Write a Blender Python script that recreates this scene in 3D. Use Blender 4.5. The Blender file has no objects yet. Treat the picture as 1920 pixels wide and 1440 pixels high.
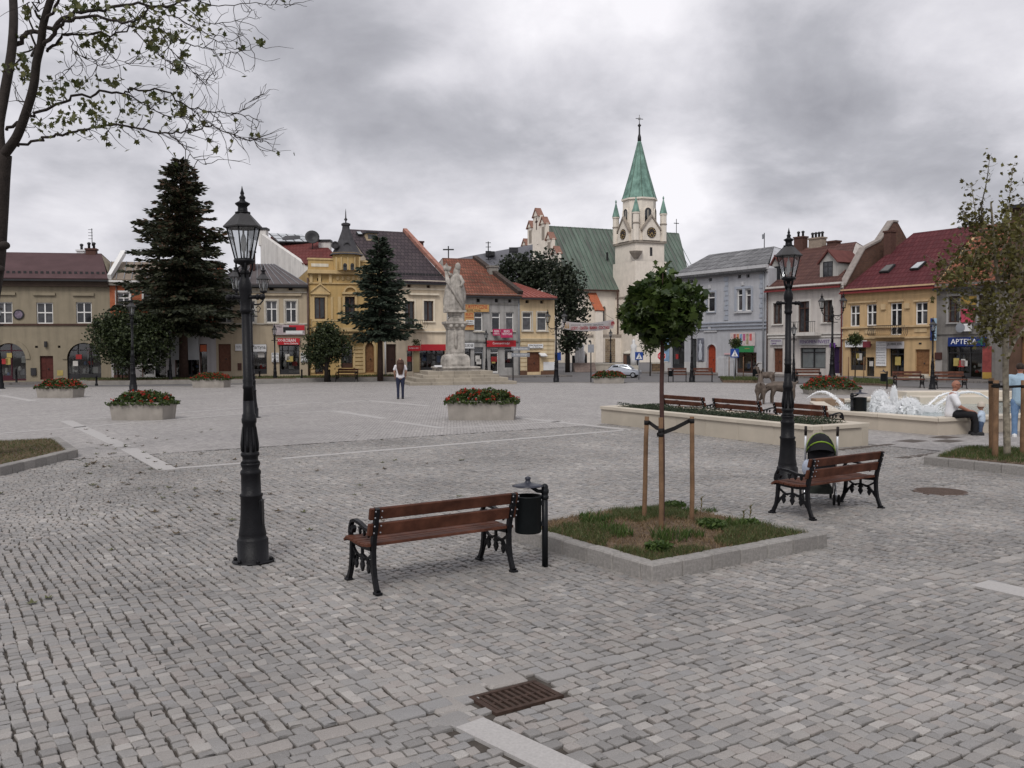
import bpy, math, random
import numpy as np
from mathutils import Vector, Matrix
random.seed(7)
RNG = np.random.default_rng(7)
SC = bpy.context.scene
COL = SC.collection
R = math.radians
# camera
CAM_H, FOCAL = 2.1, 1700.0  # eye height (m), focal length in pixels of a 1920 px wide picture
PITCH, ROLL = math.atan2(65, FOCAL), R(0.30)
fw = Vector((0, math.cos(PITCH), -math.sin(PITCH)))
up0 = Vector((0, math.sin(PITCH), math.cos(PITCH)))
rt0 = Vector((1, 0, 0))
rt = rt0 * math.cos(ROLL) - up0 * math.sin(ROLL)
up = up0 * math.cos(ROLL) + rt0 * math.sin(ROLL)
cd = bpy.data.cameras.new('camera'); cam = bpy.data.objects.new('camera', cd); COL.objects.link(cam)
cd.sensor_width = 36; cd.lens = 36 * FOCAL / 1920; cd.clip_end = 6000; cd.clip_start = .05
mw = Matrix((rt, up, -fw)).transposed().to_4x4(); mw.translation = (0, 0, CAM_H)
cam.matrix_world = mw
SC.camera = cam
# view, sun, sky
SC.view_settings.view_transform = 'Standard'; SC.view_settings.look = 'None'
SC.view_settings.exposure = 0.30; SC.view_settings.gamma = 1.0; SC.view_settings.use_curve_mapping = False
SC.render.engine = 'CYCLES'
SC.cycles.max_bounces = 6; SC.cycles.transparent_max_bounces = 12; SC.cycles.use_denoising = True
SUN_EL, SUN_AZ = R(49), R(-165)  # azimuth from +Y towards +X
sl = bpy.data.lights.new('sun', 'SUN'); sl.energy = 1.5; sl.angle = R(22); sl.color = (1.0, .97, .93)
so = bpy.data.objects.new('sun', sl); COL.objects.link(so)
so.rotation_euler = Vector((-math.sin(SUN_AZ) * math.cos(SUN_EL), -math.cos(SUN_AZ) * math.cos(SUN_EL), -math.sin(SUN_EL))).to_track_quat('-Z', 'Y').to_euler()
so.location = (-20, -60, 60)
def ray(px, py):
 return (fw + rt * ((px - 960) / FOCAL) + up * ((720 - py) / FOCAL)).normalized()
def make_world():
 w = bpy.data.worlds.new('World'); SC.world = w; w.use_nodes = True
 nt = w.node_tree; N = nt.nodes; L = nt.links
 for n in list(N): N.remove(n)
 out = N.new('ShaderNodeOutputWorld'); bg = N.new('ShaderNodeBackground'); L.new(bg.outputs[0], out.inputs[0])
 sky = N.new('ShaderNodeTexSky'); sky.sky_type = 'NISHITA'; sky.sun_disc = False
 sky.sun_elevation = SUN_EL; sky.sun_rotation = SUN_AZ
 tc = N.new('ShaderNodeTexCoord'); D = tc.outputs['Generated']
 def vm(op, a, b=None):
  n = N.new('ShaderNodeVectorMath'); n.operation = op
  for i, s in enumerate((a, b)):
   if s is None: continue
   if hasattr(s, 'is_output'): L.new(s, n.inputs[i])
   else: n.inputs[i].default_value = s
  return n
 def ma(op, a, b=None, c=None, clamp=False):
  n = N.new('ShaderNodeMath'); n.operation = op; n.use_clamp = clamp
  for i, s in enumerate((a, b, c)):
   if s is None: continue
   if hasattr(s, 'is_output'): L.new(s, n.inputs[i])
   else: n.inputs[i].default_value = s
  return n.outputs[0]
 # clouds lie on a high flat layer: project the direction on it
 sep = N.new('ShaderNodeSeparateXYZ'); L.new(D, sep.inputs[0])
 zz = ma('ADD', ma('ABSOLUTE', sep.outputs[2]), .42)
 cmb = N.new('ShaderNodeCombineXYZ')
 L.new(ma('DIVIDE', sep.outputs[0], zz), cmb.inputs[0]); L.new(ma('DIVIDE', sep.outputs[1], zz), cmb.inputs[1])
 def noise(vec, scale, detail, rough, dist=0.0, col=False):
  n = N.new('ShaderNodeTexNoise'); L.new(vec, n.inputs['Vector'])
  n.inputs['Scale'].default_value = scale; n.inputs['Detail'].default_value = detail
  n.inputs['Roughness'].default_value = rough; n.inputs['Distortion'].default_value = dist
  return n.outputs['Color'] if col else n.outputs['Fac']
 off = vm('ADD', cmb.outputs[0], (4.2, 1.7, .3)).outputs[0]
 n1 = noise(off, 2.6, 9, .58, .35)
 n2 = noise(off, 7.0, 7, .55, .2)
 warp = vm('SCALE', vm('SUBTRACT', noise(off, 1.9, 4, .5, 0, True), (.5, .5, .5)).outputs[0]); warp.inputs['Scale'].default_value = .16
 wd = vm('ADD', D, warp.outputs[0]).outputs[0]
 val = ma('ADD', ma('MULTIPLY', ma('SUBTRACT', n1, .5), 1.25), ma('MULTIPLY', ma('SUBTRACT', n2, .5), .62))
 val = ma('ADD', val, .665)
 # banks of cloud where this sky carries them: (direction, size, dark or bright)
 for px, py, s, a in CLOUDS:
  d = ray(px, py)
  dist = vm('DISTANCE', wd, tuple(d)).outputs['Value']
  q = ma('DIVIDE', dist, s); q = ma('MULTIPLY', ma('MULTIPLY', q, q), -1.0)
  g = ma('MULTIPLY', ma('EXPONENT', q), a * .95)
  val = ma('ADD', val, g)
 cr = N.new('ShaderNodeValToRGB'); L.new(val, cr.inputs[0])
 e = cr.color_ramp.elements
 e[0].position = .0; e[0].color = (.27, .27, .30, 1)
 e[1].position = 1.0; e[1].color = (.80, .785, .82, 1)
 x = e.new(.34); x.color = (.40, .40, .435, 1)
 x = e.new(.62); x.color = (.58, .572, .612, 1)
 mixs = N.new('ShaderNodeMix'); mixs.data_type = 'RGBA'; mixs.inputs[0].default_value = .035
 scl = N.new('ShaderNodeMix'); scl.data_type = 'RGBA'; scl.blend_type = 'MULTIPLY'; scl.inputs[0].default_value = 1
 L.new(sky.outputs[0], scl.inputs[6]); scl.inputs[7].default_value = (.06, .06, .06, 1)
 L.new(cr.outputs[0], mixs.inputs[6]); L.new(scl.outputs[2], mixs.inputs[7])
 L.new(mixs.outputs[2], bg.inputs[0]); bg.inputs[1].default_value = 1.0
CLOUDS = [(620, 110, .09, -.30), (700, 190, .06, -.24), (530, 200, .08, -.16), (850, 240, .10, -.30), (1000, 290, .08, -.16), (735, 135, .045, .42), (800, 100, .06, .24), (980, 60, .10, .22), (1180, 70, .09, .18), (1160, 190, .06, -.18),
   (1270, 320, .07, .36), (1240, 420, .06, .22), (1450, 215, .075, -.26), (1330, 240, .05, -.20), (1560, 230, .09, -.26), (1750, 250, .08, -.22), (1640, 150, .06, .16), (1850, 90, .10, .14), (1500, 360, .09, -.20), (1700, 360, .09, -.14),
   (330, 60, .10, -.10), (400, 200, .07, .16), (150, 300, .08, -.22), (300, 350, .08, -.24), (190, 392, .05, .34), (60, 470, .07, .16), (980, 395, .07, .20), (620, 330, .08, .10), (870, 380, .07, .10), (1560, 430, .07, .18), (1380, 50, .09, .12)]
make_world()
# survey helpers: picture point -> place on the ground or on a wall
C0 = Vector((0, 0, CAM_H))
def G(px, py, z=0.0):
 d = ray(px, py); t = (z - CAM_H) / d.z
 return C0 + d * t
def PD(px, py, Y):
 d = ray(px, py); return C0 + d * (Y / d.y)
def proj(p):
 q = Vector(p) - C0; zc = q.dot(fw)
 return (960 + FOCAL * q.dot(rt) / zc, 720 - FOCAL * q.dot(up) / zc)
AU = R(56.0); U2 = Vector((math.sin(AU), math.cos(AU))); V2 = Vector((-U2.y, U2.x))  # the two directions of the paving
def uv(p): return (p[0] * U2.x + p[1] * U2.y, p[0] * V2.x + p[1] * V2.y)
def xy(u, v): return (U2.x * u + V2.x * v, U2.y * u + V2.y * v)
# materials
MATS = {}
def mat(name, col, rough=.8, var=.12, scale=2.0, bump=.0, bscale=40.0, metal=0.0, spec=.25, dirt=0.0, island=0.0, col2=None, objvar=0.0, wave=None, coat=0.0):
 if name in MATS: return MATS[name]
 m = bpy.data.materials.new(name); m.use_nodes = True; MATS[name] = m
 nt = m.node_tree; N = nt.nodes; L = nt.links; b = N['Principled BSDF']
 b.inputs['Roughness'].default_value = rough; b.inputs['Metallic'].default_value = metal
 b.inputs['Specular IOR Level'].default_value = spec
 b.inputs['Coat Weight'].default_value = coat
 tc = N.new('ShaderNodeTexCoord')
 def noise(s, det=4, rg=.55):
  n = N.new('ShaderNodeTexNoise'); n.inputs['Scale'].default_value = s; n.inputs['Detail'].default_value = det
  n.inputs['Roughness'].default_value = rg; L.new(tc.outputs['Object'], n.inputs['Vector']); return n
 c = list(col) + [1]
 lo = [x * (1 - var) for x in col] + [1]; hi = [min(1, x * (1 + var)) for x in (col2 or col)] + [1]
 cr = N.new('ShaderNodeValToRGB'); e = cr.color_ramp.elements
 e[0].position = .3; e[1].position = .7; e[0].color = lo; e[1].color = hi
 L.new(noise(scale, 5, .6).outputs['Fac'], cr.inputs[0]); last = cr.outputs[0]
 def mul(fac_sock, lo_v, hi_v):
  nonlocal last
  mr = N.new('ShaderNodeMapRange'); L.new(fac_sock, mr.inputs[0]); mr.inputs[3].default_value = lo_v; mr.inputs[4].default_value = hi_v
  mx = N.new('ShaderNodeMix'); mx.data_type = 'RGBA'; mx.blend_type = 'MULTIPLY'; mx.inputs[0].default_value = 1
  L.new(last, mx.inputs[6]); L.new(mr.outputs[0], mx.inputs[7]); last = mx.outputs[2]
 if dirt:
  mp = N.new('ShaderNodeMapping'); mp.inputs['Scale'].default_value = (3.5, 3.5, .35); L.new(tc.outputs['Object'], mp.inputs[0])
  n = N.new('ShaderNodeTexNoise'); n.inputs['Scale'].default_value = 1.0; n.inputs['Detail'].default_value = 6; L.new(mp.outputs[0], n.inputs['Vector'])
  mr0 = N.new('ShaderNodeMapRange'); mr0.inputs[1].default_value = .45; mr0.inputs[2].default_value = .75; L.new(n.outputs['Fac'], mr0.inputs[0])
  mul(mr0.outputs[0], 1.0, 1.0 - dirt)
 if island:
  g = N.new('ShaderNodeNewGeometry'); mul(g.outputs['Random Per Island'], 1 - island, 1 + island)
 if objvar:
  oi = N.new('ShaderNodeObjectInfo'); mul(oi.outputs['Random'], 1 - objvar, 1 + objvar)
 L.new(last, b.inputs['Base Color'])
 if bump:
  bp = N.new('ShaderNodeBump'); bp.inputs['Strength'].default_value = bump; bp.inputs['Distance'].default_value = .02
  L.new(noise(bscale, 6, .6).outputs['Fac'], bp.inputs['Height']); L.new(bp.outputs[0], b.inputs['Normal'])
 return m
def leaf_mat(name, col, col2, trans=.25, rough=.55):
 if name in MATS: return MATS[name]
 m = bpy.data.materials.new(name); m.use_nodes = True; MATS[name] = m
 nt = m.node_tree; N = nt.nodes; L = nt.links; b = N['Principled BSDF']; out = N['Material Output']
 g = N.new('ShaderNodeNewGeometry'); cr = N.new('ShaderNodeValToRGB'); e = cr.color_ramp.elements
 e[0].color = list(col) + [1]; e[1].color = list(col2) + [1]; e[0].position = .1; e[1].position = 1
 L.new(g.outputs['Random Per Island'], cr.inputs[0]); L.new(cr.outputs[0], b.inputs['Base Color'])
 b.inputs['Roughness'].default_value = rough; b.inputs['Specular IOR Level'].default_value = .35
 t = N.new('ShaderNodeBsdfTranslucent'); L.new(cr.outputs[0], t.inputs[0])
 mx = N.new('ShaderNodeMixShader'); mx.inputs[0].default_value = trans
 L.new(b.outputs[0], mx.inputs[1]); L.new(t.outputs[0], mx.inputs[2]); L.new(mx.outputs[0], out.inputs[0])
 return m
def glass_mat(name, tint=(.9, .95, .95), refl=.12, alpha=.85):
 if name in MATS: return MATS[name]
 m = bpy.data.materials.new(name); m.use_nodes = True; MATS[name] = m
 nt = m.node_tree; N = nt.nodes; L = nt.links; out = N['Material Output']; N.remove(N['Principled BSDF'])
 tr = N.new('ShaderNodeBsdfTransparent'); tr.inputs[0].default_value = [x * alpha for x in tint] + [1]
 gl = N.new('ShaderNodeBsdfGlossy'); gl.inputs['Roughness'].default_value = .04
 lw = N.new('ShaderNodeLayerWeight'); lw.inputs[0].default_value = .25
 mr = N.new('ShaderNodeMapRange'); mr.inputs[3].default_value = refl; mr.inputs[4].default_value = .7; L.new(lw.outputs['Fresnel'], mr.inputs[0])
 mx = N.new('ShaderNodeMixShader'); L.new(mr.outputs[0], mx.inputs[0]); L.new(tr.outputs[0], mx.inputs[1]); L.new(gl.outputs[0], mx.inputs[2])
 L.new(mx.outputs[0], out.inputs[0]); return m
def brick_mat(name, cols, mortar, bw, bh, ms, axes='xz', rough=.8, bump=.6, var=.25, offset=.5, squash=0.0, big=.0, moss=None, fine=0.0):
 """rows of tiles, bricks or setts in the object's own metres; axes names the two object axes used"""
 if name in MATS: return MATS[name]
 m = bpy.data.materials.new(name); m.use_nodes = True; MATS[name] = m
 nt = m.node_tree; N = nt.nodes; L = nt.links; b = N['Principled BSDF']; b.inputs['Roughness'].default_value = rough
 b.inputs['Specular IOR Level'].default_value = .12
 tc = N.new('ShaderNodeTexCoord'); s = N.new('ShaderNodeSeparateXYZ'); L.new(tc.outputs['Object'], s.inputs[0])
 cb = N.new('ShaderNodeCombineXYZ')
 for i, a in enumerate(axes): L.new(s.outputs['xyz'.index(a)], cb.inputs[i])
 wn = N.new('ShaderNodeTexNoise'); wn.inputs['Scale'].default_value = 2.2; L.new(tc.outputs['Object'], wn.inputs['Vector'])
 wa = N.new('ShaderNodeVectorMath'); wa.operation = 'MULTIPLY_ADD'; L.new(wn.outputs['Color'], wa.inputs[0]); wa.inputs[1].default_value = (squash,) * 3; L.new(cb.outputs[0], wa.inputs[2])
 br = N.new('ShaderNodeTexBrick'); L.new(wa.outputs[0], br.inputs['Vector']); br.offset = offset
 br.inputs['Color1'].default_value = list(cols[0]) + [1]; br.inputs['Color2'].default_value = list(cols[1]) + [1]; br.inputs['Mortar'].default_value = list(mortar) + [1]
 br.inputs['Scale'].default_value = 1; br.inputs['Mortar Size'].default_value = ms; br.inputs['Brick Width'].default_value = bw; br.inputs['Row Height'].default_value = bh
 br.inputs['Mortar Smooth'].default_value = .3
 n = N.new('ShaderNodeTexNoise'); n.inputs['Scale'].default_value = .6; n.inputs['Detail'].default_value = 7; n.inputs['Roughness'].default_value = .65; L.new(tc.outputs['Object'], n.inputs['Vector'])
 mr = N.new('ShaderNodeMapRange'); mr.inputs[1].default_value = .3; mr.inputs[2].default_value = .7; mr.inputs[3].default_value = 1 - var; mr.inputs[4].default_value = 1 + var; L.new(n.outputs['Fac'], mr.inputs[0])
 mx = N.new('ShaderNodeMix'); mx.data_type = 'RGBA'; mx.blend_type = 'MULTIPLY'; mx.inputs[0].default_value = 1; L.new(br.outputs['Color'], mx.inputs[6]); L.new(mr.outputs[0], mx.inputs[7])
 last = mx.outputs[2]
 if fine:
  n4 = N.new('ShaderNodeTexNoise'); n4.inputs['Scale'].default_value = 5.5; n4.inputs['Detail'].default_value = 5; n4.inputs['Roughness'].default_value = .75; L.new(tc.outputs['Object'], n4.inputs['Vector'])
  mr4 = N.new('ShaderNodeMapRange'); mr4.inputs[1].default_value = .32; mr4.inputs[2].default_value = .68; mr4.inputs[3].default_value = 1 - fine; mr4.inputs[4].default_value = 1 + fine; L.new(n4.outputs['Fac'], mr4.inputs[0])
  m4 = N.new('ShaderNodeMix'); m4.data_type = 'RGBA'; m4.blend_type = 'MULTIPLY'; m4.inputs[0].default_value = 1; L.new(last, m4.inputs[6]); L.new(mr4.outputs[0], m4.inputs[7]); last = m4.outputs[2]
 if moss:
  n2 = N.new('ShaderNodeTexNoise'); n2.inputs['Scale'].default_value = 1.7; n2.inputs['Detail'].default_value = 6; L.new(tc.outputs['Object'], n2.inputs['Vector'])
  mr2 = N.new('ShaderNodeMapRange'); mr2.inputs[1].default_value = .52; mr2.inputs[2].default_value = .7; mr2.inputs[4].default_value = .7; L.new(n2.outputs['Fac'], mr2.inputs[0])
  m2 = N.new('ShaderNodeMix'); m2.data_type = 'RGBA'; L.new(mr2.outputs[0], m2.inputs[0]); L.new(last, m2.inputs[6]); m2.inputs[7].default_value = list(moss) + [1]; last = m2.outputs[2]
 L.new(last, b.inputs['Base Color'])
 bp = N.new('ShaderNodeBump'); bp.inputs['Strength'].default_value = bump; bp.inputs['Distance'].default_value = .02; bp.invert = True
 L.new(br.outputs['Fac'], bp.inputs['Height']); L.new(bp.outputs[0], b.inputs['Normal'])
 return m
# mesh builder
class MB:
 def __init__(s): s.v = []; s.f = []; s.mi = []; s.mats = []; s.sm = []
 def _m(s, m):
  if m not in s.mats: s.mats.append(m)
  return s.mats.index(m)
 def add(s, vs, fs, m=None, smooth=False):
  o = len(s.v); s.v += [tuple(x) for x in vs]; i = s._m(m) if m else 0
  for f in fs: s.f.append([o + k for k in f]); s.mi.append(i); s.sm.append(smooth)
  return s
 def obox(s, o, ax, ay, az, m=None):
  o, ax, ay, az = map(Vector, (o, ax, ay, az))
  vs = [o, o + ax, o + ax + ay, o + ay]; vs += [p + az for p in vs]
  return s.add(vs, [(3, 2, 1, 0), (4, 5, 6, 7), (0, 1, 5, 4), (1, 2, 6, 5), (2, 3, 7, 6), (3, 0, 4, 7)], m)
 def box(s, x0, x1, y0, y1, z0, z1, m=None): return s.obox((x0, y0, z0), (x1 - x0, 0, 0), (0, y1 - y0, 0), (0, 0, z1 - z0), m)
 def bbox(s, x0, x1, y0, y1, z0, z1, b=.01, m=None):
  """box with chamfered top and vertical edges"""
  def ring(i, z): return [(x0 + i + b, y0 + i, z), (x1 - i - b, y0 + i, z), (x1 - i, y0 + i + b, z), (x1 - i, y1 - i - b, z), (x1 - i - b, y1 - i, z), (x0 + i + b, y1 - i, z), (x0 + i, y1 - i - b, z), (x0 + i, y0 + i + b, z)]
  vs = ring(0, z0) + ring(0, z1 - b) + ring(b, z1)
  fs = [tuple(range(7, -1, -1)), tuple(range(16, 24))]
  for k in (0, 8):
   fs += [(k + i, k + (i + 1) % 8, k + 8 + (i + 1) % 8, k + 8 + i) for i in range(8)]
  return s.add(vs, fs, m)
 def lathe(s, prof, n=16, c=(0, 0, 0), m=None, smooth=True, rot=0.0, caps=True, ax=None):
  vs = []; fs = []
  for (r, z) in prof:
   for k in range(n):
    a = 2 * math.pi * k / n + rot; vs.append((r * math.cos(a), r * math.sin(a), z))
  for i in range(len(prof) - 1):
   for k in range(n): fs.append((i * n + k, i * n + (k + 1) % n, (i + 1) * n + (k + 1) % n, (i + 1) * n + k))
  if caps:
   fs.append(tuple(range(n - 1, -1, -1))); fs.append(tuple((len(prof) - 1) * n + k for k in range(n)))
  if ax is not None:
   q = Vector((0, 0, 1)).rotation_difference(Vector(ax)); vs = [q @ Vector(p) for p in vs]
  c = Vector(c); return s.add([Vector(p) + c for p in vs], fs, m, smooth)
 def tube(s, pts, rad, n=8, m=None, smooth=True, cap=True):
  pts = [Vector(p) for p in pts]; k = len(pts)
  if not hasattr(rad, '__len__'): rad = [rad] * k
  vs = []; fs = []; ref = None
  for i, p in enumerate(pts):
   t = (pts[min(i + 1, k - 1)] - pts[max(i - 1, 0)])
   if t.length < 1e-9: t = Vector((0, 0, 1))
   t.normalize()
   if ref is None: ref = t.orthogonal().normalized()
   ref = (ref - t * ref.dot(t));
   if ref.length < 1e-6: ref = t.orthogonal()
   ref.normalize(); b = t.cross(ref)
   for j in range(n):
    a = 2 * math.pi * j / n; vs.append(p + (ref * math.cos(a) + b * math.sin(a)) * rad[i])
  for i in range(k - 1):
   for j in range(n): fs.append((i * n + j, i * n + (j + 1) % n, (i + 1) * n + (j + 1) % n, (i + 1) * n + j))
  if cap: fs.append(tuple(range(n - 1, -1, -1))); fs.append(tuple((k - 1) * n + j for j in range(n)))
  return s.add(vs, fs, m, smooth)
 def prism(s, poly, o, ax, ay, ext, m=None):
  """polygon (a,b) in the plane o+a*ax+b*ay, extruded by the vector ext"""
  o, ax, ay, ext = map(Vector, (o, ax, ay, ext)); n = len(poly)
  a = [o + ax * p[0] + ay * p[1] for p in poly]; vs = a + [p + ext for p in a]
  fs = [tuple(range(n)), tuple(range(2 * n - 1, n - 1, -1))] + [(i + n, (i + 1) % n + n, (i + 1) % n, i) for i in range(n)]
  return s.add(vs, fs, m)
 def slab(s, pts, thick, m=None):
  """flat polygon given by 3-D points, thickened downwards along its normal"""
  p = [Vector(q) for q in pts]; nn = Vector((0, 0, 0))
  for i in range(len(p)): nn += p[i].cross(p[(i + 1) % len(p)])
  nn.normalize()
  if nn.z < 0: p.reverse(); nn = -nn
  n = len(p); vs = p + [q - nn * thick for q in p]
  fs = [tuple(range(n)), tuple(range(2 * n - 1, n - 1, -1))] + [(i + n, (i + 1) % n + n, (i + 1) % n, i) for i in range(n)]
  return s.add(vs, fs, m)
 def ribbon(s, pts, w, t, side=(1, 0, 0), m=None):
  """flat bar of width w (in the plane of the curve) and thickness t (along side)"""
  pts = [Vector(p) for p in pts]; side = Vector(side).normalized(); vs = []; fs = []; k = len(pts)
  if not hasattr(w, '__len__'): w = [w] * k
  for i, p in enumerate(pts):
   tg = (pts[min(i + 1, k - 1)] - pts[max(i - 1, 0)]).normalized(); nn = side.cross(tg).normalized()
   a = nn * (w[i] / 2); b = side * (t / 2)
   vs += [p - a - b, p + a - b, p + a + b, p - a + b]
  for i in range(k - 1):
   for j in range(4): fs.append((i * 4 + j, i * 4 + (j + 1) % 4, i * 4 + 4 + (j + 1) % 4, i * 4 + 4 + j))
  fs += [(3, 2, 1, 0), tuple((k - 1) * 4 + j for j in range(4))]
  return s.add(vs, fs, m)
 def ball(s, c, r, m=None, nu=10, nv=7, sc=(1, 1, 1)):
  vs = []; fs = []
  for i in range(1, nv):
   th = math.pi * i / nv
   for j in range(nu):
    ph = 2 * math.pi * j / nu; vs.append((c[0] + r * sc[0] * math.sin(th) * math.cos(ph), c[1] + r * sc[1] * math.sin(th) * math.sin(ph), c[2] + r * sc[2] * math.cos(th)))
  t = len(vs); vs += [(c[0], c[1], c[2] + r * sc[2]), (c[0], c[1], c[2] - r * sc[2])]
  for i in range(nv - 2):
   for j in range(nu): fs.append((i * nu + j, (i + 1) * nu + j, (i + 1) * nu + (j + 1) % nu, i * nu + (j + 1) % nu))
  for j in range(nu):
   fs.append((t, j, (j + 1) % nu)); fs.append((t + 1, (nv - 2) * nu + (j + 1) % nu, (nv - 2) * nu + j))
  return s.add(vs, fs, m, True)
 def mesh(s, name):
  me = bpy.data.meshes.new(name); me.from_pydata(s.v, [], s.f)
  for m in s.mats: me.materials.append(m)
  if s.f:
   me.polygons.foreach_set('material_index', s.mi); me.polygons.foreach_set('use_smooth', s.sm)
  me.update(); return me
 def build(s, name, parent=None, m=None, loc=None):
  me = s.mesh(name)
  if m is not None and not s.mats: me.materials.append(m)
  return link(name, me, parent, loc)
def link(name, me, parent=None, loc=None):
 o = bpy.data.objects.new(name, me); COL.objects.link(o)
 if parent is not None: o.parent = parent
 if loc is not None: o.location = loc
 return o
def np_mesh(name, verts, faces, m, smooth=False):
 """verts (N,3); faces (M,k) all with k corners"""
 me = bpy.data.meshes.new(name); V = np.asarray(verts, dtype=np.float32); F = np.asarray(faces, dtype=np.int32)
 M, k = F.shape
 me.vertices.add(len(V)); me.vertices.foreach_set('co', V.ravel())
 me.loops.add(M * k); me.loops.foreach_set('vertex_index', F.ravel())
 me.polygons.add(M); me.polygons.foreach_set('loop_start', np.arange(M, dtype=np.int32) * k)
 me.polygons.foreach_set('use_smooth', np.full(M, smooth, dtype=bool))
 me.materials.append(m); me.update(calc_edges=True); me.validate(); return me
def tag(o, label=None, cat=None, group=None, kind=None):
 if label: o['label'] = label
 if cat: o['category'] = cat
 if group: o['group'] = group
 if kind: o['kind'] = kind
 return o
def empty(name, loc=(0, 0, 0), rz=0.0, label=None, cat=None, group=None):
 o = bpy.data.objects.new(name, None); COL.objects.link(o); o.empty_display_size = .3
 o.location = loc; o.rotation_euler = (0, 0, rz); return tag(o, label, cat, group)
def copy_tree(o, parent=None):
 c = o.copy(); COL.objects.link(c)
 if parent is not None: c.parent = parent
 for ch in list(o.children): copy_tree(ch, c)
 return c
def place(o, loc, rz=0.0, sc=1.0, label=None):
 o.location = loc; o.rotation_euler = (0, 0, rz); o.scale = (sc, sc, sc)
 if label: o['label'] = label
 return o
def lettering(text, w, h, m, parent, loc, rot=(math.pi / 2, 0, 0), name='lettering', ext=.004, align=True, bold=0.0):
 cu = bpy.data.curves.new('lettering', 'FONT'); cu.body = text; cu.extrude = ext; cu.align_x = 'CENTER'; cu.align_y = 'CENTER'; cu.resolution_u = 2
 cu.offset = bold
 t = bpy.data.objects.new('tmp_text', cu); me = bpy.data.meshes.new_from_object(t)
 bpy.data.objects.remove(t)
 n = len(me.vertices); co = np.zeros(n * 3, dtype=np.float32); me.vertices.foreach_get('co', co); co = co.reshape(-1, 3)
 lo, hi = co.min(0), co.max(0); sp = np.maximum(hi - lo, 1e-5)
 co[:, 0] = (co[:, 0] - (lo[0] + hi[0]) / 2) * (w / sp[0]); co[:, 1] = (co[:, 1] - (lo[1] + hi[1]) / 2) * (h / sp[1]); co[:, 2] = co[:, 2] * 1.0
 me.vertices.foreach_set('co', co.ravel()); me.materials.clear(); me.materials.append(m); me.update()
 o = link(name, me, parent, loc); o.rotation_euler = rot; return o
# GROUND
def sett_far_mat():
 m = brick_mat('setts far', ((.405, .380, .362), (.275, .260, .250)), (.15, .138, .128), .098, .084, .009, axes='xy', rough=.62, bump=.5, var=.12, squash=.02, fine=.22)  # paler than the near setts: brightening at grazing view is put into the colour
 m.node_tree.nodes['Principled BSDF'].inputs['Specular IOR Level'].default_value = .5; return m
def stone_mat():
 m = bpy.data.materials.new('granite setts'); m.use_nodes = True; nt = m.node_tree; N = nt.nodes; L = nt.links; b = N['Principled BSDF']
 b.inputs['Roughness'].default_value = .58; b.inputs['Specular IOR Level'].default_value = .5
 g = N.new('ShaderNodeNewGeometry'); oi = N.new('ShaderNodeObjectInfo')
 a = N.new('ShaderNodeMath'); a.operation = 'ADD'; L.new(g.outputs['Random Per Island'], a.inputs[0]); L.new(oi.outputs['Random'], a.inputs[1])
 fr = N.new('ShaderNodeMath'); fr.operation = 'FRACT'; L.new(a.outputs[0], fr.inputs[0])
 cr = N.new('ShaderNodeValToRGB'); L.new(fr.outputs[0], cr.inputs[0]); e = cr.color_ramp.elements
 e[0].position = 0; e[0].color = (.19, .181, .173, 1); e[1].position = 1; e[1].color = (.36, .340, .318, 1)
 for p, c in ((.2, (.235, .225, .216)), (.38, (.262, .243, .225)), (.55, (.232, .226, .222)), (.72, (.288, .270, .251)), (.88, (.256, .230, .213))):
  x = e.new(p); x.color = list(c) + [1]
 tc = N.new('ShaderNodeTexCoord')
 n = N.new('ShaderNodeTexNoise'); n.inputs['Scale'].default_value = 260; n.inputs['Detail'].default_value = 3; L.new(tc.outputs['Object'], n.inputs['Vector'])
 n2 = N.new('ShaderNodeTexNoise'); n2.inputs['Scale'].default_value = .45; n2.inputs['Detail'].default_value = 6; L.new(tc.outputs['Object'], n2.inputs['Vector'])
 last = cr.outputs[0]
 for s, lo, hi in ((n, .72, 1.28), (n2, .72, 1.18)):
  mr = N.new('ShaderNodeMapRange'); mr.inputs[1].default_value = .3; mr.inputs[2].default_value = .7; mr.inputs[3].default_value = lo; mr.inputs[4].default_value = hi; L.new(s.outputs['Fac'], mr.inputs[0])
  mx = N.new('ShaderNodeMix'); mx.data_type = 'RGBA'; mx.blend_type = 'MULTIPLY'; mx.inputs[0].default_value = 1; L.new(last, mx.inputs[6]); L.new(mr.outputs[0], mx.inputs[7]); last = mx.outputs[2]
 L.new(last, b.inputs['Base Color'])
 n3 = N.new('ShaderNodeTexNoise'); n3.inputs['Scale'].default_value = 55; n3.inputs['Detail'].default_value = 5; L.new(tc.outputs['Object'], n3.inputs['Vector'])
 bp = N.new('ShaderNodeBump'); bp.inputs['Strength'].default_value = .45; bp.inputs['Distance'].default_value = .012; L.new(n3.outputs['Fac'], bp.inputs['Height']); L.new(bp.outputs[0], b.inputs['Normal'])
 return m
M_STONE = stone_mat(); M_FAR = sett_far_mat()
M_JOINT = mat('joint sand', (.066, .057, .049), .95, .30, 9, .5, 60)
M_SLAB = mat('granite slab', (.375, .36, .348), .65, .12, 60, .15, 120, island=.07)
M_KERB = mat('kerb granite', (.235, .222, .208), .75, .22, 30, .35, 70, island=.14, objvar=.12)
M_ASPH = mat('street asphalt', (.13, .125, .125), .9, .18, 1.2, .3, 80)
M_PAVE = brick_mat('pavement flags', ((.185, .168, .155), (.14, .13, .125)), (.08, .075, .07), .4, .4, .012, axes='xy', rough=.85, bump=.3, var=.15)
M_SOIL = mat('soil', (.085, .060, .042), .95, .4, 14, .7, 60, col2=(.14, .10, .07))
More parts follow.
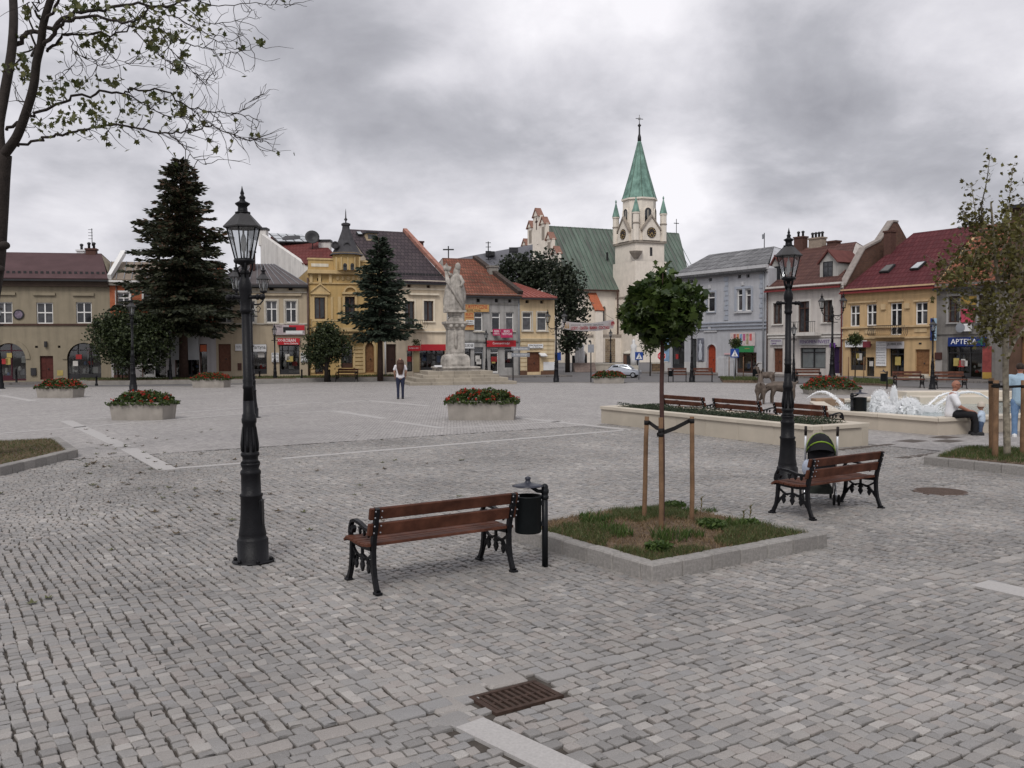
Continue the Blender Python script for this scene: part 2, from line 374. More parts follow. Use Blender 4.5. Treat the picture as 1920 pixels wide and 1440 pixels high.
def clip(poly, f):
 """keep the part of a 2-D polygon where the linear function f >= 0"""
 out = []
 for i in range(len(poly)):
  a, b = poly[i], poly[(i + 1) % len(poly)]; fa, fb = f(a), f(b)
  if fa >= 0: out.append(a)
  if (fa >= 0) != (fb >= 0):
   t = fa / (fa - fb); out.append((a[0] + (b[0] - a[0]) * t, a[1] + (b[1] - a[1]) * t))
 return out
UA, UB, VA, VB = -3.0, 17.5, -3.5, 19.5  # the stretch paved stone by stone (paving coordinates)
ground = tag(MB().box(-1500, 1500, -300, 3000, -.6, -.017).build('ground', None, M_JOINT), kind='structure')
pz = [G(px, py) for px, py in ((-330, 734), (0, 727), (200, 726), (350, 725), (560, 718), (760, 716.5), (1040, 718), (1290, 718), (1450, 720), (1620, 724), (1820, 729), (1930, 733), (2300, 743))]
pz = [(p.x, p.y) for p in pz]; pz = [(-42, pz[0][1])] + pz[1:] + [(36, pz[-1][1]), (36, -14), (-42, -14)]
plaza = bpy.data.objects.new('plaza', None); COL.objects.link(plaza); plaza['kind'] = 'structure'; plaza.rotation_euler = (0, 0, math.atan2(U2.y, U2.x))
puv = [uv(p) for p in pz]
mb = MB()
UB2, VB2 = UB - .07, VB - .07
for fs in ((lambda p: UA - p[0],), (lambda p: p[0] - UB2,), (lambda p: p[0] - UA, lambda p: UB2 - p[0], lambda p: p[1] - VB2), (lambda p: p[0] - UA, lambda p: UB2 - p[0], lambda p: VA - p[1])):
 q = puv
 for f in fs: q = clip(q, f) if q else q
 if len(q) > 2: mb.add([(a, b, 0) for a, b in q], [tuple(range(len(q)))])
mb.build('sett_paving', plaza, M_FAR)
street = MB(); street.add([(-160, 40, -.010), (160, 40, -.016), (160, 160, -.016), (-160, 160, -.016)], [(0, 1, 2, 3)])
street.add([(36.1, -20, -.010), (90, -20, -.010), (90, 39.9, -.010), (36.1, 39.9, -.010)], [(0, 1, 2, 3)])
tag(street.build('street', None, M_ASPH), kind='structure')
# kerb where the square meets the street
kerb = MB()
for i in range(1, len(pz) - 4):
 a, b = Vector((*pz[i], -.015)), Vector((*pz[i + 1], -.015)); d = (b - a).normalized()
 kerb.obox(a + Vector((0, .004, 0)), d * ((b - a).length - .01), Vector((-d.y, d.x, 0)) * .2, (0, 0, .05))
tag(kerb.build('square_edge_kerb', None, M_KERB), kind='structure')
# ---- outlines that interrupt the setts (ground points)
def quad_px(*pts): return [tuple(G(*p).xy) for p in pts]
BEDC = G(1222, 1091); BEDU0, BEDV0 = uv(BEDC); BEDS = 2.5
bed1 = [xy(BEDU0, BEDV0), xy(BEDU0 + BEDS, BEDV0), xy(BEDU0 + BEDS, BEDV0 + BEDS), xy(BEDU0, BEDV0 + BEDS)]
bedL = quad_px((-420, 925), (0, 893), (147, 857), (112, 832), (0, 838), (-420, 862))
bedR = quad_px((1731, 871), (1930, 893), (2150, 918), (2260, 872), (1800, 848))
PLA = G(1127, 793); PLB = G(1525, 843); PLC = G(1617, 832)
pd = (PLB - PLA).normalized(); pw = Vector((-pd.y, pd.x, 0));
if pw.x < 0: pw = -pw
plW = 1.62
planter_poly = [tuple(PLA.xy), tuple(PLB.xy), tuple((PLB + pw * plW).xy), tuple((PLA + pw * plW).xy)]
grate_c = G(968, 1305); GU, GV = uv(grate_c)
grate_poly = [xy(GU + a * .235, GV + b * .15) for a, b in ((-1, -1), (1, -1), (1, 1), (-1, 1))]
MAN_C = G(1763, 921)
# bands of pale granite slabs: quads on the ground
def strip(p0, p1, w):
 a, b = G(*p0).xy, G(*p1).xy; d = (b - a).normalized(); n = Vector((-d.y, d.x)) * w / 2
 return [tuple(a - n), tuple(b - n), tuple(b + n), tuple(a + n)]
band_args = [((124, 789), (232, 838), .34), ((240, 841), (316, 881), .34), ((330, 878), (462, 868), .18), ((528, 860), (1178, 806), .20),
   ((0, 813), (455, 776), .20), ((140, 786), (200, 783), .2), ((308, 776), (606, 754), .2), ((545, 775), (632, 770), .18), ((630, 771), (722, 785), .3),
   ((738, 790), (830, 803), .25), ((625, 755), (690, 751), .22), ((690, 751), (802, 761), .3), ((968, 783), (1180, 806), .3), ((840, 803), (1060, 790), .17),
   ((0, 741), (62, 752), .35), ((60, 749), (132, 748), .3), ((880, 1355), (1120, 1470), .2), ((1836, 1093), (1960, 1120), .3), ((1200, 737), (1240, 737), .3)]
bands = [strip(*a) for a in band_args]; band_cuts = [strip(a, b, w + .05) for a, b, w in band_args]
slabs = []
for q in bands:
 a, b, c, d = [Vector(p) for p in q]; ln = (b - a).length; n = max(1, min(40, round(ln / .95)))
 for i in range(n):
  t0, t1 = i / n + .004 / ln, (i + 1) / n - .004 / ln
  slabs.append([a.lerp(b, t0), a.lerp(b, t1), d.lerp(c, t1), d.lerp(c, t0)])
pm = plaza.rotation_euler.z
for q in slabs:
 s = MB(); top = [(*uv(p), .005) for p in q]; bot = [(x, y, -.04) for x, y, z in top]
 s.add(top + bot, [(0, 1, 2, 3)] + [(i + 4, (i + 1) % 4 + 4, (i + 1) % 4, i) for i in range(4)]); s.build('granite_slab', plaza, M_SLAB)
def inside(pts, poly):
 """pts (N,2) inside a polygon"""
 x, y = pts[:, 0], pts[:, 1]; r = np.zeros(len(pts), bool); n = len(poly)
 for i in range(n):
  (x0, y0), (x1, y1) = poly[i], poly[(i + 1) % n]
  c = ((y0 > y) != (y1 > y)) & (x < (x1 - x0) * (y - y0) / (y1 - y0 + 1e-12) + x0); r ^= c
 return r
def grow(poly, d):
 c = np.mean(poly, 0); return [tuple(np.array(p) + (np.array(p) - c) / max(np.linalg.norm(np.array(p) - c), 1e-6) * d) for p in poly]
def lay_setts():
 regC0, regC1 = uv(G(0, 1036)), uv(G(505, 868)); vB = uv(G(1240, 1204))[1]
 def fC(u, v): return (regC1[0] - regC0[0]) * (v - regC0[1]) - (regC1[1] - regC0[1]) * (u - regC0[0])
 recs = []
 for reg in 'ABCD':
 # rows run along 'run'; 'acr' is the direction across the rows
  alongv = reg == 'A'
  r0, r1, a0, a1 = (VA, VB, UA, UB) if alongv else (UA, UB, VA, VB)
  if reg == 'D': a0, a1 = vB - .150, vB - .004
  if reg == 'B': a0 = vB - .152 - .085 * int((vB - VA) / .085); a1 = vB - .150
  pitch = .085 if reg != 'C' else .084
  if reg == 'D': pitch = .146
  nrow = int((a1 - a0) / pitch + .01)
  for i in range(nrow):
   p = a0 + (i + .5) * pitch
   L = RNG.uniform(.062, .112, int((r1 - r0) / .075)) if reg != 'B' else RNG.uniform(.066, .130, int((r1 - r0) / .08))
   r_0 = r0 + RNG.uniform(0, .1) if reg != 'A' else vB + RNG.uniform(.0, .012)
   if reg == 'D': L = RNG.uniform(.13, .24, int((r1 - r0) / .13))
   e = r_0 + np.concatenate([[0], np.cumsum(L)]); e = e[e < r1]
   mid = (e[1:] + e[:-1]) / 2; hl = (e[1:] - e[:-1]) / 2
   wob = .022 * np.sin(mid * .8 + p * .5) + .008 * np.sin(mid * 2.3 + p * 1.1) + .005 * np.sin(mid * 7.3 + i * 2.1)
   if reg == 'D': wob = wob * .3
   if reg == 'C': wob = wob + .10 * np.abs(np.sin(mid * 1.25))
   acr = p + wob
   u, v = (acr, mid) if alongv else (mid, acr)
   hw = np.full_like(hl, pitch / 2) * RNG.uniform(.93, 1.03, len(hl))
   c = fC(u, v); k = np.ones(len(u), bool)
   if reg == 'A': k = (c <= 0.05) & (v >= vB)
   elif reg == 'C': k = (c > 0) & (v > vB)
   elif reg == 'B': k = v < vB - .158
   else: k = v < vB + 9
   k &= (u > UA) & (u < UB - .11) & (v > VA) & (v < VB - .11)
   hu, hv = (hw, hl) if alongv else (hl, hw)
   recs.append(np.stack([u, v, hu, hv], 1)[k])
 S = np.concatenate(recs)
 P = np.stack([U2.x * S[:, 0] + V2.x * S[:, 1], U2.y * S[:, 0] + V2.y * S[:, 1]], 1)
 zc = P[:, 1] * math.cos(PITCH) + CAM_H * math.sin(PITCH)
 px = 960 + FOCAL * P[:, 0] / np.maximum(zc, .1)
 m = 1.4 / np.maximum(P[:, 1], .5) * FOCAL
 keep = (P[:, 1] > 3.0) & (px > -m) & (px < 1920 + m)
 for poly in band_cuts + [grow(bed1, -.06), grow(bedL, -.05), grow(bedR, -.05), grow(planter_poly, -.08), grow(grate_poly, .04)]:
  keep &= ~inside(P, poly)
 keep &= np.hypot(P[:, 0] - MAN_C.x, P[:, 1] - MAN_C.y) > .37
 S = S[keep]; P = P[keep]; n = len(S); dist = np.hypot(P[:, 0], P[:, 1])
 order = np.argsort(dist); S = S[order]; P = P[order]
 # keep the 300 that are surely in the picture and nearest
 zc = P[:, 1] * math.cos(PITCH) + CAM_H * math.sin(PITCH); pxx = 960 + FOCAL * P[:, 0] / zc; dy = (CAM_H * math.cos(PITCH) - P[:, 1] * math.sin(PITCH)) / zc; pyy = 720 + FOCAL * dy
 inview = (pxx > 10) & (pxx < 1910) & (pyy < 1430)
 single = np.zeros(n, bool); single[np.where(inview)[0][:300]] = True
 n = len(S)
 # eight-cornered tops, uneven corners
 ang = np.array([(-1, -.80), (-.82, -1), (.82, -1), (1, -.80), (1, .80), (.82, 1), (-.82, 1), (-1, .80)])
 J = .0068
 hu = S[:, 2][:, None] - .0030; hv = S[:, 3][:, None] - .0030
 jit = RNG.uniform(-J, J, (n, 8, 2))
 cj = RNG.uniform(-J * 1.2, J * 1.2, (n, 4, 2)); jit += np.repeat(cj, 2, axis=1)[:, [7, 0, 1, 2, 3, 4, 5, 6]] * .8
 bx = ang[None, :, 0] * hu + jit[:, :, 0]; by = ang[None, :, 1] * hv + jit[:, :, 1]
 hz = RNG.normal(0, .0028, n)[:, None]; tx = RNG.normal(0, .022, n)[:, None]; ty = RNG.normal(0, .022, n)[:, None]
 rings = []
 for sc, z in ((1.0, -.034), (1.0, -.0090), (.965, -.0025), (.86, 0.0)):
  x = bx * sc; y = by * sc; zz = z + (hz + x * tx + y * ty if z > -.03 else 0 * x)
  rings.append(np.stack([S[:, 0][:, None] + x, S[:, 1][:, None] + y, zz + 0 * x], 2))
 V = np.concatenate(rings, 1)  # n,32,3
 F = []
 for r in range(3):
  F += [(r * 8 + k, r * 8 + (k + 1) % 8, (r + 1) * 8 + (k + 1) % 8, (r + 1) * 8 + k) for k in range(8)]
 F += [(24, 25, 26, 27), (24, 27, 28, 31), (31, 28, 29, 30)]
 F = np.array(F)
 far = ~single; d_ = np.hypot(S[:, 0], S[:, 1]); mid_ = far & (d_ < 8.5); far_ = far & (d_ >= 8.5)
 Vf = V[mid_]; FF = (np.arange(len(Vf))[:, None, None] * 32 + F[None]).reshape(-1, 4); allV = [Vf.reshape(-1, 3)]; allF = [FF]
 Vg = V[far_][:, [0, 2, 4, 6, 8, 10, 12, 14, 24, 26, 28, 30]]  # farther stones with four corners are enough
 F4 = np.array([(0, 1, 5, 4), (1, 2, 6, 5), (2, 3, 7, 6), (3, 0, 4, 7), (4, 5, 9, 8), (5, 6, 10, 9), (6, 7, 11, 10), (7, 4, 8, 11), (8, 9, 10, 11)])
 allV.append(Vg.reshape(-1, 3)); allF.append((np.arange(len(Vg))[:, None, None] * 12 + F4[None]).reshape(-1, 4) + len(allV[0]))
 o = link('sett_field', np_mesh('sett_field', np.concatenate(allV), np.concatenate(allF), M_STONE, False), plaza); o['kind'] = 'stuff'
 for k in np.where(single)[0]:
  c = np.array([S[k, 0], S[k, 1], 0]); link('cobblestone', np_mesh('cobblestone', V[k] - c, F, M_STONE, False), plaza, tuple(c))
 print('setts', n)
lay_setts()
# ---- storm drain
def storm_drain():
 iron = mat('rusty iron', (.070, .045, .035), .75, .35, 18, .4, 90, metal=.4)
 e = empty('storm_drain', (*xy(GU, GV), 0), pm, 'rusty cast iron storm drain grate set in the setts', 'drain grate')
 f = MB(); A, B = .245, .155
 f.box(-A, A, -B, -B + .03, -.03, .002); f.box(-A, A, B - .03, B, -.03, .002); f.box(-A, -A + .035, -B + .03, B - .03, -.03, .0015); f.box(A - .035, A, -B + .03, B - .03, -.03, .0015)
 f.box(-A + .035, A - .035, -.012, .010, -.03, -.006)
 f.build('frame', e, iron)
 for i in range(9):
  x = -A + .045 + i * .0475; b = MB(); b.obox((x, -B + .03, -.03), (.021, 0, 0), (0, 2 * B - .06, 0), (0, 0, .029)); b.build('bar', e, iron)
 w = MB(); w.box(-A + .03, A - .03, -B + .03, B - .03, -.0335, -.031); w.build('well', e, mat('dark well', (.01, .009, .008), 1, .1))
 for k, (du, dv, a, b) in enumerate(((-.22, .27, .15, .085), (.09, .28, .14, .085), (-.42, .13, .10, .11), (-.49, -.07, .11, .075))):
  s = MB(); s.bbox(-a, a, -b, b, -.034, .003, .014); o = s.build('cobblestone', plaza, M_STONE, (GU + du, GV + dv, 0)); o.rotation_euler = (0, 0, .1 * (k - 1.5))
storm_drain()
def manhole():
 e = empty('manhole_cover', (MAN_C.x, MAN_C.y, 0), 0, 'round brown manhole cover set flush in the setts', 'manhole cover')
 iron = mat('brown iron', (.105, .075, .062), .8, .3, 20, .5, 70)
 MB().lathe([(.37, -.034), (.37, .001), (.335, .003), (.335, -.006)], 28, m=iron, smooth=False, caps=False).build('rim', e)
 l = MB().lathe([(.333, -.03), (.333, .0), (.05, .001)], 28, m=iron, smooth=False)
 for k in range(-5, 6):
  w = math.sqrt(max(.31 ** 2 - (k * .055) ** 2, 0)); l.box(-w, w, k * .055 - .012, k * .055 + .012, .0, .005, iron)
 l.build('lid', e)
manhole()
for k, (a, b) in enumerate((((1570, 844), (1672, 833)), ((1686, 859), (1783, 847)))):
 p, q = G(*a), G(*b); d = (q - p).normalized(); n = Vector((-d.y, d.x, 0))
 s = MB().obox(p - n * .09 + Vector((0, 0, -.03)), d * (q - p).length, n * .18, (0, 0, .034))
 tag(s.build('drain_channel', None, mat('channel iron', (.09, .075, .065), .8, .25, 10, .3)), ('dark slot drain channel near the raised planter end', 'dark slot drain channel beside the grassy bed with staked tree')[k], 'drain', 'slot drains by the fountain')
for k, (a, t) in enumerate((((1710, 827), 'small dark metal cover near the fountain corner'), ((1778, 827), 'small dark metal cover below the seated man'), ((1771, 820), 'narrow dark metal cover close to the seated man'), ((1815, 841), 'dark metal cover just before the grassy bed'))):
 c = G(*a); s = MB().box(-.3, .3, -.22, .22, -.03, .004); o = s.build('metal_cover', None, mat('channel iron', (.09, .075, .065), .8), tuple(c)); o.rotation_euler = (0, 0, pm); tag(o, t, 'metal cover', 'metal covers by the fountain')
# BUILDINGS
def zoom(x0, y0, s): return lambda x, y: (x0 + x / s, y0 + y / s)
Z1 = zoom(0, 260, 3.0); Z2 = zoom(400, 380, 4.114); Z3 = zoom(640, 420, 4.645); Z4 = zoom(820, 380, 4.114); Z5 = zoom(980, 200, 2.769)
Z6 = zoom(1220, 400, 4.364); Z7 = zoom(1540, 380, 3.789); ZC = zoom(1080, 560, 8.0); Z1B = zoom(200, 560, 6.857); ZID = zoom(0, 0, 1)
M_WHITE = mat('white frame', (.70, .69, .67), .5, .06)
M_BROWNF = mat('dark brown frame', (.060, .030, .022), .5, .2)
M_DARKF = mat('dark frame', (.030, .030, .032), .5, .2)
M_TRIM = mat('pale trim', (.50, .46, .39), .8, .10, 4, .1, 60, dirt=.15)
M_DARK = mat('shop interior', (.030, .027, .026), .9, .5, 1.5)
M_PIPE = mat('rain pipe', (.085, .055, .045), .5, .2)
M_PIPEG = mat('zinc pipe', (.22, .23, .25), .5, .2)
M_DOOR = mat('brown door wood', (.115, .045, .025), .55, .25, 6, .2, 30)
M_DOOR2 = mat('tan door wood', (.20, .10, .045), .55, .25, 6, .2, 30)
M_REDSIGN = mat('red sign', (.42, .022, .03), .45, .08)
M_WSIGN = mat('white sign', (.66, .66, .66), .5, .06)
M_YSIGN = mat('ochre sign', (.50, .30, .12), .6, .10)
M_INKR = mat('red lettering', (.40, .02, .03), .6, .0)
M_INKB = mat('black lettering', (.02, .02, .022), .6, .0)
M_INKW = mat('white lettering', (.80, .80, .80), .6, .0)
M_INKP = mat('violet lettering', (.09, .03, .16), .6, .0)
M_SHOPGLASS = glass_mat('shop glass', (.80, .84, .84), .10, .80)
def window_glass():
 m = bpy.data.materials.new('window glass'); m.use_nodes = True; nt = m.node_tree; N = nt.nodes; L = nt.links; b = N['Principled BSDF']
 oi = N.new('ShaderNodeObjectInfo'); cr = N.new('ShaderNodeValToRGB'); cr.color_ramp.interpolation = 'LINEAR'; L.new(oi.outputs['Random'], cr.inputs[0]); e = cr.color_ramp.elements
 e[0].color = (.018, .020, .024, 1); e[1].color = (.10, .10, .105, 1); e[0].position = .35
 tc = N.new('ShaderNodeTexCoord'); n = N.new('ShaderNodeTexNoise'); n.inputs['Scale'].default_value = 3.5; n.inputs['Detail'].default_value = 4; L.new(tc.outputs['Object'], n.inputs['Vector'])
 mr = N.new('ShaderNodeMapRange'); mr.inputs[1].default_value = .35; mr.inputs[2].default_value = .65; mr.inputs[3].default_value = .5; mr.inputs[4].default_value = 1.25; L.new(n.outputs['Fac'], mr.inputs[0])
 mx = N.new('ShaderNodeMix'); mx.data_type = 'RGBA'; mx.blend_type = 'MULTIPLY'; mx.inputs[0].default_value = 1; L.new(cr.outputs[0], mx.inputs[6]); L.new(mr.outputs[0], mx.inputs[7]); L.new(mx.outputs[2], b.inputs['Base Color'])
 b.inputs['Roughness'].default_value = .06; b.inputs['Specular IOR Level'].default_value = .6
 n2 = N.new('ShaderNodeTexNoise'); n2.inputs['Scale'].default_value = 1.1; L.new(tc.outputs['Object'], n2.inputs['Vector'])
 bp = N.new('ShaderNodeBump'); bp.inputs['Strength'].default_value = .08; bp.inputs['Distance'].default_value = .05; L.new(n2.outputs['Fac'], bp.inputs['Height']); L.new(bp.outputs[0], b.inputs['Normal'])
 return m
M_GLASS = window_glass()
GOODS = [mat('goods %s' % n, c, .6, .2) for n, c in (('pale', (.5, .48, .45)), ('red', (.3, .03, .03)), ('yellow', (.38, .30, .10)), ('blue', (.07, .14, .3)), ('green', (.06, .18, .08)), ('grey', (.2, .2, .21)))]
class Facade:
 """local axes: x along the front (left to right for the square), y into the building, z up"""
 def __init__(s, o, U):
  s.o = Vector((o[0], o[1], 0)); s.U = Vector((U[0], U[1], 0)).normalized(); s.Y = Vector((-s.U.y, s.U.x, 0)); s.rz = math.atan2(s.U.y, s.U.x)
 def at(s, p, off=0.0):
  d = ray(*p); t = ((s.o - C0).dot(s.Y) + off) / d.dot(s.Y); q = C0 + d * t - s.o
  return q.dot(s.U), q.z
 def w(s, u, y, z): return s.o + s.U * u + s.Y * y + Vector((0, 0, z))
class House:
 def __init__(s, name, label, F, W, H, depth, wallm, z=ZID, cat='house', group='houses round the square'):
  s.F, s.W, s.H, s.D, s.wm, s.z = F, W, H, depth, wallm, z
  s.e = empty(name, F.o, F.rz, label, cat, group); s.op = []; s.arch = []
 def pt(s, x, y, off=0.0): return s.F.at(s.z(x, y), off)
 def rect(s, r, off=0.0):
  x0, y0, x1, y1 = r; ym, xm = (y0 + y1) / 2, (x0 + x1) / 2
  return s.pt(x0, ym, off)[0], s.pt(x1, ym, off)[0], s.pt(xm, y1, off)[1], s.pt(xm, y0, off)[1]  # u0,u1,z0,z1
 def wall(s, recess=.24, m2=None, zsplit=None):
  """front wall with real openings, plus the other three walls"""
  W, H, D = s.W, s.H, s.D; mb = MB()
  us = sorted({0, W, *[min(max(v, 0), W) for o in s.op for v in o[:2]]}); zs = sorted({0, H, *[min(max(v, 0), H) for o in s.op for v in o[2:4]], *([zsplit] if zsplit else [])})
  for i in range(len(us) - 1):
   for j in range(len(zs) - 1):
    cu, cz = (us[i] + us[i + 1]) / 2, (zs[j] + zs[j + 1]) / 2
    if any(o[0] < cu < o[1] and o[2] < cz < o[3] for o in s.op): continue
    mb.add([(us[i], 0, zs[j]), (us[i + 1], 0, zs[j]), (us[i + 1], 0, zs[j + 1]), (us[i], 0, zs[j + 1])], [(0, 1, 2, 3)], m2 if (zsplit and cz < zsplit) else s.wm)
  for (u0, u1, z0, z1, dd) in s.op:
   a = [(u0, 0, z0), (u1, 0, z0), (u1, 0, z1), (u0, 0, z1)]; b = [(x, dd, zz) for x, _, zz in a]
   mb.add(a + b, [(0, 1, 5, 4), (1, 2, 6, 5), (2, 3, 7, 6), (3, 0, 4, 7)], s.wm)
  for (u0, u1, zs_, zt) in s.arch:  # corner pieces that turn a square head into an arch
   cu, rx, rz_ = (u0 + u1) / 2, (u1 - u0) / 2, zt - zs_
   for sg in (-1, 1):
    arc = [(cu + sg * rx * math.cos(t), zs_ + rz_ * math.sin(t)) for t in [k * math.pi / 2 / 7 for k in range(8)]]
    mb.prism([(cu + sg * rx, zt), *arc] if sg < 0 else [(cu + sg * rx, zt), *arc], (0, .001, 0), (1, 0, 0), (0, 0, 1), (0, .22, 0), s.wm)
  mb.add([(0, 0, 0), (W, 0, 0), (W, D, 0), (0, D, 0), (0, 0, H), (W, 0, H), (W, D, H), (0, D, H)], [(3, 7, 4, 0), (1, 5, 6, 2), (2, 6, 7, 3)], s.wm)
  mb.add([(0, D * .98, H - .03), (W, D * .98, H - .03), (W, .02, H - .03), (0, .02, H - .03)], [(0, 1, 2, 3)], s.wm)
  return mb.build('wall', s.e)
 def bar(s, r, proud=.10, name='cornice', m=None, off=0.0):
  u0, u1, z0, z1 = s.rect(r); return MB().box(u0, u1, off - proud, off + .012, z0, z1, m or M_TRIM).build(name, s.e)
 def band(s, z0, z1, proud=.12, name='cornice', m=None, u0=None, u1=None):
  return MB().box(-.003 if u0 is None else u0, s.W + .003 if u1 is None else u1, -proud, .012, z0, z1, m or M_TRIM).build(name, s.e)
 def panes(s, par, cells, y, m=None):
  for (a, b, c, d) in cells:
   MB().add([(a, y, c), (b, y, c), (b, y, d), (a, y, d)], [(0, 1, 2, 3)], m or M_GLASS).build('pane', par)
 def win(s, r, style='cross', fm=None, sur=None, sill=True, rec=.16, t=.065, surw=.13, label=None, pad=0):
  fm = fm or M_WHITE; u0, u1, z0, z1 = s.rect(r); dd = rec + .05; s.op.append((u0, u1, z0, z1, dd)); mb = MB(); y0, y1 = rec - .06, rec + .03
  def bx(a, b, c, d, k=0): mb.box(a, b, y0 - k, y1, c, d, fm)
  bx(u0, u0 + t, z0, z1); bx(u1 - t, u1, z0, z1); bx(u0 + t, u1 - t, z0, z0 + t); bx(u0 + t, u1 - t, z1 - t, z1)
  um = (u0 + u1) / 2; zt = z0 + (z1 - z0) * .62; xs = [u0 + t, u1 - t]; zs = [z0 + t, z1 - t]
  tr = {'cross': .62, 'plus': .52, 'top': .72, 'none': None, 'two': None, 'door': .78}[style]
  if tr: zt = z0 + (z1 - z0) * tr; bx(u0 + t, u1 - t, zt - t * .6, zt + t * .6, .012); zs = [z0 + t, zt - t * .6, zt + t * .6, z1 - t]
  if style in ('cross', 'plus', 'two', 'door'):
   for q in range(0, len(zs), 2): bx(um - t * .6, um + t * .6, zs[q], zs[q + 1], .006)
   xs = [u0 + t, um - t * .6, um + t * .6, u1 - t]
  w = mb.build('window', s.e)
  if label: w['label'] = label
  s.panes(w, [(xs[a], xs[a + 1], zs[b], zs[b + 1]) for a in range(0, len(xs), 2) for b in range(0, len(zs), 2)], rec)
  if sur:
   q = MB(); sw = surw; p = .05
   q.box(u0 - sw, u0, -p, .012, z0, z1 + sw, sur); q.box(u1, u1 + sw, -p, .012, z0, z1 + sw, sur); q.box(u0, u1, -p, .012, z1, z1 + sw, sur)
   q.build('window_surround', s.e)
  if sill: MB().box(u0 - .12, u1 + .12, -.12, .05, z0 - .10, z0 - .002, sur or M_TRIM).build('sill', s.e)
  return w
 def hole(s, r, m=None):
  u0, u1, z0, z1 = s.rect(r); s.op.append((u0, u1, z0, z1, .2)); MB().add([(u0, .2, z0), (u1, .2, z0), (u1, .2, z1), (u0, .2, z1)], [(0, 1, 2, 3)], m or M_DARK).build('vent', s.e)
 def door(s, r, m=None, panels=True, arch=None, rec=.16, label=None, fan=0.0):
  m = m or M_DOOR; u0, u1, z0, z1 = s.rect(r); z0 = max(z0, .10); s.op.append((u0, u1, z0, z1, rec + .06)); mb = MB()
  mb.box(u0, u1, rec, rec + .05, z0, z1, m)
  um = (u0 + u1) / 2
  if panels:
   for a, b in ((u0, um - .015), (um + .015, u1)):
    w = b - a; zz = z0 + .12; h = (z1 - fan - z0 - .24) / 3
    for k in range(3): mb.box(a + w * .16, b - w * .16, rec - .022, rec + .01, zz + h * k + .05, zz + h * (k + 1) - .05, m)
  d = mb.build('door', s.e)
  if label: d['label'] = label
  MB().ball((um + .08, rec - .05, z0 + (z1 - z0) * .45), .05, M_DARKF, 8, 5).build('handle', d)
  if arch: s.arch.append((u0, u1, z1 - (u1 - u0) / 2 * arch, z1))
  return d
 def shop(s, r, cols=(1,), doors=(), fm=None, transom=.8, goods=10, plinth=.35, arch=None, posters=0, seed=0):
  """glazed shop front: frame, panes, and the dim shop with goods behind"""
  fm = fm or M_DARKF; rg = random.Random(seed + int(r[0] * 7 + r[1])); u0, u1, z0, z1 = s.rect(r); z0 = max(z0, .12); s.op.append((u0, u1, z0, z1, .9)); mb = MB(); y = .18; t = .07
  cs = [0]; tot = sum(cols)
  for c in cols: cs.append(cs[-1] + c / tot)
  xs = [u0 + (u1 - u0) * c for c in cs]; zt = z0 + (z1 - z0) * transom
  mb.box(u0, u1, y - .05, y + .05, z1 - t, z1, fm); cells = []
  for i, x in enumerate(xs): mb.box(max(x - t / 2, u0), min(x + t / 2, u1), y - .05, y + .05, z0, z1 - t, fm)
  for i in range(len(xs) - 1):
   a, b = max(xs[i] + t / 2, u0 + t / 2), min(xs[i + 1] - t / 2, u1 - t / 2); base = z0 + (.12 if i in doors else plinth)
   mb.box(a, b, y - .04, y + .04, z0, base, fm); mb.box(a, b, y - .04, y + .04, zt - t / 2, zt + t / 2, fm)
   cells += [(a, b, base, zt - t / 2), (a, b, zt + t / 2, z1 - t)]
  sh = mb.build('shop_front', s.e); s.panes(sh, cells, y, M_SHOPGLASS)
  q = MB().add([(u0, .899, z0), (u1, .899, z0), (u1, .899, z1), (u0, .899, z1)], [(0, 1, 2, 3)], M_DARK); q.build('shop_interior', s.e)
  g = MB()
  for k in range(goods):
   w = rg.uniform(.12, .4); h = rg.uniform(.12, .5); a = rg.uniform(u0 + .1, max(u0 + .11, u1 - .1 - w)); zz = z0 + plinth + rg.random() ** 1.6 * (zt - z0 - plinth - .3); yy = rg.uniform(.35, .7)
   mm = GOODS[rg.choice((0, 0, 0, 5, 5, 1, 3, 5))]
   if rg.random() < .5: g.bbox(a, a + w, yy, yy + .12, zz, zz + h, .02, mm)
   else: g.lathe([(w * .3, 0), (w * .42, h * .3), (w * .35, h * .7), (w * .12, h)], 8, (a + w / 2, yy, zz), mm)
  if goods: g.build('displayed_goods', s.e)['kind'] = 'stuff'
  for k in range(posters):
   w, h = rg.uniform(.25, .5), rg.uniform(.3, .6); a = rg.uniform(u0 + .1, u1 - .1 - w); zz = rg.uniform(z0 + .7, zt - h - .1)
   MB().box(a, a + w, y - .075, y - .062, zz, zz + h, GOODS[rg.choice((0, 0, 0, 2, 1))]).build('poster', s.e)
  if arch: s.arch.append((u0, u1, z1 - (u1 - u0) / 2 * arch, z1))
 def pipe(s, x, y0, y1, m=None, r=.055):
  u, z1 = s.pt(x, y0); _, z0 = s.pt(x, y1); MB().tube([(u, -.10, max(z0, .12)), (u, -.10, z1)], r, 8, m or M_PIPE).build('rain_pipe', s.e)
 def roof(s, ridgeL, ridgeR, m, over=.35, uL=None, uR=None, thick=.12, gableL=True, gableR=True, gm=None, gutter=M_DARKF, ze=None, back=True, name='roof'):
  """ridge ends as picture points; they lie half way back"""
  Dm = s.D / 2; a, za = s.pt(*ridgeL, Dm); b, zb = s.pt(*ridgeR, Dm); zr = (za + zb) / 2; H = ze or s.H; uL = -.02 if uL is None else uL; uR = s.W + .02 if uR is None else uR
  dz = (zr - H) / Dm * over
  mb = MB(); mb.slab([(uL, -over, H - dz + .06), (uR, -over, H - dz + .06), (b, Dm, zr), (a, Dm, zr)], thick, m)
  if back: mb.slab([(uL, 2 * Dm + over, H - dz + .06), (uR, 2 * Dm + over, H - dz + .06), (b, Dm, zr + .002), (a, Dm, zr + .002)], thick, m)
  g = []
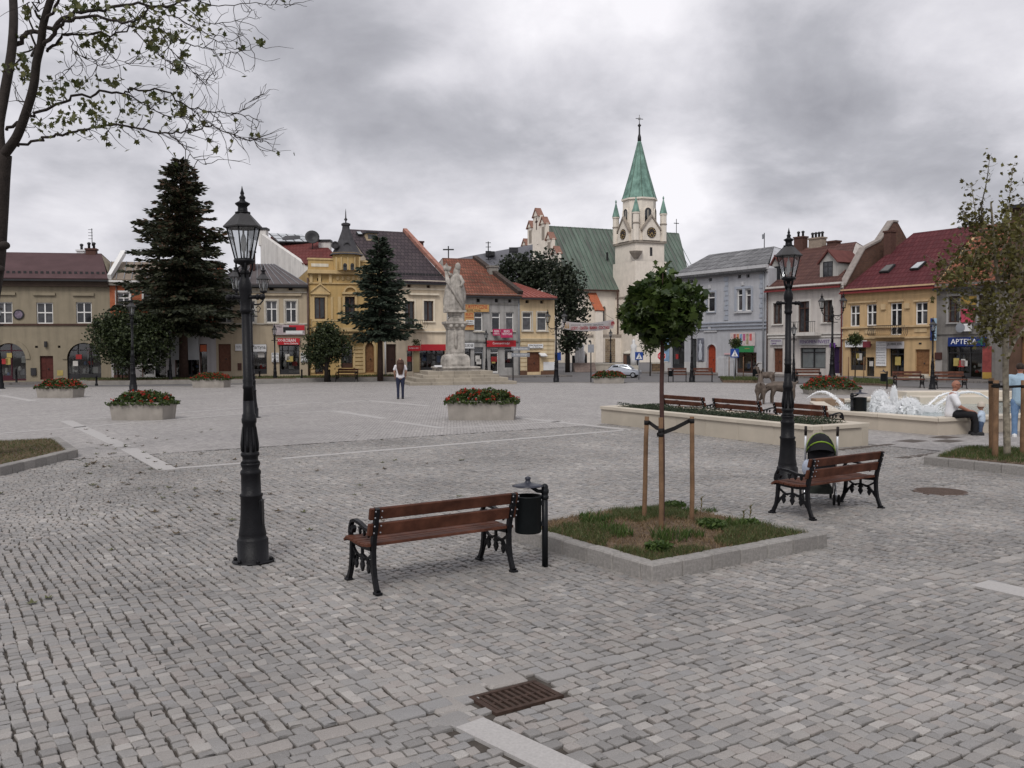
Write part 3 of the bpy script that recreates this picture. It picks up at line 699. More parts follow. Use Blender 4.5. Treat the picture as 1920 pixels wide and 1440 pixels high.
  for ok, u, rr in ((gableL, 0, a), (gableR, s.W, b)):
   if ok: g.append(MB().prism([(0, H - .04), (2 * Dm, H - .04), (Dm, zr - .06)], (u if u == 0 else u - .2, 0, 0), (0, 1, 0), (0, 0, 1), (.2, 0, 0), gm or s.wm) if abs(rr - u) < .6 else MB().add([(u, 0, H - .04), (u, 2 * Dm, H - .04), (rr, Dm, zr - .06)], [(0, 1, 2)], gm or s.wm))
   else: mb.slab([(u + (-.02 if u == 0 else .02), -over, H - dz + .06), (u + (-.02 if u == 0 else .02), 2 * Dm + over, H - dz + .06), (rr, Dm, zr)], thick, m)
  o = mb.build(name, s.e)
  for q in g: q.build('gable', s.e)
  if gutter: MB().box(uL, uR, -over - .10, -over + .02, H - dz - .14, H - dz - .02, gutter).build('gutter', s.e)
  s.rf = (a, b, zr, H - dz, over); return o
 def chimney(s, x0, x1, yb, yt, off, m, pots=0, potm=None, w=.6):
  u0, zt = s.pt(x0, yt, off); u1, zb = s.pt(x1, yb, off); mb = MB(); mb.box(u0, u1, off - w / 2, off + w / 2, zb - 1.2, zt - .12, m); mb.box(u0 - .06, u1 + .06, off - w / 2 - .06, off + w / 2 + .06, zt - .12, zt, m)
  c = mb.build('chimney', s.e)
  for k in range(pots):
   u = u0 + (u1 - u0) * (k + .5) / pots; MB().lathe([(.09, 0), (.09, .28), (.13, .32), (.13, .40), (.05, .46)], 10, (u, off, zt), potm or M_DARKF).build('chimney_pot', c)
  return c
 def on_roof(s, x, y):
  """picture point -> (u,y,z) on the front roof slope"""
  a, b, zr, z0, ov = s.rf; Dm = s.D / 2; k = (zr - z0) / (Dm + ov); lo, hi = -ov, Dm
  for _ in range(40):
   mid = (lo + hi) / 2; u, z = s.pt(x, y, mid)
   if z > z0 + (mid + ov) * k: lo = mid
   else: hi = mid
  u, z = s.pt(x, y, lo); return Vector((u, lo, z))
 def skylight(s, pts, m, fm=None):
  q = [s.on_roof(*p) for p in pts]; n = (q[1] - q[0]).cross(q[3] - q[0]).normalized(); n = n if n.z > 0 else -n
  MB().slab([p + n * .20 for p in q], .14, fm or M_DARKF).build('skylight', s.e)
  c = sum(q, Vector()) / 4; MB().slab([c + (p - c) * .82 + n * .22 for p in q], .015, m).build('skylight_pane', s.e)
 def seams(s, n, m, name='roof_seam'):
  a, b, zr, z0, ov = s.rf; Dm = s.D / 2; mb = MB()
  nn = Vector((0, -(zr - z0), Dm + ov)).normalized()
  for k in range(n + 1):
   t = k / n; p = Vector((s.W * t, -ov, z0 + .06)); q = Vector((a + (b - a) * t, Dm, zr))
   p2 = p + nn * .005; mb.obox(p2, (q - p), (.035, 0, 0), nn * .05, m)
  o = mb.build('roof_seams', s.e); o['kind'] = 'stuff'
 def sign(s, r, m, label, lines=(), proud=.14, name='shop_sign', thick=.06, group=None):
  """a sign board is a thing of its own; lines = (text, x0,y0,x1,y1 in the same picture units, material)"""
  u0, u1, z0, z1 = s.rect(r); cu, cz = (u0 + u1) / 2, (z0 + z1) / 2
  e = MB().bbox(-(u1 - u0) / 2, (u1 - u0) / 2, -thick / 2, thick / 2 + .0, -(z1 - z0) / 2, (z1 - z0) / 2, .012, m).build(name, None, loc=s.F.w(cu, -proud, cz)); e.rotation_euler = (0, 0, s.F.rz)
  tag(e, label, 'sign', group)
 # bracket back to the wall
  MB().box(-(u1 - u0) * .3, (u1 - u0) * .3, thick / 2 - .002, proud + .01, -.03, .03, M_DARKF).build('bracket', e)
  for (t, a0, b0, a1, b1, mm) in lines:
   x0, x1, y0, y1 = s.rect((a0, b0, a1, b1)); lettering(t, x1 - x0, y1 - y0, mm, e, ((x0 + x1) / 2 - cu, -thick / 2 - .006, (y0 + y1) / 2 - cz))
  return e
 def panel(s, r, m, name='panel', proud=.03, label=None):
  u0, u1, z0, z1 = s.rect(r); o = MB().box(u0, u1, -proud, .01, z0, z1, m).build(name, s.e)
  if label: o['label'] = label
  return o
 def arch_ring(s, x0, x1, ytop, yspring, w, m, proud=.08, name='arch_surround', down=None):
  u0, zs = s.pt(x0, yspring); u1, _ = s.pt(x1, yspring); _, zt = s.pt((x0 + x1) / 2, ytop); cu, rx, rz = (u0 + u1) / 2, (u1 - u0) / 2, zt - zs; mb = MB(); n = 14
  for k in range(n):
   t0, t1 = math.pi * k / n, math.pi * (k + 1) / n
   p = [(cu + rr * math.cos(t) * 1.0, zs + rq * math.sin(t)) for (t, rr, rq) in ((t0, rx, rz), (t0, rx + w, rz + w), (t1, rx + w, rz + w), (t1, rx, rz))]
   mb.prism(p, (0, -proud, 0), (1, 0, 0), (0, 0, 1), (0, proud + .01, 0), m)
  if down is not None:
   _, zd = s.pt(x0, down)
   mb.box(u0 - w, u0, -proud, .01, zd, zs, m); mb.box(u1, u1 + w, -proud, .01, zd, zs, m)
  return mb.build(name, s.e)
# where the fronts stand
def chain(start, steps):
 """start ground point; steps (px, azimuth): walk along the front until the sight line of px"""
 p = Vector(start); out = []
 for px, az in steps:
  d = Vector((math.sin(R(az)), math.cos(R(az)))); sgt = ray(px, 655); k = sgt.x / sgt.y
  t = (k * p.y - p.x) / (d.x - k * d.y); q = p + d * t; out.append((p.copy(), q.copy(), d)); p = q
 return out
def X_at(px, Y): r_ = ray(px, 655); return r_.x / r_.y * Y
pL = Vector((X_at(208, 62), 62))
segL = chain(pL, [(405, 79), (578, 80), (718, 72), (838, 65), (975, 68), (1040, 67)])
segA = chain(pL, [(-70, 259)])[0]
pR = Vector((X_at(1440, 70), 70))
segR = chain(pR, [(1580, 147), (1755, 147), (1892, 147)])
segI = chain(pR, [(1253, -32)])[0]
def fac(seg, rev=False):
 a, b, _ = seg
 if rev: a, b = b, a
 return Facade(a, b - a), (b - a).length
def plaster(n, c, **k): return mat(n, c, .88, k.get('var', .08), 1.3, .12, 90, dirt=k.get('dirt', .22))
# house with two arches (far left)
def house_arches():
 F, W = fac(segA, True); wm = plaster('dun plaster', (.26, .222, .16))
 h = House('arcaded_house', 'dun plaster house with two shop arches and brown door, beside the big spruce', F, W, 0, 9, wm, Z1)
 h.H = h.pt(300, 800)[1]
 band = mat('brown eaves board', (.05, .032, .022), .6, .2)
 for r in ((-150, 920, -75, 1040), (-22, 920, 70, 1040), (205, 922, 298, 1040), (428, 920, 516, 1038)): h.win(r, 'plus', sill=False, surw=.1)
 for r in ((-165, 865, -60, 880), (-32, 865, 88, 880), (188, 867, 312, 882), (410, 868, 530, 884)): h.bar(r, .13, 'window_ledge', wm)
 z = h.pt(300, 1046)[1]; h.band(z - .06, z + .06, .08, 'string_course', M_BROWNF)
 h.band(h.H - .38, h.H - .02, .30, 'eaves_board', band)
 h.shop((-40, 1150, 145, 1362), (1.2, 1), (1,), mat('plum frame', (.06, .012, .02), .5), goods=8, arch=.9, posters=3); h.arch_ring(-40, 145, 1150, 1240, .28, wm, .07)
 h.shop((378, 1148, 568, 1352), (1, 1.2, 1), (), goods=14, arch=.95, posters=2); h.arch_ring(378, 568, 1148, 1240, .28, wm, .07)
 h.door((225, 1222, 300, 1356), mat('oxblood door', (.08, .02, .015), .5, .2)); h.panel((175, 1290, 205, 1332), M_DARKF, 'letter_box', .1)
 h.panel((252, 1140, 266, 1172), M_DARKF, 'wall_lamp', .16); h.panel((322, 1303, 355, 1333), GOODS[2], 'notice', .02)
 for r in ((197, 1165, 213, 1177), (325, 1164, 340, 1177)): h.hole(r)
 h.wall()
 h.roof((-120, 634), (570, 648), mat('aubergine sheet roof', (.085, .052, .054), .8, .15, .8, .1, 20, spec=.08), ze=h.H + .30, over=.45)
 a, b, zr, z0, ov = h.rf; mb = MB()  # snow stops
 for k in range(26):
  u = .2 + k * (W - .4) / 25; mb.box(u, u + .18, .35, .40, z0 + (zr - z0) * .16, z0 + (zr - z0) * .16 + .22, M_DARKF)
 mb.build('snow_guards', h.e)['kind'] = 'stuff'
 g = MB(); g.slab([(W - .02, -.5, h.H + .42), (W + .22, -.5, h.H + .42), (W + .22 - .1, 4.5, zr + .25), (W - .2, 4.5, zr + .25)], .35, M_WHITE); g.build('fire_wall_coping', h.e)
 h.chimney(487, 543, 640, 618, 4.5, mat('brick red', (.085, .043, .034), .85, .2, 8), 2); h.chimney(437, 482, 642, 626, 4.9, M_WSIGN, 1)
 u, z = h.pt(518, 580, 4.5); z1 = h.pt(518, 505, 4.5)[1]; m = MB(); m.tube([(u, 4.5, z - .3), (u, 4.5, z1)], .03, 6, M_DARKF)
 for k in range(4): m.box(u - .25, u + .05, 4.49, 4.51, z1 - .1 - k * .22, z1 - .07 - k * .22, M_DARKF)
 m.build('roof_aerial', h.e)
 # round plate on the wall
 u, z = h.pt(106, 989); e = MB().lathe([(.34, 0), (.34, .05), (.29, .06), (.27, .045)], 24, (0, 0, 0), M_DARKF, False, ax=(0, -1, 0)).build('round_sign', None, loc=F.w(u, -.02, z)); e.rotation_euler = (0, 0, F.rz)
 tag(e, 'round dark emblem plate on the dun house between two upper windows', 'sign'); MB().lathe([(.25, 0), (.25, .055)], 24, (0, 0, 0), mat('emblem grey', (.16, .13, .17), .5, .5, 6), False, ax=(0, -1, 0)).build('emblem', e)
house_arches()
# orange brick house behind the spruce
def house_orange():
 F, W = fac(segL[0]); om = brick_mat('orange brick', ((.42, .13, .06), (.34, .10, .05)), (.36, .16, .09), .25, .075, .008, bump=.2, var=.15); gm = plaster('pale grey plaster', (.42, .40, .40))
 h = House('orange_house', 'orange brick house with white surrounds and pale shop floor behind the big spruce', F, W, 0, 9, om, Z1)
 h.H = h.pt(800, 790)[1]; zs = h.pt(1000, 1075)[1]
 for x in (640, 790, 940, 1090): h.win((x + 20, 865, x + 88, 945), 'cross', sur=M_WHITE); h.hole((x + 60, 838, x + 95, 862))
 h.band(h.H - .45, h.H, .25, 'cornice', M_TRIM); h.band(zs - .25, zs + .03, .12, 'string_course', gm)
 h.shop((640, 1130, 740, 1350), (1, 1.4), (0,), goods=8); h.shop((800, 1250, 935, 1352), (1, 1), (1,), M_WHITE, goods=5); h.shop((985, 1150, 1120, 1355), (2, 1), (), goods=8)
 h.shop((1125, 1155, 1165, 1355), (1,), (0,), goods=4)
 h.wall(m2=gm, zsplit=zs); h.pipe(655, 812, 1350)
 h.roof((625, 690), (1220, 700), mat('buff sheet roof', (.22, .18, .145), .8, .15, .8, .1, 20, spec=.08), ze=h.H + .02, gutter=M_WHITE); h.seams(14, M_PIPEG)
 h.sign((965, 1112, 1124, 1244), mat('grey awning', (.40, .41, .42), .7, .05), 'big blank grey board over the shop behind the spruce trunk', proud=.5)
 h.sign((1127, 1160, 1163, 1198), mat('orange sign', (.5, .12, .05), .5), 'small orange sign over the doorway right of the spruce trunk', proud=.12)
 h.panel((640, 1330, 735, 1352), mat('brick red', (.085, .043, .034), .85, .2, 8), 'plinth', .03)
house_orange()
# beige house with the ROBAN shop
def house_beige():
 F, W = fac(segL[1]); wm = plaster('beige plaster', (.41, .34, .245)); pm_ = plaster('cream stucco panel', (.50, .44, .34))
 h = House('beige_house', 'beige two storey house with grey seamed roof and red shop sign', F, W, 0, 9, wm, Z2)
 h.H = h.pt(530, 630)[1]
 for a, b in ((250, 322), (405, 492), (556, 642)): h.win((a, 757, b, 925), 'cross', sur=M_TRIM)
 h.win((60, 757, 140, 925), 'cross', sur=M_TRIM)
 for a, b in ((20, 180), (195, 338), (370, 680)): h.bar((a, 702, b, 718), .16, 'window_ledge', wm)
 for a, b in ((20, 95), (110, 190), (250, 330), (340, 415), (475, 565), (630, 700)): h.panel((a, 650, b, 683), pm_, 'stucco_panel', .03)
 for a, b in ((430, 465), (580, 612)): h.hole((a, 652, b, 676))
 h.band(h.H - .28, h.H + .02, .28, 'eaves_board', mat('black eaves', (.03, .026, .026), .6))
 z = h.pt(500, 640)[1]; h.band(z - .05, z + .04, .12, 'cornice', M_TRIM); z = h.pt(500, 690)[1]; h.band(z - .05, z + .03, .10, 'cornice', M_TRIM)
 z = h.pt(500, 933)[1]; h.band(z - .06, z + .04, .08, 'string_course', M_TRIM)
 h.door((40, 1090, 136, 1302)); h.shop((300, 1092, 412, 1322), (1,), (), goods=8, posters=1); h.shop((510, 1097, 665, 1325), (1, 1.3), (1,), goods=8, posters=2)
 h.wall()
 h.roof((230, 476), (465, 470), mat('grey sheet roof', (.115, .10, .10), .8, .12, .8, .1, 20, spec=.08), ze=h.H + .05, gableR=False, gableL=False); h.seams(11, M_PIPEG)
 h.pipe(728, 580, 1335, r=.07); h.chimney(282, 322, 480, 372, 3.0, mat('dark brick', (.07, .035, .03), .9, .3, 8), 0)
 h.sign((495, 1046, 668, 1096), M_REDSIGN, 'red shop sign reading ROBAN with white chevrons over a doorway', (('>>>', 498, 1052, 536, 1072, M_INKW), ('ROBAN', 542, 1050, 636, 1075, M_INKW), ('Iwona Zielinska', 548, 1079, 655, 1092, M_INKW)))
 s = h.sign((463, 942, 706, 1020), mat('pale poster', (.42, .36, .37), .6, .2, 3), 'wide pale and red advertising board above the red shop sign', (('EXPRESS', 474, 948, 530, 964, M_INKB),))
 for r, m in (((585, 945, 704, 985), M_REDSIGN), ((540, 960, 640, 1000), M_INKB), ((560, 988, 690, 1012), M_WSIGN)):
  u0, u1, z0, z1 = h.rect(r); c = s.location - F.o; cu, cz = c.dot(F.U), c.z; MB().box(u0 - cu, u1 - cu, -.045 - .004 * (m is M_WSIGN) - .002 * (m is M_INKB), -.02, z0 - cz, z1 - cz, m).build('printed_patch', s)
 h.sign((300, 1094, 410, 1148), M_WSIGN, 'grey-white sign in script letters over a shop window behind the near lamp post', (('Martyna', 296, 1100, 404, 1136, M_INKB),), .10)
 for r, t in (((450, 1158, 506, 1230), 'white notice boards beside the red shop doorway, nearer the lamp'), ((674, 1158, 726, 1230), 'white notice boards between the red shop doorway and the rain pipe')):
  s = h.sign(r, M_WSIGN, t, (), .07)
  for k in range(3): lettering(('AUTO', 'FOTO', 'XERO')[k], .42, .12, M_INKB, s, (0, -.04, .25 - k * .25))
 h.sign((170, 1090, 222, 1142), M_WSIGN, 'small white sign beside the brown door of the beige house', (('TO TU', 178, 1105, 215, 1125, M_INKB),), .07)
 h.panel((188, 1238, 218, 1290), mat('brick red', (.085, .043, .034), .85, .2, 8), 'meter_box', .08)
house_beige()
# tall house behind with white fire wall, red roof and glass
def house_behind():
 e = empty('tall_white_house', PD(600, 700, 80), 0, 'white gabled house with red tiled roof and glazed skylight behind the beige house', 'house', 'houses round the square'); e.location.z = 0
 o = Vector(e.location)
 def P(x, y, Y): return PD(*Z2(x, y), Y) - o
 wm = plaster('white plaster', (.62, .60, .57)); mb = MB()
 A, B, Cc, Dd = P(362, 236, 84), P(500, 335, 79), P(697, 470, 75), P(728, 600, 74.6)
 base = [Vector((p.x, p.y, 0)) for p in (Dd, A)]
 poly = [A, B, Cc, Vector((Cc.x, Cc.y, 0)), Vector((A.x, A.y, 0))]
 n = Vector((-1, -.6, 0)).normalized(); vs = poly + [p - n * .35 for p in poly]; k = len(poly)
 mb.add(vs, [tuple(range(k)), tuple(range(2 * k - 1, k - 1, -1))] + [(i, (i + 1) % k, (i + 1) % k + k, i + k) for i in range(k)], wm); mb.build('fire_wall', e)
 rm = brick_mat('crimson tiles', ((.13, .040, .036), (.10, .032, .03)), (.09, .02, .018), .3, .33, .03, bump=.5, var=.15)
 R0, R1, E0, E1 = P(425, 258, 84), P(800, 333, 82), P(700, 468, 75), P(960, 440, 75)
 r = MB(); r.slab([P(440, 262, 83.8), P(800, 262, 82.0), P(1010, 470, 75), P(690, 470, 75)], .15, rm); r.build('roof', e)
 g = MB(); q = [P(432, 256, 83.4), P(690, 268, 82.2), P(770, 326, 80.5), P(505, 322, 80.5)]; q = [p + Vector((0, -.25, .22)) for p in q]
 g.slab(q, .1, M_DARKF); g.build('glazed_roof_frame', e)
 sky = mat('skylight glass', (.42, .44, .46), .45, .1, spec=.3)
 for i in range(4):
  for j in range(3):
   def bl(a, b): return q[0].lerp(q[1], a).lerp(q[3].lerp(q[2], a), b)
   a0, a1, b0, b1 = i / 4 + .02, (i + 1) / 4 - .02, j / 3 + .03, (j + 1) / 3 - .03
   MB().slab([p + Vector((0, -.01, .03)) for p in (bl(a0, b0), bl(a1, b0), bl(a1, b1), bl(a0, b1))], .02, sky).build('skylight_pane', e)
 c = MB(); a, b = P(360, 232, 84), P(410, 245, 84); c.box(a.x - .1, b.x, a.y - .2, a.y + .7, a.z - 1.2, a.z + .25, wm); c.box(a.x - .2, b.x + .1, a.y - .3, a.y + .8, a.z + .25, a.z + .45, M_DARKF); c.build('chimney', e)
 a, b = P(812, 380, 79), P(898, 302, 79); c = MB(); c.box(a.x, b.x, a.y, a.y + .8, a.z - .8, b.z, wm); c.box(a.x - .08, b.x + .08, a.y - .08, a.y + .88, b.z, b.z + .2, M_DARKF); c.build('chimney', e)
 # satellite dish
 p = P(762, 272, 78.5); MB().lathe([(.02, 0), (.36, .06), (.62, .2), (.60, .22), (.35, .09), (.02, .03)], 18, p, M_DARKF, True, ax=(.25, -1, .35), caps=False).tube([p + Vector((0, .2, -1.6)), p + Vector((0, .1, 0))], .04, 6, M_DARKF).build('satellite_dish', e)
 # rest of the body
 b = MB(); b.prism([(Cc.x, Cc.y), (E1.x + 2.0, E1.y), (E1.x + 2.5, 84), (A.x + .4, 84)], (0, 0, 0), (1, 0, 0), (0, 1, 0), (0, 0, Cc.z - .3), wm); b.build('wall', e)
house_behind()
# yellow house with the turret
def house_turret():
 F, W = fac(segL[2]); wm = plaster('ochre plaster', (.47, .325, .14)); tm = plaster('pale ochre stucco', (.54, .40, .21), dirt=.25)
 h = House('turret_house', 'ornate ochre house with corner turret, dark pointed roof and stone balcony', F, W, 0, 9, wm, Z2)
 h.H = h.pt(830, 525)[1]; dk = mat('slate dark', (.05, .048, .052), .6, .25, 3, .2, 30)
 for r in ((780, 730, 862, 897), (1015, 725, 1092, 890)): h.win(r, 'two', M_BROWNF, tm, True, surw=.16)
 h.win((1230, 730, 1300, 890), 'two', M_BROWNF, tm); h.hole((800, 582, 838, 606))
 h.shop((785, 1120, 850, 1322), (1,), (0,), M_BROWNF, goods=2); h.shop((985, 1085, 1076, 1275), (1,), (), M_BROWNF, goods=8, arch=1.0); h.arch_ring(985, 1076, 1085, 1140, .16, tm, .06, down=1275)
 h.door((1170, 1076, 1240, 1312), M_DOOR2, True, arch=1.0); h.arch_ring(1170, 1240, 1076, 1130, .16, tm, .06, down=1310)
 z = h.pt(830, 530)[1]; h.band(z - .16, z + .10, .32, 'cornice', tm); z2 = h.pt(830, 548)[1]; h.band(z2 - .05, z2 + .04, .2, 'cornice', tm)
 z = h.pt(830, 620)[1]; h.band(z - .05, z + .03, .1, 'string_course', tm); z = h.pt(830, 1050)[1]; h.band(z - .06, z + .05, .12, 'string_course', tm)
 # parapet with white panel
 u0, u1, z0, z1 = h.rect((705, 440, 925, 522)); q = MB(); q.box(u0 + .25, u1, .0, .35, z0, z1, wm); q.box(u0 + .2, u1 + .02, -.06, .42, z1, z1 + .12, tm); q.build('parapet', h.e); h.panel((755, 470, 888, 494), plaster('white panel', (.66, .62, .52)), 'parapet_panel', .03)
 u0, u1, z0, z1 = h.rect((1140, 460, 1300, 522)); q = MB(); q.box(u0, u1, .0, .35, z0, z1, wm); q.box(u0, u1, -.06, .42, z1, z1 + .12, tm); q.build('parapet', h.e)
 # pediments over the two tall windows
 a, zb = h.pt(755, 697); b, _ = h.pt(892, 697); _, zt = h.pt(823, 632); m = MB(); m.prism([(a, zb), (b, zb), (b, zb + .09), ((a + b) / 2, zt), (a, zb + .09)], (0, -.07, 0), (1, 0, 0), (0, 0, 1), (0, .08, 0), tm)
 m.prism([(a - .05, zb + .06), (a - .05, zb + .16), ((a + b) / 2, zt + .10), (b + .05, zb + .16), (b + .05, zb + .06), ((a + b) / 2, zt)], (0, -.16, 0), (1, 0, 0), (0, 0, 1), (0, .17, 0), tm); m.box(a - .05, b + .05, -.16, .01, zb - .1, zb, tm); m.build('pediment', h.e)
 h.arch_ring(1015, 1095, 655, 690, .12, tm, .16, 'pediment'); h.bar((990, 690, 1112, 706), .16, 'window_ledge', tm)
 # pilasters, brackets and quoin bands
 for x0, x1 in ((745, 765), (905, 922), (960, 985)): h.bar((x0, 725, x1, 900), .06, 'pilaster', tm)
 for x in (752, 818, 900): h.bar((x - 10, 553, x + 12, 618), .12, 'bracket', tm)
 for k in range(7):
  y = 1110 + k * 30; h.bar((1092, y, 1160, y + 22), .05, 'quoin', tm); h.bar((752, y, 782, y + 22), .05, 'quoin', tm)
 for k in range(5):
  u0, u1, z0, z1 = h.rect((945 + k * 40, 560, 975 + k * 40, 608)); MB().ball(((u0 + u1) / 2, -.02, (z0 + z1) / 2), .5 * (u1 - u0), tm, 8, 6, (1, .25, 1.2)).build('stucco_ornament', h.e)
 # balcony
 u0, u1, z0, z1 = h.rect((750, 905, 1118, 995)); m = MB(); m.box(u0, u1, -.9, .01, z0, z0 + .28, tm); m.box(u0 + .1, u1 - .1, -.75, .01, z0 - .25, z0, tm); m.build('balcony_slab', h.e)
 m = MB(); m.box(u0 + .02, u1 - .02, -.88, -.76, z1 - .12, z1, tm); m.box(u0 + .02, u1 - .02, -.86, -.78, z0 + .28, z1 - .12, wm)
 for s_ in (u0 + .02, u1 - .14): m.box(s_, s_ + .12, -.76, .01, z0 + .28, z1, tm)
 m.build('balcony_parapet', h.e)
 h.wall()
 # turret
 cu = h.pt(1030, 460)[0]; r0 = h.pt(1140, 460)[0] - cu; zt = h.pt(1030, 405)[1]; zb = h.pt(1030, 526)[1]; z2 = h.pt(1030, 900)[1]
 t = MB(); rr = r0 * 1.02; cy = .1; n = 8; rot = math.pi / 8
 t.lathe([(rr, zb), (rr, zt), (rr + .10, zt), (rr + .10, zt + .14), (rr - .2, zt + .15)], n, (cu, cy + .2, 0), wm, False, rot); tw = t.build('turret', h.e)
 for x0 in (1003, 1060):
  u0, u1, q0, q1 = h.rect((x0, 458, x0 + 30, 520), -r0 * .8); y = cy + .2 - rr * math.cos(math.pi / 8) - .012; w = MB(); w.box(u0, u1, y, y + .06, q0, q1 - .2, M_GLASS); w.lathe([((u1 - u0) / 2, 0), ((u1 - u0) / 2, .06)], 16, ((u0 + u1) / 2, y + .06, q1 - .2), M_GLASS, False, ax=(0, -1, 0)); w.build('window', tw)
 for x0 in (950, 990, 1040, 1093, 1130):
  u0, u1, q0, q1 = h.rect((x0 - 5, 418, x0 + 5, 515), -r0 * .8); MB().box(u0, u1, cy + .2 - rr * .97, cy + .2 - rr * .9, q0, q1, tm).build('pilaster', tw)
 zz = [h.pt(1030, y)[1] for y in (405, 380, 340, 290, 225, 200, 165)]; rad = [rr * 1.22, rr * .98, rr * .78, rr * .56, rr * .34, rr * .27, rr * .24]
 sp = MB(); sp.lathe(list(zip(rad, zz)), n, (cu, cy + .2, 0), dk, False, rot); q = zz[-1]; sp.lathe([(rr * .31, q - .08), (rr * .33, q + .05), (rr * .2, q + .12)], n, (cu, cy + .2, 0), dk, False, rot)
 za = h.pt(1005, 40)[1]; sp.lathe([(.05, q), (.05, q + .25), (.13, q + .36), (.05, q + .48), (.03, q + .9), (.005, za)], 8, (cu, cy + .2, 0), dk); sp.build('spire', tw)
 for x, y in ((1030, 330), (940, 325)):
  u, z = h.pt(x, y, -rr * .4); d = MB(); yy = cy + .2 - rr * .72; d.lathe([(.26, 0), (.26, .35), (.19, .36), (.18, .30)], 14, (u, yy + .35, z), dk, False, ax=(0, -1, 0)); d.build('dormer', tw)
 MB().box(.1, W - .02, .36, 8.9, h.H, h.H + .12, dk).build('roof', h.e)
house_turret()
# cream house with the steep dark roof
def house_cream():
 F, W = fac(segL[3]); wm = plaster('cream plaster', (.68, .58, .44)); tm = plaster('light cream stucco', (.72, .64, .51))
 h = House('cream_house', 'cream house with steep dark roof and red awnings behind the stone monument', F, W, 0, 12, wm, Z3)
 h.H = h.pt(700, 482)[1]; rm = brick_mat('dark shingle', ((.078, .062, .066), (.055, .044, .05)), (.03, .025, .028), .3, .30, .025, bump=.5, var=.12)
 h.win((553, 672, 636, 905), 'two', M_BROWNF, tm, False); h.win((718, 670, 801, 846), 'two', M_BROWNF, tm, True); h.win((395, 672, 470, 846), 'two', M_BROWNF, tm, True)
 for r in ((575, 528, 606, 553), (743, 533, 775, 557), (440, 528, 470, 553)): h.hole(r, M_BROWNF)
 h.bar((580, 604, 845, 620), .2, 'window_ledge', tm); h.bar((380, 604, 500, 620), .2, 'window_ledge', tm)
 for y, p in ((498, .28), (515, .16), (567, .08), (935, .14)):
  z = h.pt(700, y)[1]; h.band(z - .07, z + .05, p, 'cornice', tm)
 h.door((392, 1046, 478, 1292), M_BROWNF); h.shop((572, 1100, 620, 1285), (1,), (0,), goods=3, posters=1); h.shop((682, 1095, 902, 1288), (1, 1.1, 1), (), goods=14)
 h.wall(); h.pipe(377, 960, 1325, M_WSIGN)
 h.roof((40, 50), (540, 63), rm, over=.4); a, b, zr, z0, ov = h.rf; mb = MB()
 for k in range(22):
  u = .15 + k * (W - .3) / 21; mb.box(u, u + .16, .35, .4, z0 + (zr - z0) * .13, z0 + (zr - z0) * .13 + .16, M_DARKF)
 mb.build('snow_guards', h.e)['kind'] = 'stuff'
 c = MB(); c.slab([(W - .05, -.45, h.H + .22), (W + .28, -.45, h.H + .22), (b + .30, 6, zr + .3), (b - .02, 6, zr + .3)], .3, brick_mat('pink coping', ((.34, .17, .13), (.30, .15, .12)), (.2, .1, .08), .4, .5, .02)); c.build('verge_coping', h.e)
 h.skylight([(125, 85), (165, 85), (185, 110), (145, 110)], mat('skylight glass', (.50, .52, .55), .12));
 p = h.on_roof(262, 140); d = MB(); d.box(p.x - .42, p.x + .42, p.y - .1, p.y + 1.4, p.z - .1, p.z + .5, plaster('dormer buff', (.45, .36, .24))); d.box(p.x - .5, p.x + .5, p.y - .3, p.y + 1.6, p.z + .5, p.z + .6, M_DARKF); d.box(p.x - .3, p.x + .3, p.y - .12, p.y, p.z + .08, p.z + .42, M_GLASS); d.build('dormer', h.e)
 h.chimney(652, 705, 190, 150, 6.4, mat('dark brick', (.07, .035, .03), .9, .3, 8), 0)
 # red awnings and pilaster
 for r, t in (((570, 1060, 680, 1106), 'narrow red shop sign with small white lettering on the cream house'), ((684, 1048, 898, 1102), 'wide plain red awning board over the bookshop window of the cream house')):
  h.sign(r, M_REDSIGN, t, (('kolporter', 580, 1074, 664, 1088, M_INKW),) if r[0] == 570 else (), .25)
 h.panel((626, 1106, 678, 1290), plaster('tan pilaster', (.42, .34, .20)), 'pilaster', .06)
 # dark wrought iron balcony basket with flowers
 u0, u1, z0, z1 = h.rect((632, 838, 716, 916)); u0 -= 1.4; m = MB(); m.box(u0, u1, -.7, .01, z0, z0 + .08, tm)
 for k in range(14):
  u = u0 + (u1 - u0) * k / 13; m.tube([(u, -.68, z0 + .08), (u, -.82, z0 + .3), (u, -.68, z1)], .014, 5, M_DARKF)
 m.box(u0, u1, -.70, -.66, z1 - .04, z1, M_DARKF); m.build('iron_balcony', h.e)
house_cream()
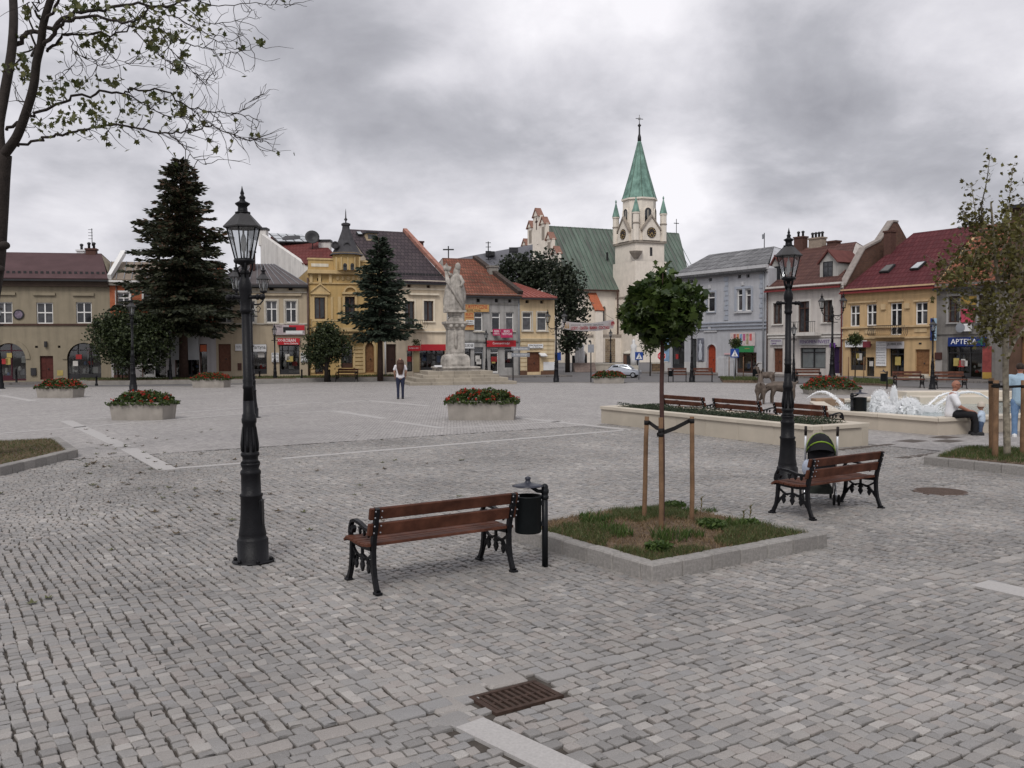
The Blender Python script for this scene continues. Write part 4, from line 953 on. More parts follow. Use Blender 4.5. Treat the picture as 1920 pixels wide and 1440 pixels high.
# grey house with the old orange roof
def house_grey_old():
 F, W = fac(segL[4]); wm = plaster('worn grey plaster', (.34, .33, .315), var=.22, dirt=.38)
 h = House('worn_grey_house', 'worn grey house with old orange tiled roof and tourist office boards', F, W, 0, 11, wm, Z4)
 h.H = h.pt(410, 700)[1]; rm = brick_mat('old orange tiles', ((.235, .092, .06), (.16, .058, .042)), (.09, .045, .03), .22, .27, .03, bump=.7, var=.35, moss=(.10, .07, .05))
 for r in ((285, 845, 350, 990), (420, 845, 486, 988), (528, 845, 590, 988)): h.win(r, 'top', M_WHITE, None, True)
 h.win((80, 845, 145, 990), 'top', M_WHITE)
 for r in ((303, 740, 328, 768), (443, 742, 467, 769), (547, 745, 571, 771), (150, 738, 175, 766)): h.hole(r)
 for y, p in ((712, .26), (728, .12), (778, .06), (1064, .10)):
  z = h.pt(410, y)[1]; h.band(z - .08, z + .06, p, 'cornice', plaster('stained cornice', (.27, .26, .24), dirt=.5))
 h.shop((285, 1115, 355, 1320), (1,), (0,), M_PIPEG, goods=4, posters=2); h.shop((212, 1122, 258, 1290), (1,), (), goods=4); h.shop((410, 1120, 472, 1312), (1,), (0,), M_WHITE, goods=3, posters=2); h.shop((520, 1120, 588, 1272), (1,), (), goods=6, posters=1)
 h.wall(); h.pipe(625, 705, 1330, M_PIPEG)
 h.roof((40, 428), (292, 432), rm, over=.35)
 a, b, zr, z0, ov = h.rf; c = MB(); c.slab([(W - .25, -.4, h.H + .2), (W + .15, -.4, h.H + .2), (b + .2, 5.5, zr + .25), (b - .2, 5.5, zr + .25)], .3, mat('mossy verge', (.055, .042, .036), .9, .4, 6)); c.build('verge_coping', h.e)
 h.chimney(392, 460, 560, 487, 3.2, mat('grey chimney', (.22, .205, .185), .9, .2, 6), 0)
 h.sign((196, 786, 396, 842), M_YSIGN, 'ochre tourist office board lettered TURYSTYCZNE on the worn grey house', (('TURYSTYCZNE', 204, 790, 382, 818, M_INKR), ('BANKOWE  POLNA', 200, 822, 330, 838, M_INKB)), .08)
 h.sign((208, 846, 280, 982), M_YSIGN, 'ochre vertical board lettered BILETY under the tourist office board', (('BILETY', 216, 852, 274, 872, M_INKR), ('AUTOKAROWE', 214, 880, 274, 892, M_INKR), ('LOTNICZE', 214, 948, 274, 960, M_INKR)), .07)
 h.sign((216, 906, 279, 942), M_WSIGN, 'small white board set over the ochre vertical ticket board', (('BIURO', 226, 910, 268, 922, M_INKB), ('PODRÓŻY', 222, 926, 272, 938, M_INKB)), .14)
 h.sign((206, 1082, 281, 1124), M_WSIGN, 'white sign with black letters beside the monument column', (('SUKNIE', 208, 1090, 274, 1114, M_INKB),), .10)
 h.sign((370, 1064, 600, 1112), M_REDSIGN, 'long red shop sign across two doorways of the worn grey house', (('Centrumkredyt', 420, 1076, 552, 1098, M_INKW),), .16)
 b_ = mat('magenta board', (.42, .03, .10), .5);
 h.sign((406, 976, 462, 1026), b_, 'square magenta board with white lettering above the long red sign', (('NOWA', 416, 984, 452, 1002, M_INKW), ('OFERTA', 412, 1006, 456, 1018, M_INKW)), .6)
 h.sign((466, 976, 558, 1042), b_, 'wider magenta board with white lettering above the long red sign', (('BIURO', 490, 984, 534, 1002, M_INKW), ('TURYSTYCZNE', 472, 1006, 552, 1022, M_INKW)), .6)
house_grey_old()
# little cream corner house
def house_small():
 F, W = fac(segL[5]); wm = plaster('pale yellow plaster', (.58, .45, .28)); pl = plaster('brown plinth', (.13, .07, .045))
 h = House('corner_house', 'small pale yellow corner house with low red metal roof beside the double lamp', F, W, 0, 8, wm, Z4)
 h.H = h.pt(760, 722)[1]; tm = plaster('yellow stucco', (.60, .49, .32))
 for r in ((657, 846, 727, 986), (770, 846, 844, 988)): h.win(r, 'top', M_WHITE, M_TRIM, True, surw=.1)
 for r in ((680, 752, 705, 775), (793, 755, 818, 778)): h.hole(r)
 h.door((693, 1152, 795, 1306), M_DOOR)
 for y, p in ((1050, .14), (1062, .08), (730, .2)):
  z = h.pt(760, y)[1]; h.band(z - .06, z + .05, p, 'cornice', tm)
 for k in range(7):
  y = 1078 + k * 32
  for a, b in ((640, 688), (800, 898)):
   if not (k > 3 and a > 700): h.bar((a, y, b, y + 24), .04, 'quoin', tm)
 h.panel((634, 1298, 690, 1352), pl, 'plinth', .07); h.panel((798, 1298, 903, 1352), pl, 'plinth', .07); h.panel((816, 1228, 902, 1292), M_WSIGN, 'noticeboard', .10)
 h.wall(); h.roof((520, 618), (600, 622), mat('red sheet roof', (.26, .092, .078), .7, .15, .8, .1, 20, spec=.12), over=.45, gableR=False, gableL=False); h.seams(7, mat('red seam', (.28, .09, .07), .5))
 h.sign((694, 1090, 812, 1122), M_WSIGN, 'white sign with two dark lines over the corner house door', (('Sklep Spożywczy', 702, 1094, 804, 1106, M_INKB), ('u Ewy', 730, 1109, 790, 1118, M_INKB)), .1)
 d = MB(); u0, u1, z0, z1 = h.rect((782, 1158, 830, 1190)); d.slab([(u0, -.5, z0 + .1), (u1, -.5, z0 + .1), (u1, .0, z1), (u0, .0, z1)], .08, M_WSIGN); d.build('canopy', h.e)
house_small()
# blue-grey house right of the church
def house_bluegrey():
 F, W = fac(segI, True); wm = plaster('blue grey plaster', (.40, .405, .425), dirt=.15); tm = mat('blue stucco', (.32, .345, .39), .85, .08, 2); lt = plaster('pale grey stucco', (.46, .46, .47))
 h = House('blue_grey_house', 'blue-grey stuccoed house with stone slab roof and arched red door', F, W, 0, 11, wm, Z6)
 h.H = h.pt(640, 480)[1]
 h.win((465, 645, 528, 805), 'top', M_WHITE, tm, True); h.win((707, 620, 752, 797), 'top', M_WHITE, None, False); h.win((775, 620, 820, 797), 'top', M_WHITE, None, False); h.win((250, 660, 300, 812), 'top', M_WHITE, tm, True)
 q = MB();
 for r in ((688, 600, 703, 800), (822, 598, 838, 798), (753, 618, 773, 798), (703, 596, 822, 616)): h.bar(r, .05, 'window_surround', tm)
 h.bar((688, 801, 830, 816), .14, 'sill', lt)
 for r in ((322, 545, 345, 570), (475, 530, 500, 556), (712, 505, 738, 532), (783, 498, 809, 526)): h.hole(r)
 for k in range(9):
  y = 520 + k * 40
  for x0, x1 in ((602, 636), (892, 928)): h.bar((x0 + (8 if k % 2 else 0), y - (x0 - 600) * .07, x1, y + 34 - (x0 - 600) * .07), .05, 'quoin', tm)
 for x, y in ((486, 600), (757, 575), (332, 605), (487, 942)): h.bar((x - 10, y - 16, x + 10, y + 16), .10, 'keystone', lt)
 z = h.pt(640, 462)[1]; h.band(z - .14, z + .10, .34, 'cornice', lt); z = h.pt(640, 480)[1]; h.band(z - .10, z + .04, .2, 'cornice', lt); z = h.pt(640, 500)[1]; h.band(z - .06, z + .04, .1, 'cornice', lt)
 for y in (892, 918, 946):
  z = h.pt(640, y)[1]; h.band(z - .05, z + .05, .12, 'string_course', tm)
 h.shop((170, 1030, 276, 1266), (1,), (), goods=4, posters=1); h.shop((325, 1025, 376, 1290), (1,), (0,), goods=3); h.shop((700, 1138, 866, 1330), (1, 1.3, 1), (1,), M_BROWNF, goods=16)
 rd = mat('red door', (.28, .045, .02), .5, .2, 6)
 h.door((462, 1072, 536, 1325), rd, True, arch=1.0, fan=.5); h.arch_ring(462, 536, 1072, 1115, .09, lt, .05, down=1320)
 h.bar((440, 958, 545, 972), .08, 'window_ledge', lt)
 h.wall(); h.pipe(932, 460, 1330, M_PIPEG, .07)
 h.roof((480, 338), (1010, 270), brick_mat('stone slabs', ((.20, .20, .205), (.13, .13, .135)), (.06, .06, .06), .5, .42, .03, bump=.9, var=.3, squash=.12), over=.3, gableL=False)
 pl = plaster('white plinth', (.50, .49, .48));
 for r in ((95, 1218, 168, 1340), (278, 1215, 322, 1340), (378, 1214, 460, 1340), (540, 1180, 600, 1340), (870, 1215, 925, 1335)): h.panel(r, pl, 'plinth', .05)
 h.sign((96, 1018, 156, 1212), mat('blue poster', (.22, .34, .50), .5, .3, 2), 'tall blue and white poster board beside the shop window behind the round tree', (('FOTO', 106, 1110, 148, 1130, M_INKB),), .08)
 s = h.sign((388, 1022, 440, 1210), mat('grey poster', (.12, .125, .15), .5, .5, 3), 'tall grey poster of a figure left of the arched red door', (), .08)
 u = MB(); u.lathe([(.16, -.85), (.24, -.5), (.13, 0), (.20, .45), (.06, .55), (.11, .7), (.02, .82)], 10, (0, 0, 0), mat('poster pale', (.42, .44, .48), .6, .2), True); o = u.build('printed_figure', s, loc=(0, -.035, 0)); o.scale = (1, .04, 1)
 s = h.sign((660, 976, 860, 1084), mat('pale pink poster', (.52, .44, .43), .6, .15, 2), 'wide pale board of product pictures above the green awning', (), .1)
 for k, c in enumerate(((.35, .1, .1), (.45, .2, .1), (.2, .3, .45), (.4, .1, .2), (.35, .3, .2), (.5, .1, .1))):
  MB().box(-.95 + k * .34 + .02, -.95 + k * .34 + .26, -.04, -.02, -.42 + .3 * (k % 2), .42, mat('print %d' % k, c, .6, .5, 4)).build('printed_patch', s)
 h.sign((700, 1086, 860, 1136), mat('green awning', (.03, .20, .07), .5, .1), 'green awning board over the shop right of the arched red door', (('kwiaty', 790, 1100, 830, 1112, M_YSIGN),), .25)
 h.sign((608, 1144, 656, 1156), mat('pale pink sign', (.55, .36, .38), .6), 'small pink strip sign left of the green awning shop', (), .07)
 u, z = h.pt(930, 225, 5.5); z1 = h.pt(930, 160, 5.5)[1]; m = MB().tube([(u, 5.5, z - .8), (u, 5.5, z1)], .035, 6, M_DARKF); m.box(u - .25, u + .02, 5.49, 5.51, z1 - .5, z1 - .1, M_PIPEG); m.build('roof_aerial', h.e)
house_bluegrey()
def dormer(h, r, win, rm, wm, fm=M_DARKF):
 x0, y0, x1, y1 = r; p = h.on_roof((x0 + x1) / 2, y1); d = p.y; u0, zt = h.pt(x0, y0 + (y1 - y0) * .45, d); u1, zb = h.pt(x1, y1, d); _, za = h.pt((x0 + x1) / 2, y0, d); um = (u0 + u1) / 2; dp = 2.6
 m = MB(); m.box(u0, u1, d, d + dp, zb - .3, zt, wm); m.prism([(u0, zt - .01), (u1, zt - .01), (um, za)], (0, d, 0), (1, 0, 0), (0, 0, 1), (0, dp, 0), wm); o = m.build('dormer', h.e)
 q = MB()
 for a in (u0 - .15, u1 + .15): q.slab([(a, d - .2, zt - .08), (a, d + dp, zt - .08), (um, d + dp, za + .10), (um, d - .2, za + .10)], .10, rm)
 q.build('dormer_roof', o)
 a0, c1 = h.pt(win[0], win[1], d); a1, c0 = h.pt(win[2], win[3], d); w = MB(); t = .06; y = d - .03
 w.box(a0, a1, y, d + .01, c0, c0 + t, fm); w.box(a0, a1, y, d + .01, c1 - t, c1, fm); w.box(a0, a0 + t, y, d + .01, c0 + t, c1 - t, fm); w.box(a1 - t, a1, y, d + .01, c0 + t, c1 - t, fm); am = (a0 + a1) / 2; w.box(am - t / 2, am + t / 2, y, d + .01, c0 + t, c1 - t, fm); w.box(a0 + t, a1 - t, y + .005, d + .01, (c0 + c1) / 2 + .15, (c0 + c1) / 2 + .2, fm)
 w.add([(a0 + t, d - .008, c0 + t), (a1 - t, d - .008, c0 + t), (a1 - t, d - .008, c1 - t), (a0 + t, d - .008, c1 - t)], [(0, 1, 2, 3)], M_GLASS); w.build('dormer_window', o)
# pale house with dormers
def house_dormers():
 F, W = fac(segR[0]); wm = plaster('pale grey beige plaster', (.49, .455, .425)); lt = plaster('light stucco', (.56, .535, .50))
 h = House('dormer_house', 'pale grey-beige house with brown tiled roof, two dormers and violet shop signs', F, W, 0, 11, wm, Z6)
 h.H = h.pt(1270, 585)[1]; rm = brick_mat('brown tiles', ((.12, .062, .052), (.088, .046, .042)), (.06, .03, .025), .26, .30, .03, bump=.7, var=.2)
 h.win((1003, 735, 1078, 905), 'two', M_BROWNF, lt, True); h.win((1207, 720, 1300, 972), 'door', M_BROWNF, lt, False); h.win((1408, 710, 1488, 890), 'two', M_BROWNF, lt, True)
 for y, p in ((590, .32), (604, .2), (622, .1), (985, .14), (1010, .08)):
  z = h.pt(1270, y)[1]; h.band(z - .07, z + .06, p, 'cornice', lt)
 h.door((1005, 1104, 1080, 1300), M_DOOR); h.shop((1222, 1100, 1432, 1268), (1, 1), (), M_DARKF, goods=0, transom=.78, plinth=.05); h.door((1490, 1092, 1556, 1310), mat('violet door', (.03, .014, .05), .5))
 u0, u1, z0, z1 = h.rect((1225, 1105, 1430, 1264)); MB().box(u0, u1, .26, .28, z0, z1, mat('white blind', (.62, .62, .62), .8)).build('blind', h.e)
 h.wall(); h.pipe(962, 590, 1330, M_PIPE)
 h.roof((1185, 290), (1680, 234), rm, over=.4, gutter=mat('red gutter', (.18, .03, .03), .5))
 dm = plaster('dormer grey', (.36, .35, .33)); dormer(h, (984, 350, 1072, 548), (1012, 436, 1062, 545), mat('red dormer sheet', (.13, .052, .046), .8, .2, 2, spec=.1), dm); dormer(h, (1385, 305, 1535, 522), (1412, 398, 1490, 515), mat('red dormer sheet', (.13, .052, .046), .8, .2, 2, spec=.1), dm)
 ch = mat('buff chimney', (.27, .22, .175), .9, .2, 6); h.chimney(1192, 1264, 300, 196, 5.4, mat('brick red', (.085, .043, .034), .85, .2, 8), 2); h.chimney(1312, 1418, 275, 206, 5.6, ch, 4); h.chimney(1462, 1536, 262, 230, 5.6, mat('brick red', (.085, .043, .034), .85, .2, 8), 0)
 b = MB(); u0, u1, z0, z1 = h.rect((1200, 974, 1402, 1002)); b.box(u0, u1, -.8, .01, z0, z1, lt); b.build('balcony_slab', h.e)
 r_ = MB(); zt = z1 + .75
 for k in range(12): u = u0 + .05 + (u1 - u0 - .1) * k / 11; r_.tube([(u, -.76, z1), (u, -.76, zt)], .012, 5, M_DARKF)
 r_.box(u0, u1, -.78, -.74, zt, zt + .04, M_DARKF); r_.build('balcony_rail', h.e)
 vi = mat('violet sign', (.13, .045, .22), .5); gs = mat('grey sign', (.40, .39, .40), .6)
 h.sign((985, 1030, 1085, 1078), gs, 'grey sign with violet band over the brown door of the dormer house', (('PHOENIX', 995, 1038, 1078, 1050, M_INKP), ('BANK', 1000, 1058, 1040, 1072, M_INKP)), .1)
 h.sign((1222, 1026, 1482, 1078), gs, 'long grey sign with dark violet capitals over the wide white window', (('FENOMEN INVEST', 1232, 1036, 1474, 1064, M_INKP),), .1)
 h.sign((1488, 1060, 1532, 1100), vi, 'small violet projecting sign over the last door of the dormer house', (), .3)
house_dormers()
# yellow house with JUBILER
def house_yellow():
 F, W = fac(segR[1]); wm = plaster('yellow plaster', (.50, .35, .19)); tm = plaster('yellow moulding', (.52, .385, .225), dirt=.25)
 h = House('yellow_house', 'yellow house with red tiled roof, iron balcony and jeweller sign', F, W, 0, 11, wm, Z7)
 h.H = h.pt(480, 590)[1]; rm = brick_mat('wine red tiles', ((.110, .034, .038), (.080, .026, .030)), (.07, .015, .018), .30, .34, .03, bump=.8, var=.12)
 for r in ((203, 730, 272, 879), (320, 722, 392, 873), (668, 708, 754, 865)): h.win(r, 'cross', M_WHITE, None, False)
 h.win((489, 712, 571, 940), 'door', M_WHITE, None, False)
 for y, p in ((602, .30), (625, .14), (880, .14), (958, .12)):
  z = h.pt(480, y)[1]; h.band(z - .07, z + .05, p, 'cornice', tm)
 for r in ((195, 700, 395, 712), (480, 690, 590, 704), (660, 690, 765, 702)): h.bar(r, .10, 'window_ledge', tm)
 for r in ((195, 905, 272, 935), (310, 900, 390, 930), (662, 892, 752, 920)): h.bar(r, .05, 'stucco_panel', tm)
 for r in ((430, 720, 462, 760), (598, 712, 632, 752)): h.bar(r, .12, 'bracket', tm)
 h.shop((204, 1028, 316, 1190), (1, 1), (), goods=8, posters=2); h.shop((318, 1098, 376, 1246), (1,), (0,), goods=3, posters=1); h.shop((484, 1036, 588, 1246), (1, 1), (0, 1), goods=6, posters=1); h.door((666, 1042, 768, 1224), M_DOOR2)
 h.wall(); h.pipe(152, 615, 1240, mat('wine pipe', (.10, .02, .02), .5)); h.roof((655, 212), (1120, 164), rm, over=.35, gutter=mat('red gutter', (.18, .03, .03), .5))
 a, b, zr, z0, ov = h.rf
 bk = brick_mat('old red brick', ((.125, .060, .042), (.09, .045, .034)), (.10, .075, .06), .25, .08, .012, axes='yz', bump=.5, var=.3)
 fw_ = MB(); u0 = -.30; poly = [(.05, 0), (.05, h.H + .25), (.4, h.H + .7), (2.2, h.H + 2.9), (4.0, zr - .5), (5.5, zr + 1.0), (6.1, zr + 1.0), (7.5, zr - .4), (11, h.H + .5), (11, 0)]
 fw_.prism(poly, (u0, 0, 0), (0, 1, 0), (0, 0, 1), (.42, 0, 0), bk); o = fw_.build('fire_wall', h.e)
 cp = MB();
 for (p, q) in zip(poly[1:6], poly[2:7]): cp.add([], []); cp.obox((u0 - .06, p[0], p[1]), (.54, 0, 0), (0, q[0] - p[0], q[1] - p[1]), (0, 0, .14), mat('coping', (.26, .23, .21), .9, .2, 4))
 cp.build('coping', o)
 h.chimney(462, 512, 260, 203, 3.6, mat('brick red', (.085, .043, .034), .85, .2, 8), 0)
 h.skylight([(415, 508), (470, 460), (532, 450), (482, 503)], mat('skylight dark', (.10, .095, .09), .2)); h.skylight([(632, 488), (690, 440), (752, 431), (692, 484)], mat('skylight glass', (.50, .52, .55), .12))
 # bellied wrought iron balcony
 u0, u1, z0, z1 = h.rect((384, 872, 610, 952)); m = MB(); m.box(u0 + .1, u1 - .1, -.8, .01, z0 - .06, z0 + .06, tm); m.build('balcony_slab', h.e); m = MB()
 for k in range(16):
  u = u0 + .1 + (u1 - u0 - .2) * k / 15; m.tube([(u, -.74, z0 + .06), (u, -.98, z0 + .16), (u, -.98, z0 + .34), (u, -.76, z0 + .55), (u, -.82, z1)], .016, 5, M_DARKF)
 for s_ in (u0, u1):
  for k in range(4): y = -.1 - .2 * k; m.tube([(s_, y, z0 + .06), (s_ + (.1 if s_ == u1 else -.1), y, z0 + .3), (s_, y, z1)], .016, 5, M_DARKF)
 m.box(u0 - .03, u1 + .03, -.86, -.80, z1 - .05, z1, M_DARKF); m.build('balcony_rail', h.e)
 h.sign((178, 980, 332, 1026), M_WSIGN, 'white sign with dark red letters over the left shop of the yellow house', (('KANTOR', 186, 986, 320, 1014, M_INKB),), .12)
 s = h.sign((393, 986, 466, 1160), M_WSIGN, 'tall white price board with grey lines beside the jeweller doorway', (), .07)
 for k in range(9): lettering(('zegarki', 'obrączki', 'łańcuszki', 'naprawa', 'grawer', 'baterie', 'paski', 'skup', 'złota')[k], .7, .10, mat('grey ink', (.28, .28, .30), .6), s, (0, -.04, .75 - k * .17))
 h.sign((466, 986, 594, 1036), mat('grey sign', (.40, .39, .40), .6), 'grey sign lettered JUBILER over a dark doorway', (('JUBILER', 476, 996, 582, 1018, M_INKB),), .1)
 m = MB(); u0, u1, z0, z1 = h.rect((655, 1222, 775, 1246)); m.box(u0, u1, -.55, -.02, 0, .22, M_TRIM); m.box(u0 + .1, u1 - .1, -.28, -.02, .22, .36, M_TRIM); m.build('door_steps', h.e)
 h.panel((694, 994, 712, 1006), M_INKB, 'house_number', .03)
 # round shop blind
 h.sign((318, 985, 372, 1028), mat('wine blind', (.16, .03, .04), .7), 'small wine red blind over the narrow shop door of the yellow house', (), .35)
house_yellow()
# dark grey chemist's house
def house_chemist():
 F, W = fac(segR[2]); wm = plaster('dark grey render', (.19, .178, .165), var=.25, dirt=.35)
 h = House('chemist_house', 'dark grey house with APTEKA sign and old brown roof behind the young tree', F, W, 0, 11, wm, Z7)
 h.H = h.pt(1000, 570)[1]; rm = brick_mat('old brown tiles', ((.26, .09, .05), (.18, .07, .045)), (.06, .035, .025), .24, .28, .03, bump=.7, var=.3, moss=(.09, .07, .045))
 h.win((905, 664, 985, 850), 'two', M_BROWNF, plaster('grey trim', (.3, .29, .28)), True); h.win((1120, 655, 1200, 842), 'two', M_BROWNF, plaster('grey trim', (.3, .29, .28)), True); h.panel((990, 755, 1090, 850), mat('pink board', (.42, .06, .10), .5, .1), 'window_poster', .05)
 h.panel((990, 665, 1105, 728), mat('ochre board', (.35, .22, .05), .5, .15), 'window_poster', .05)
 h.shop((893, 1020, 1142, 1255), (1.1, 1, 1.2), (2,), M_DARKF, goods=18, posters=4); h.panel((1147, 1020, 1210, 1205), mat('maroon poster', (.22, .05, .045), .5, .3, 3), 'poster', .05); h.panel((1147, 1205, 1210, 1250), mat('ochre board', (.35, .22, .05), .5), 'poster', .05)
 for y, p in ((578, .28), (600, .12), (925, .08)):
  z = h.pt(1000, y)[1]; h.band(z - .08, z + .06, p, 'cornice', wm)
 h.wall(); h.roof((1120, 164), (1345, 140), rm, over=.35)
 s = h.sign((908, 956, 1182, 1020), mat('blue sign', (.012, .03, .14), .4), 'blue shop sign reading APTEKA with a green cross', (('APTEKA', 930, 968, 1114, 1004, M_INKW),), .12)
 u0, u1, z0, z1 = h.rect((1136, 970, 1166, 1004)); c = s.location - F.o; cx, cz = (u0 + u1) / 2 - c.dot(F.U), (z0 + z1) / 2 - c.z; g = mat('green cross', (.02, .12, .08), .5); MB().box(cx - .22, cx + .22, -.055, -.03, cz - .07, cz + .07, g).box(cx - .07, cx + .07, -.056, -.03, cz - .22, cz + .22, g).build('cross', s)
 # projecting vertical sign
 u, z0 = h.pt(812, 980); _, z1 = h.pt(812, 822); e = empty('hanging_sign', F.w(u + .1, -.5, 0), F.rz + R(40), 'tall narrow blue and white sign with vertical APTEKA letters', 'sign'); MB().box(-.02, .22, -.05, .05, z0, z1, mat('pale blue sign', (.28, .40, .50), .5)).box(-.14, -.02, -.055, .055, z0, z1, mat('blue sign', (.012, .03, .14), .4)).build('board', e)
 for k, c in enumerate('APTEKA'): lettering(c, .15, .24, M_INKB, e, (.10, -.06, z1 - .3 - k * (z1 - z0 - .4) / 5.4))
 MB().box(-.05, .05, .04, .6, z1 - .3, z1 - .26, M_DARKF).build('bracket', e)
 u0, u1, z0, z1 = h.rect((995, 862, 1076, 914)); m = MB(); m.bbox(u0, u1, -.40, -.05, z0, z1, .03, M_WSIGN); o = m.build('air_conditioner', h.e); MB().lathe([(.30, 0), (.30, .02), (.05, .03)], 18, ((u0 + u1) / 2 - .2, -.41, (z0 + z1) / 2), M_PIPEG, False, ax=(0, -1, 0)).build('fan_grille', o)
 h.panel((812, 1064, 858, 1114), mat('rust box', (.06, .025, .02), .7), 'meter_box', .12)
 h.panel((812, 1118, 860, 1255), plaster('pale patch', (.34, .32, .30)), 'pilaster', .06)
 # taller building beyond
 F2 = Facade(F.w(W, 0, 0), Vector((math.sin(R(150)), math.cos(R(150))))); wm2 = plaster('brown brick wall', (.11, .065, .045), var=.3)
 t = House('tall_brown_house', 'tall dark brown building at the square corner behind the young plane tree', F2, 9, 0, 12, wm2, ZID); t.H = t.pt(1900, 386)[1]
 for k in range(3):
  for q in range(2):
   u = .8 + k * 2.4; z = 4.6 + q * 3.2; t.op.append((u, u + 1.1, z, z + 1.8, .2)); w = MB();
   for a in ((u, u + .07, z, z + 1.8), (u + 1.03, u + 1.1, z, z + 1.8), (u + .07, u + 1.03, z, z + .07), (u + .07, u + 1.03, z + 1.73, z + 1.8), (u + .5, u + .6, z + .07, z + 1.73)): w.box(a[0], a[1], .1, .19, a[2], a[3], M_BROWNF)
   w = w.build('window', t.e); t.panes(w, [(u + .07, u + .5, z + .07, z + 1.73), (u + .6, u + 1.03, z + .07, z + 1.73)], .16)
 for k in range(3): u = .7 + k * 2.5; t.op.append((u, u + 1.6, .12, 2.7, .3)); MB().box(u, u + 1.6, .2, .25, .12, 2.7, M_DOOR2).build('door', t.e)
 t.band(t.H - .3, t.H, .2, 'cornice', M_BROWNF); t.wall()
 MB().slab([(-.2, -.4, t.H), (9.2, -.4, t.H), (9.2, 12.3, t.H + .8), (-.2, 12.3, t.H + .8)], .2, M_DARKF).build('roof', t.e)
house_chemist()
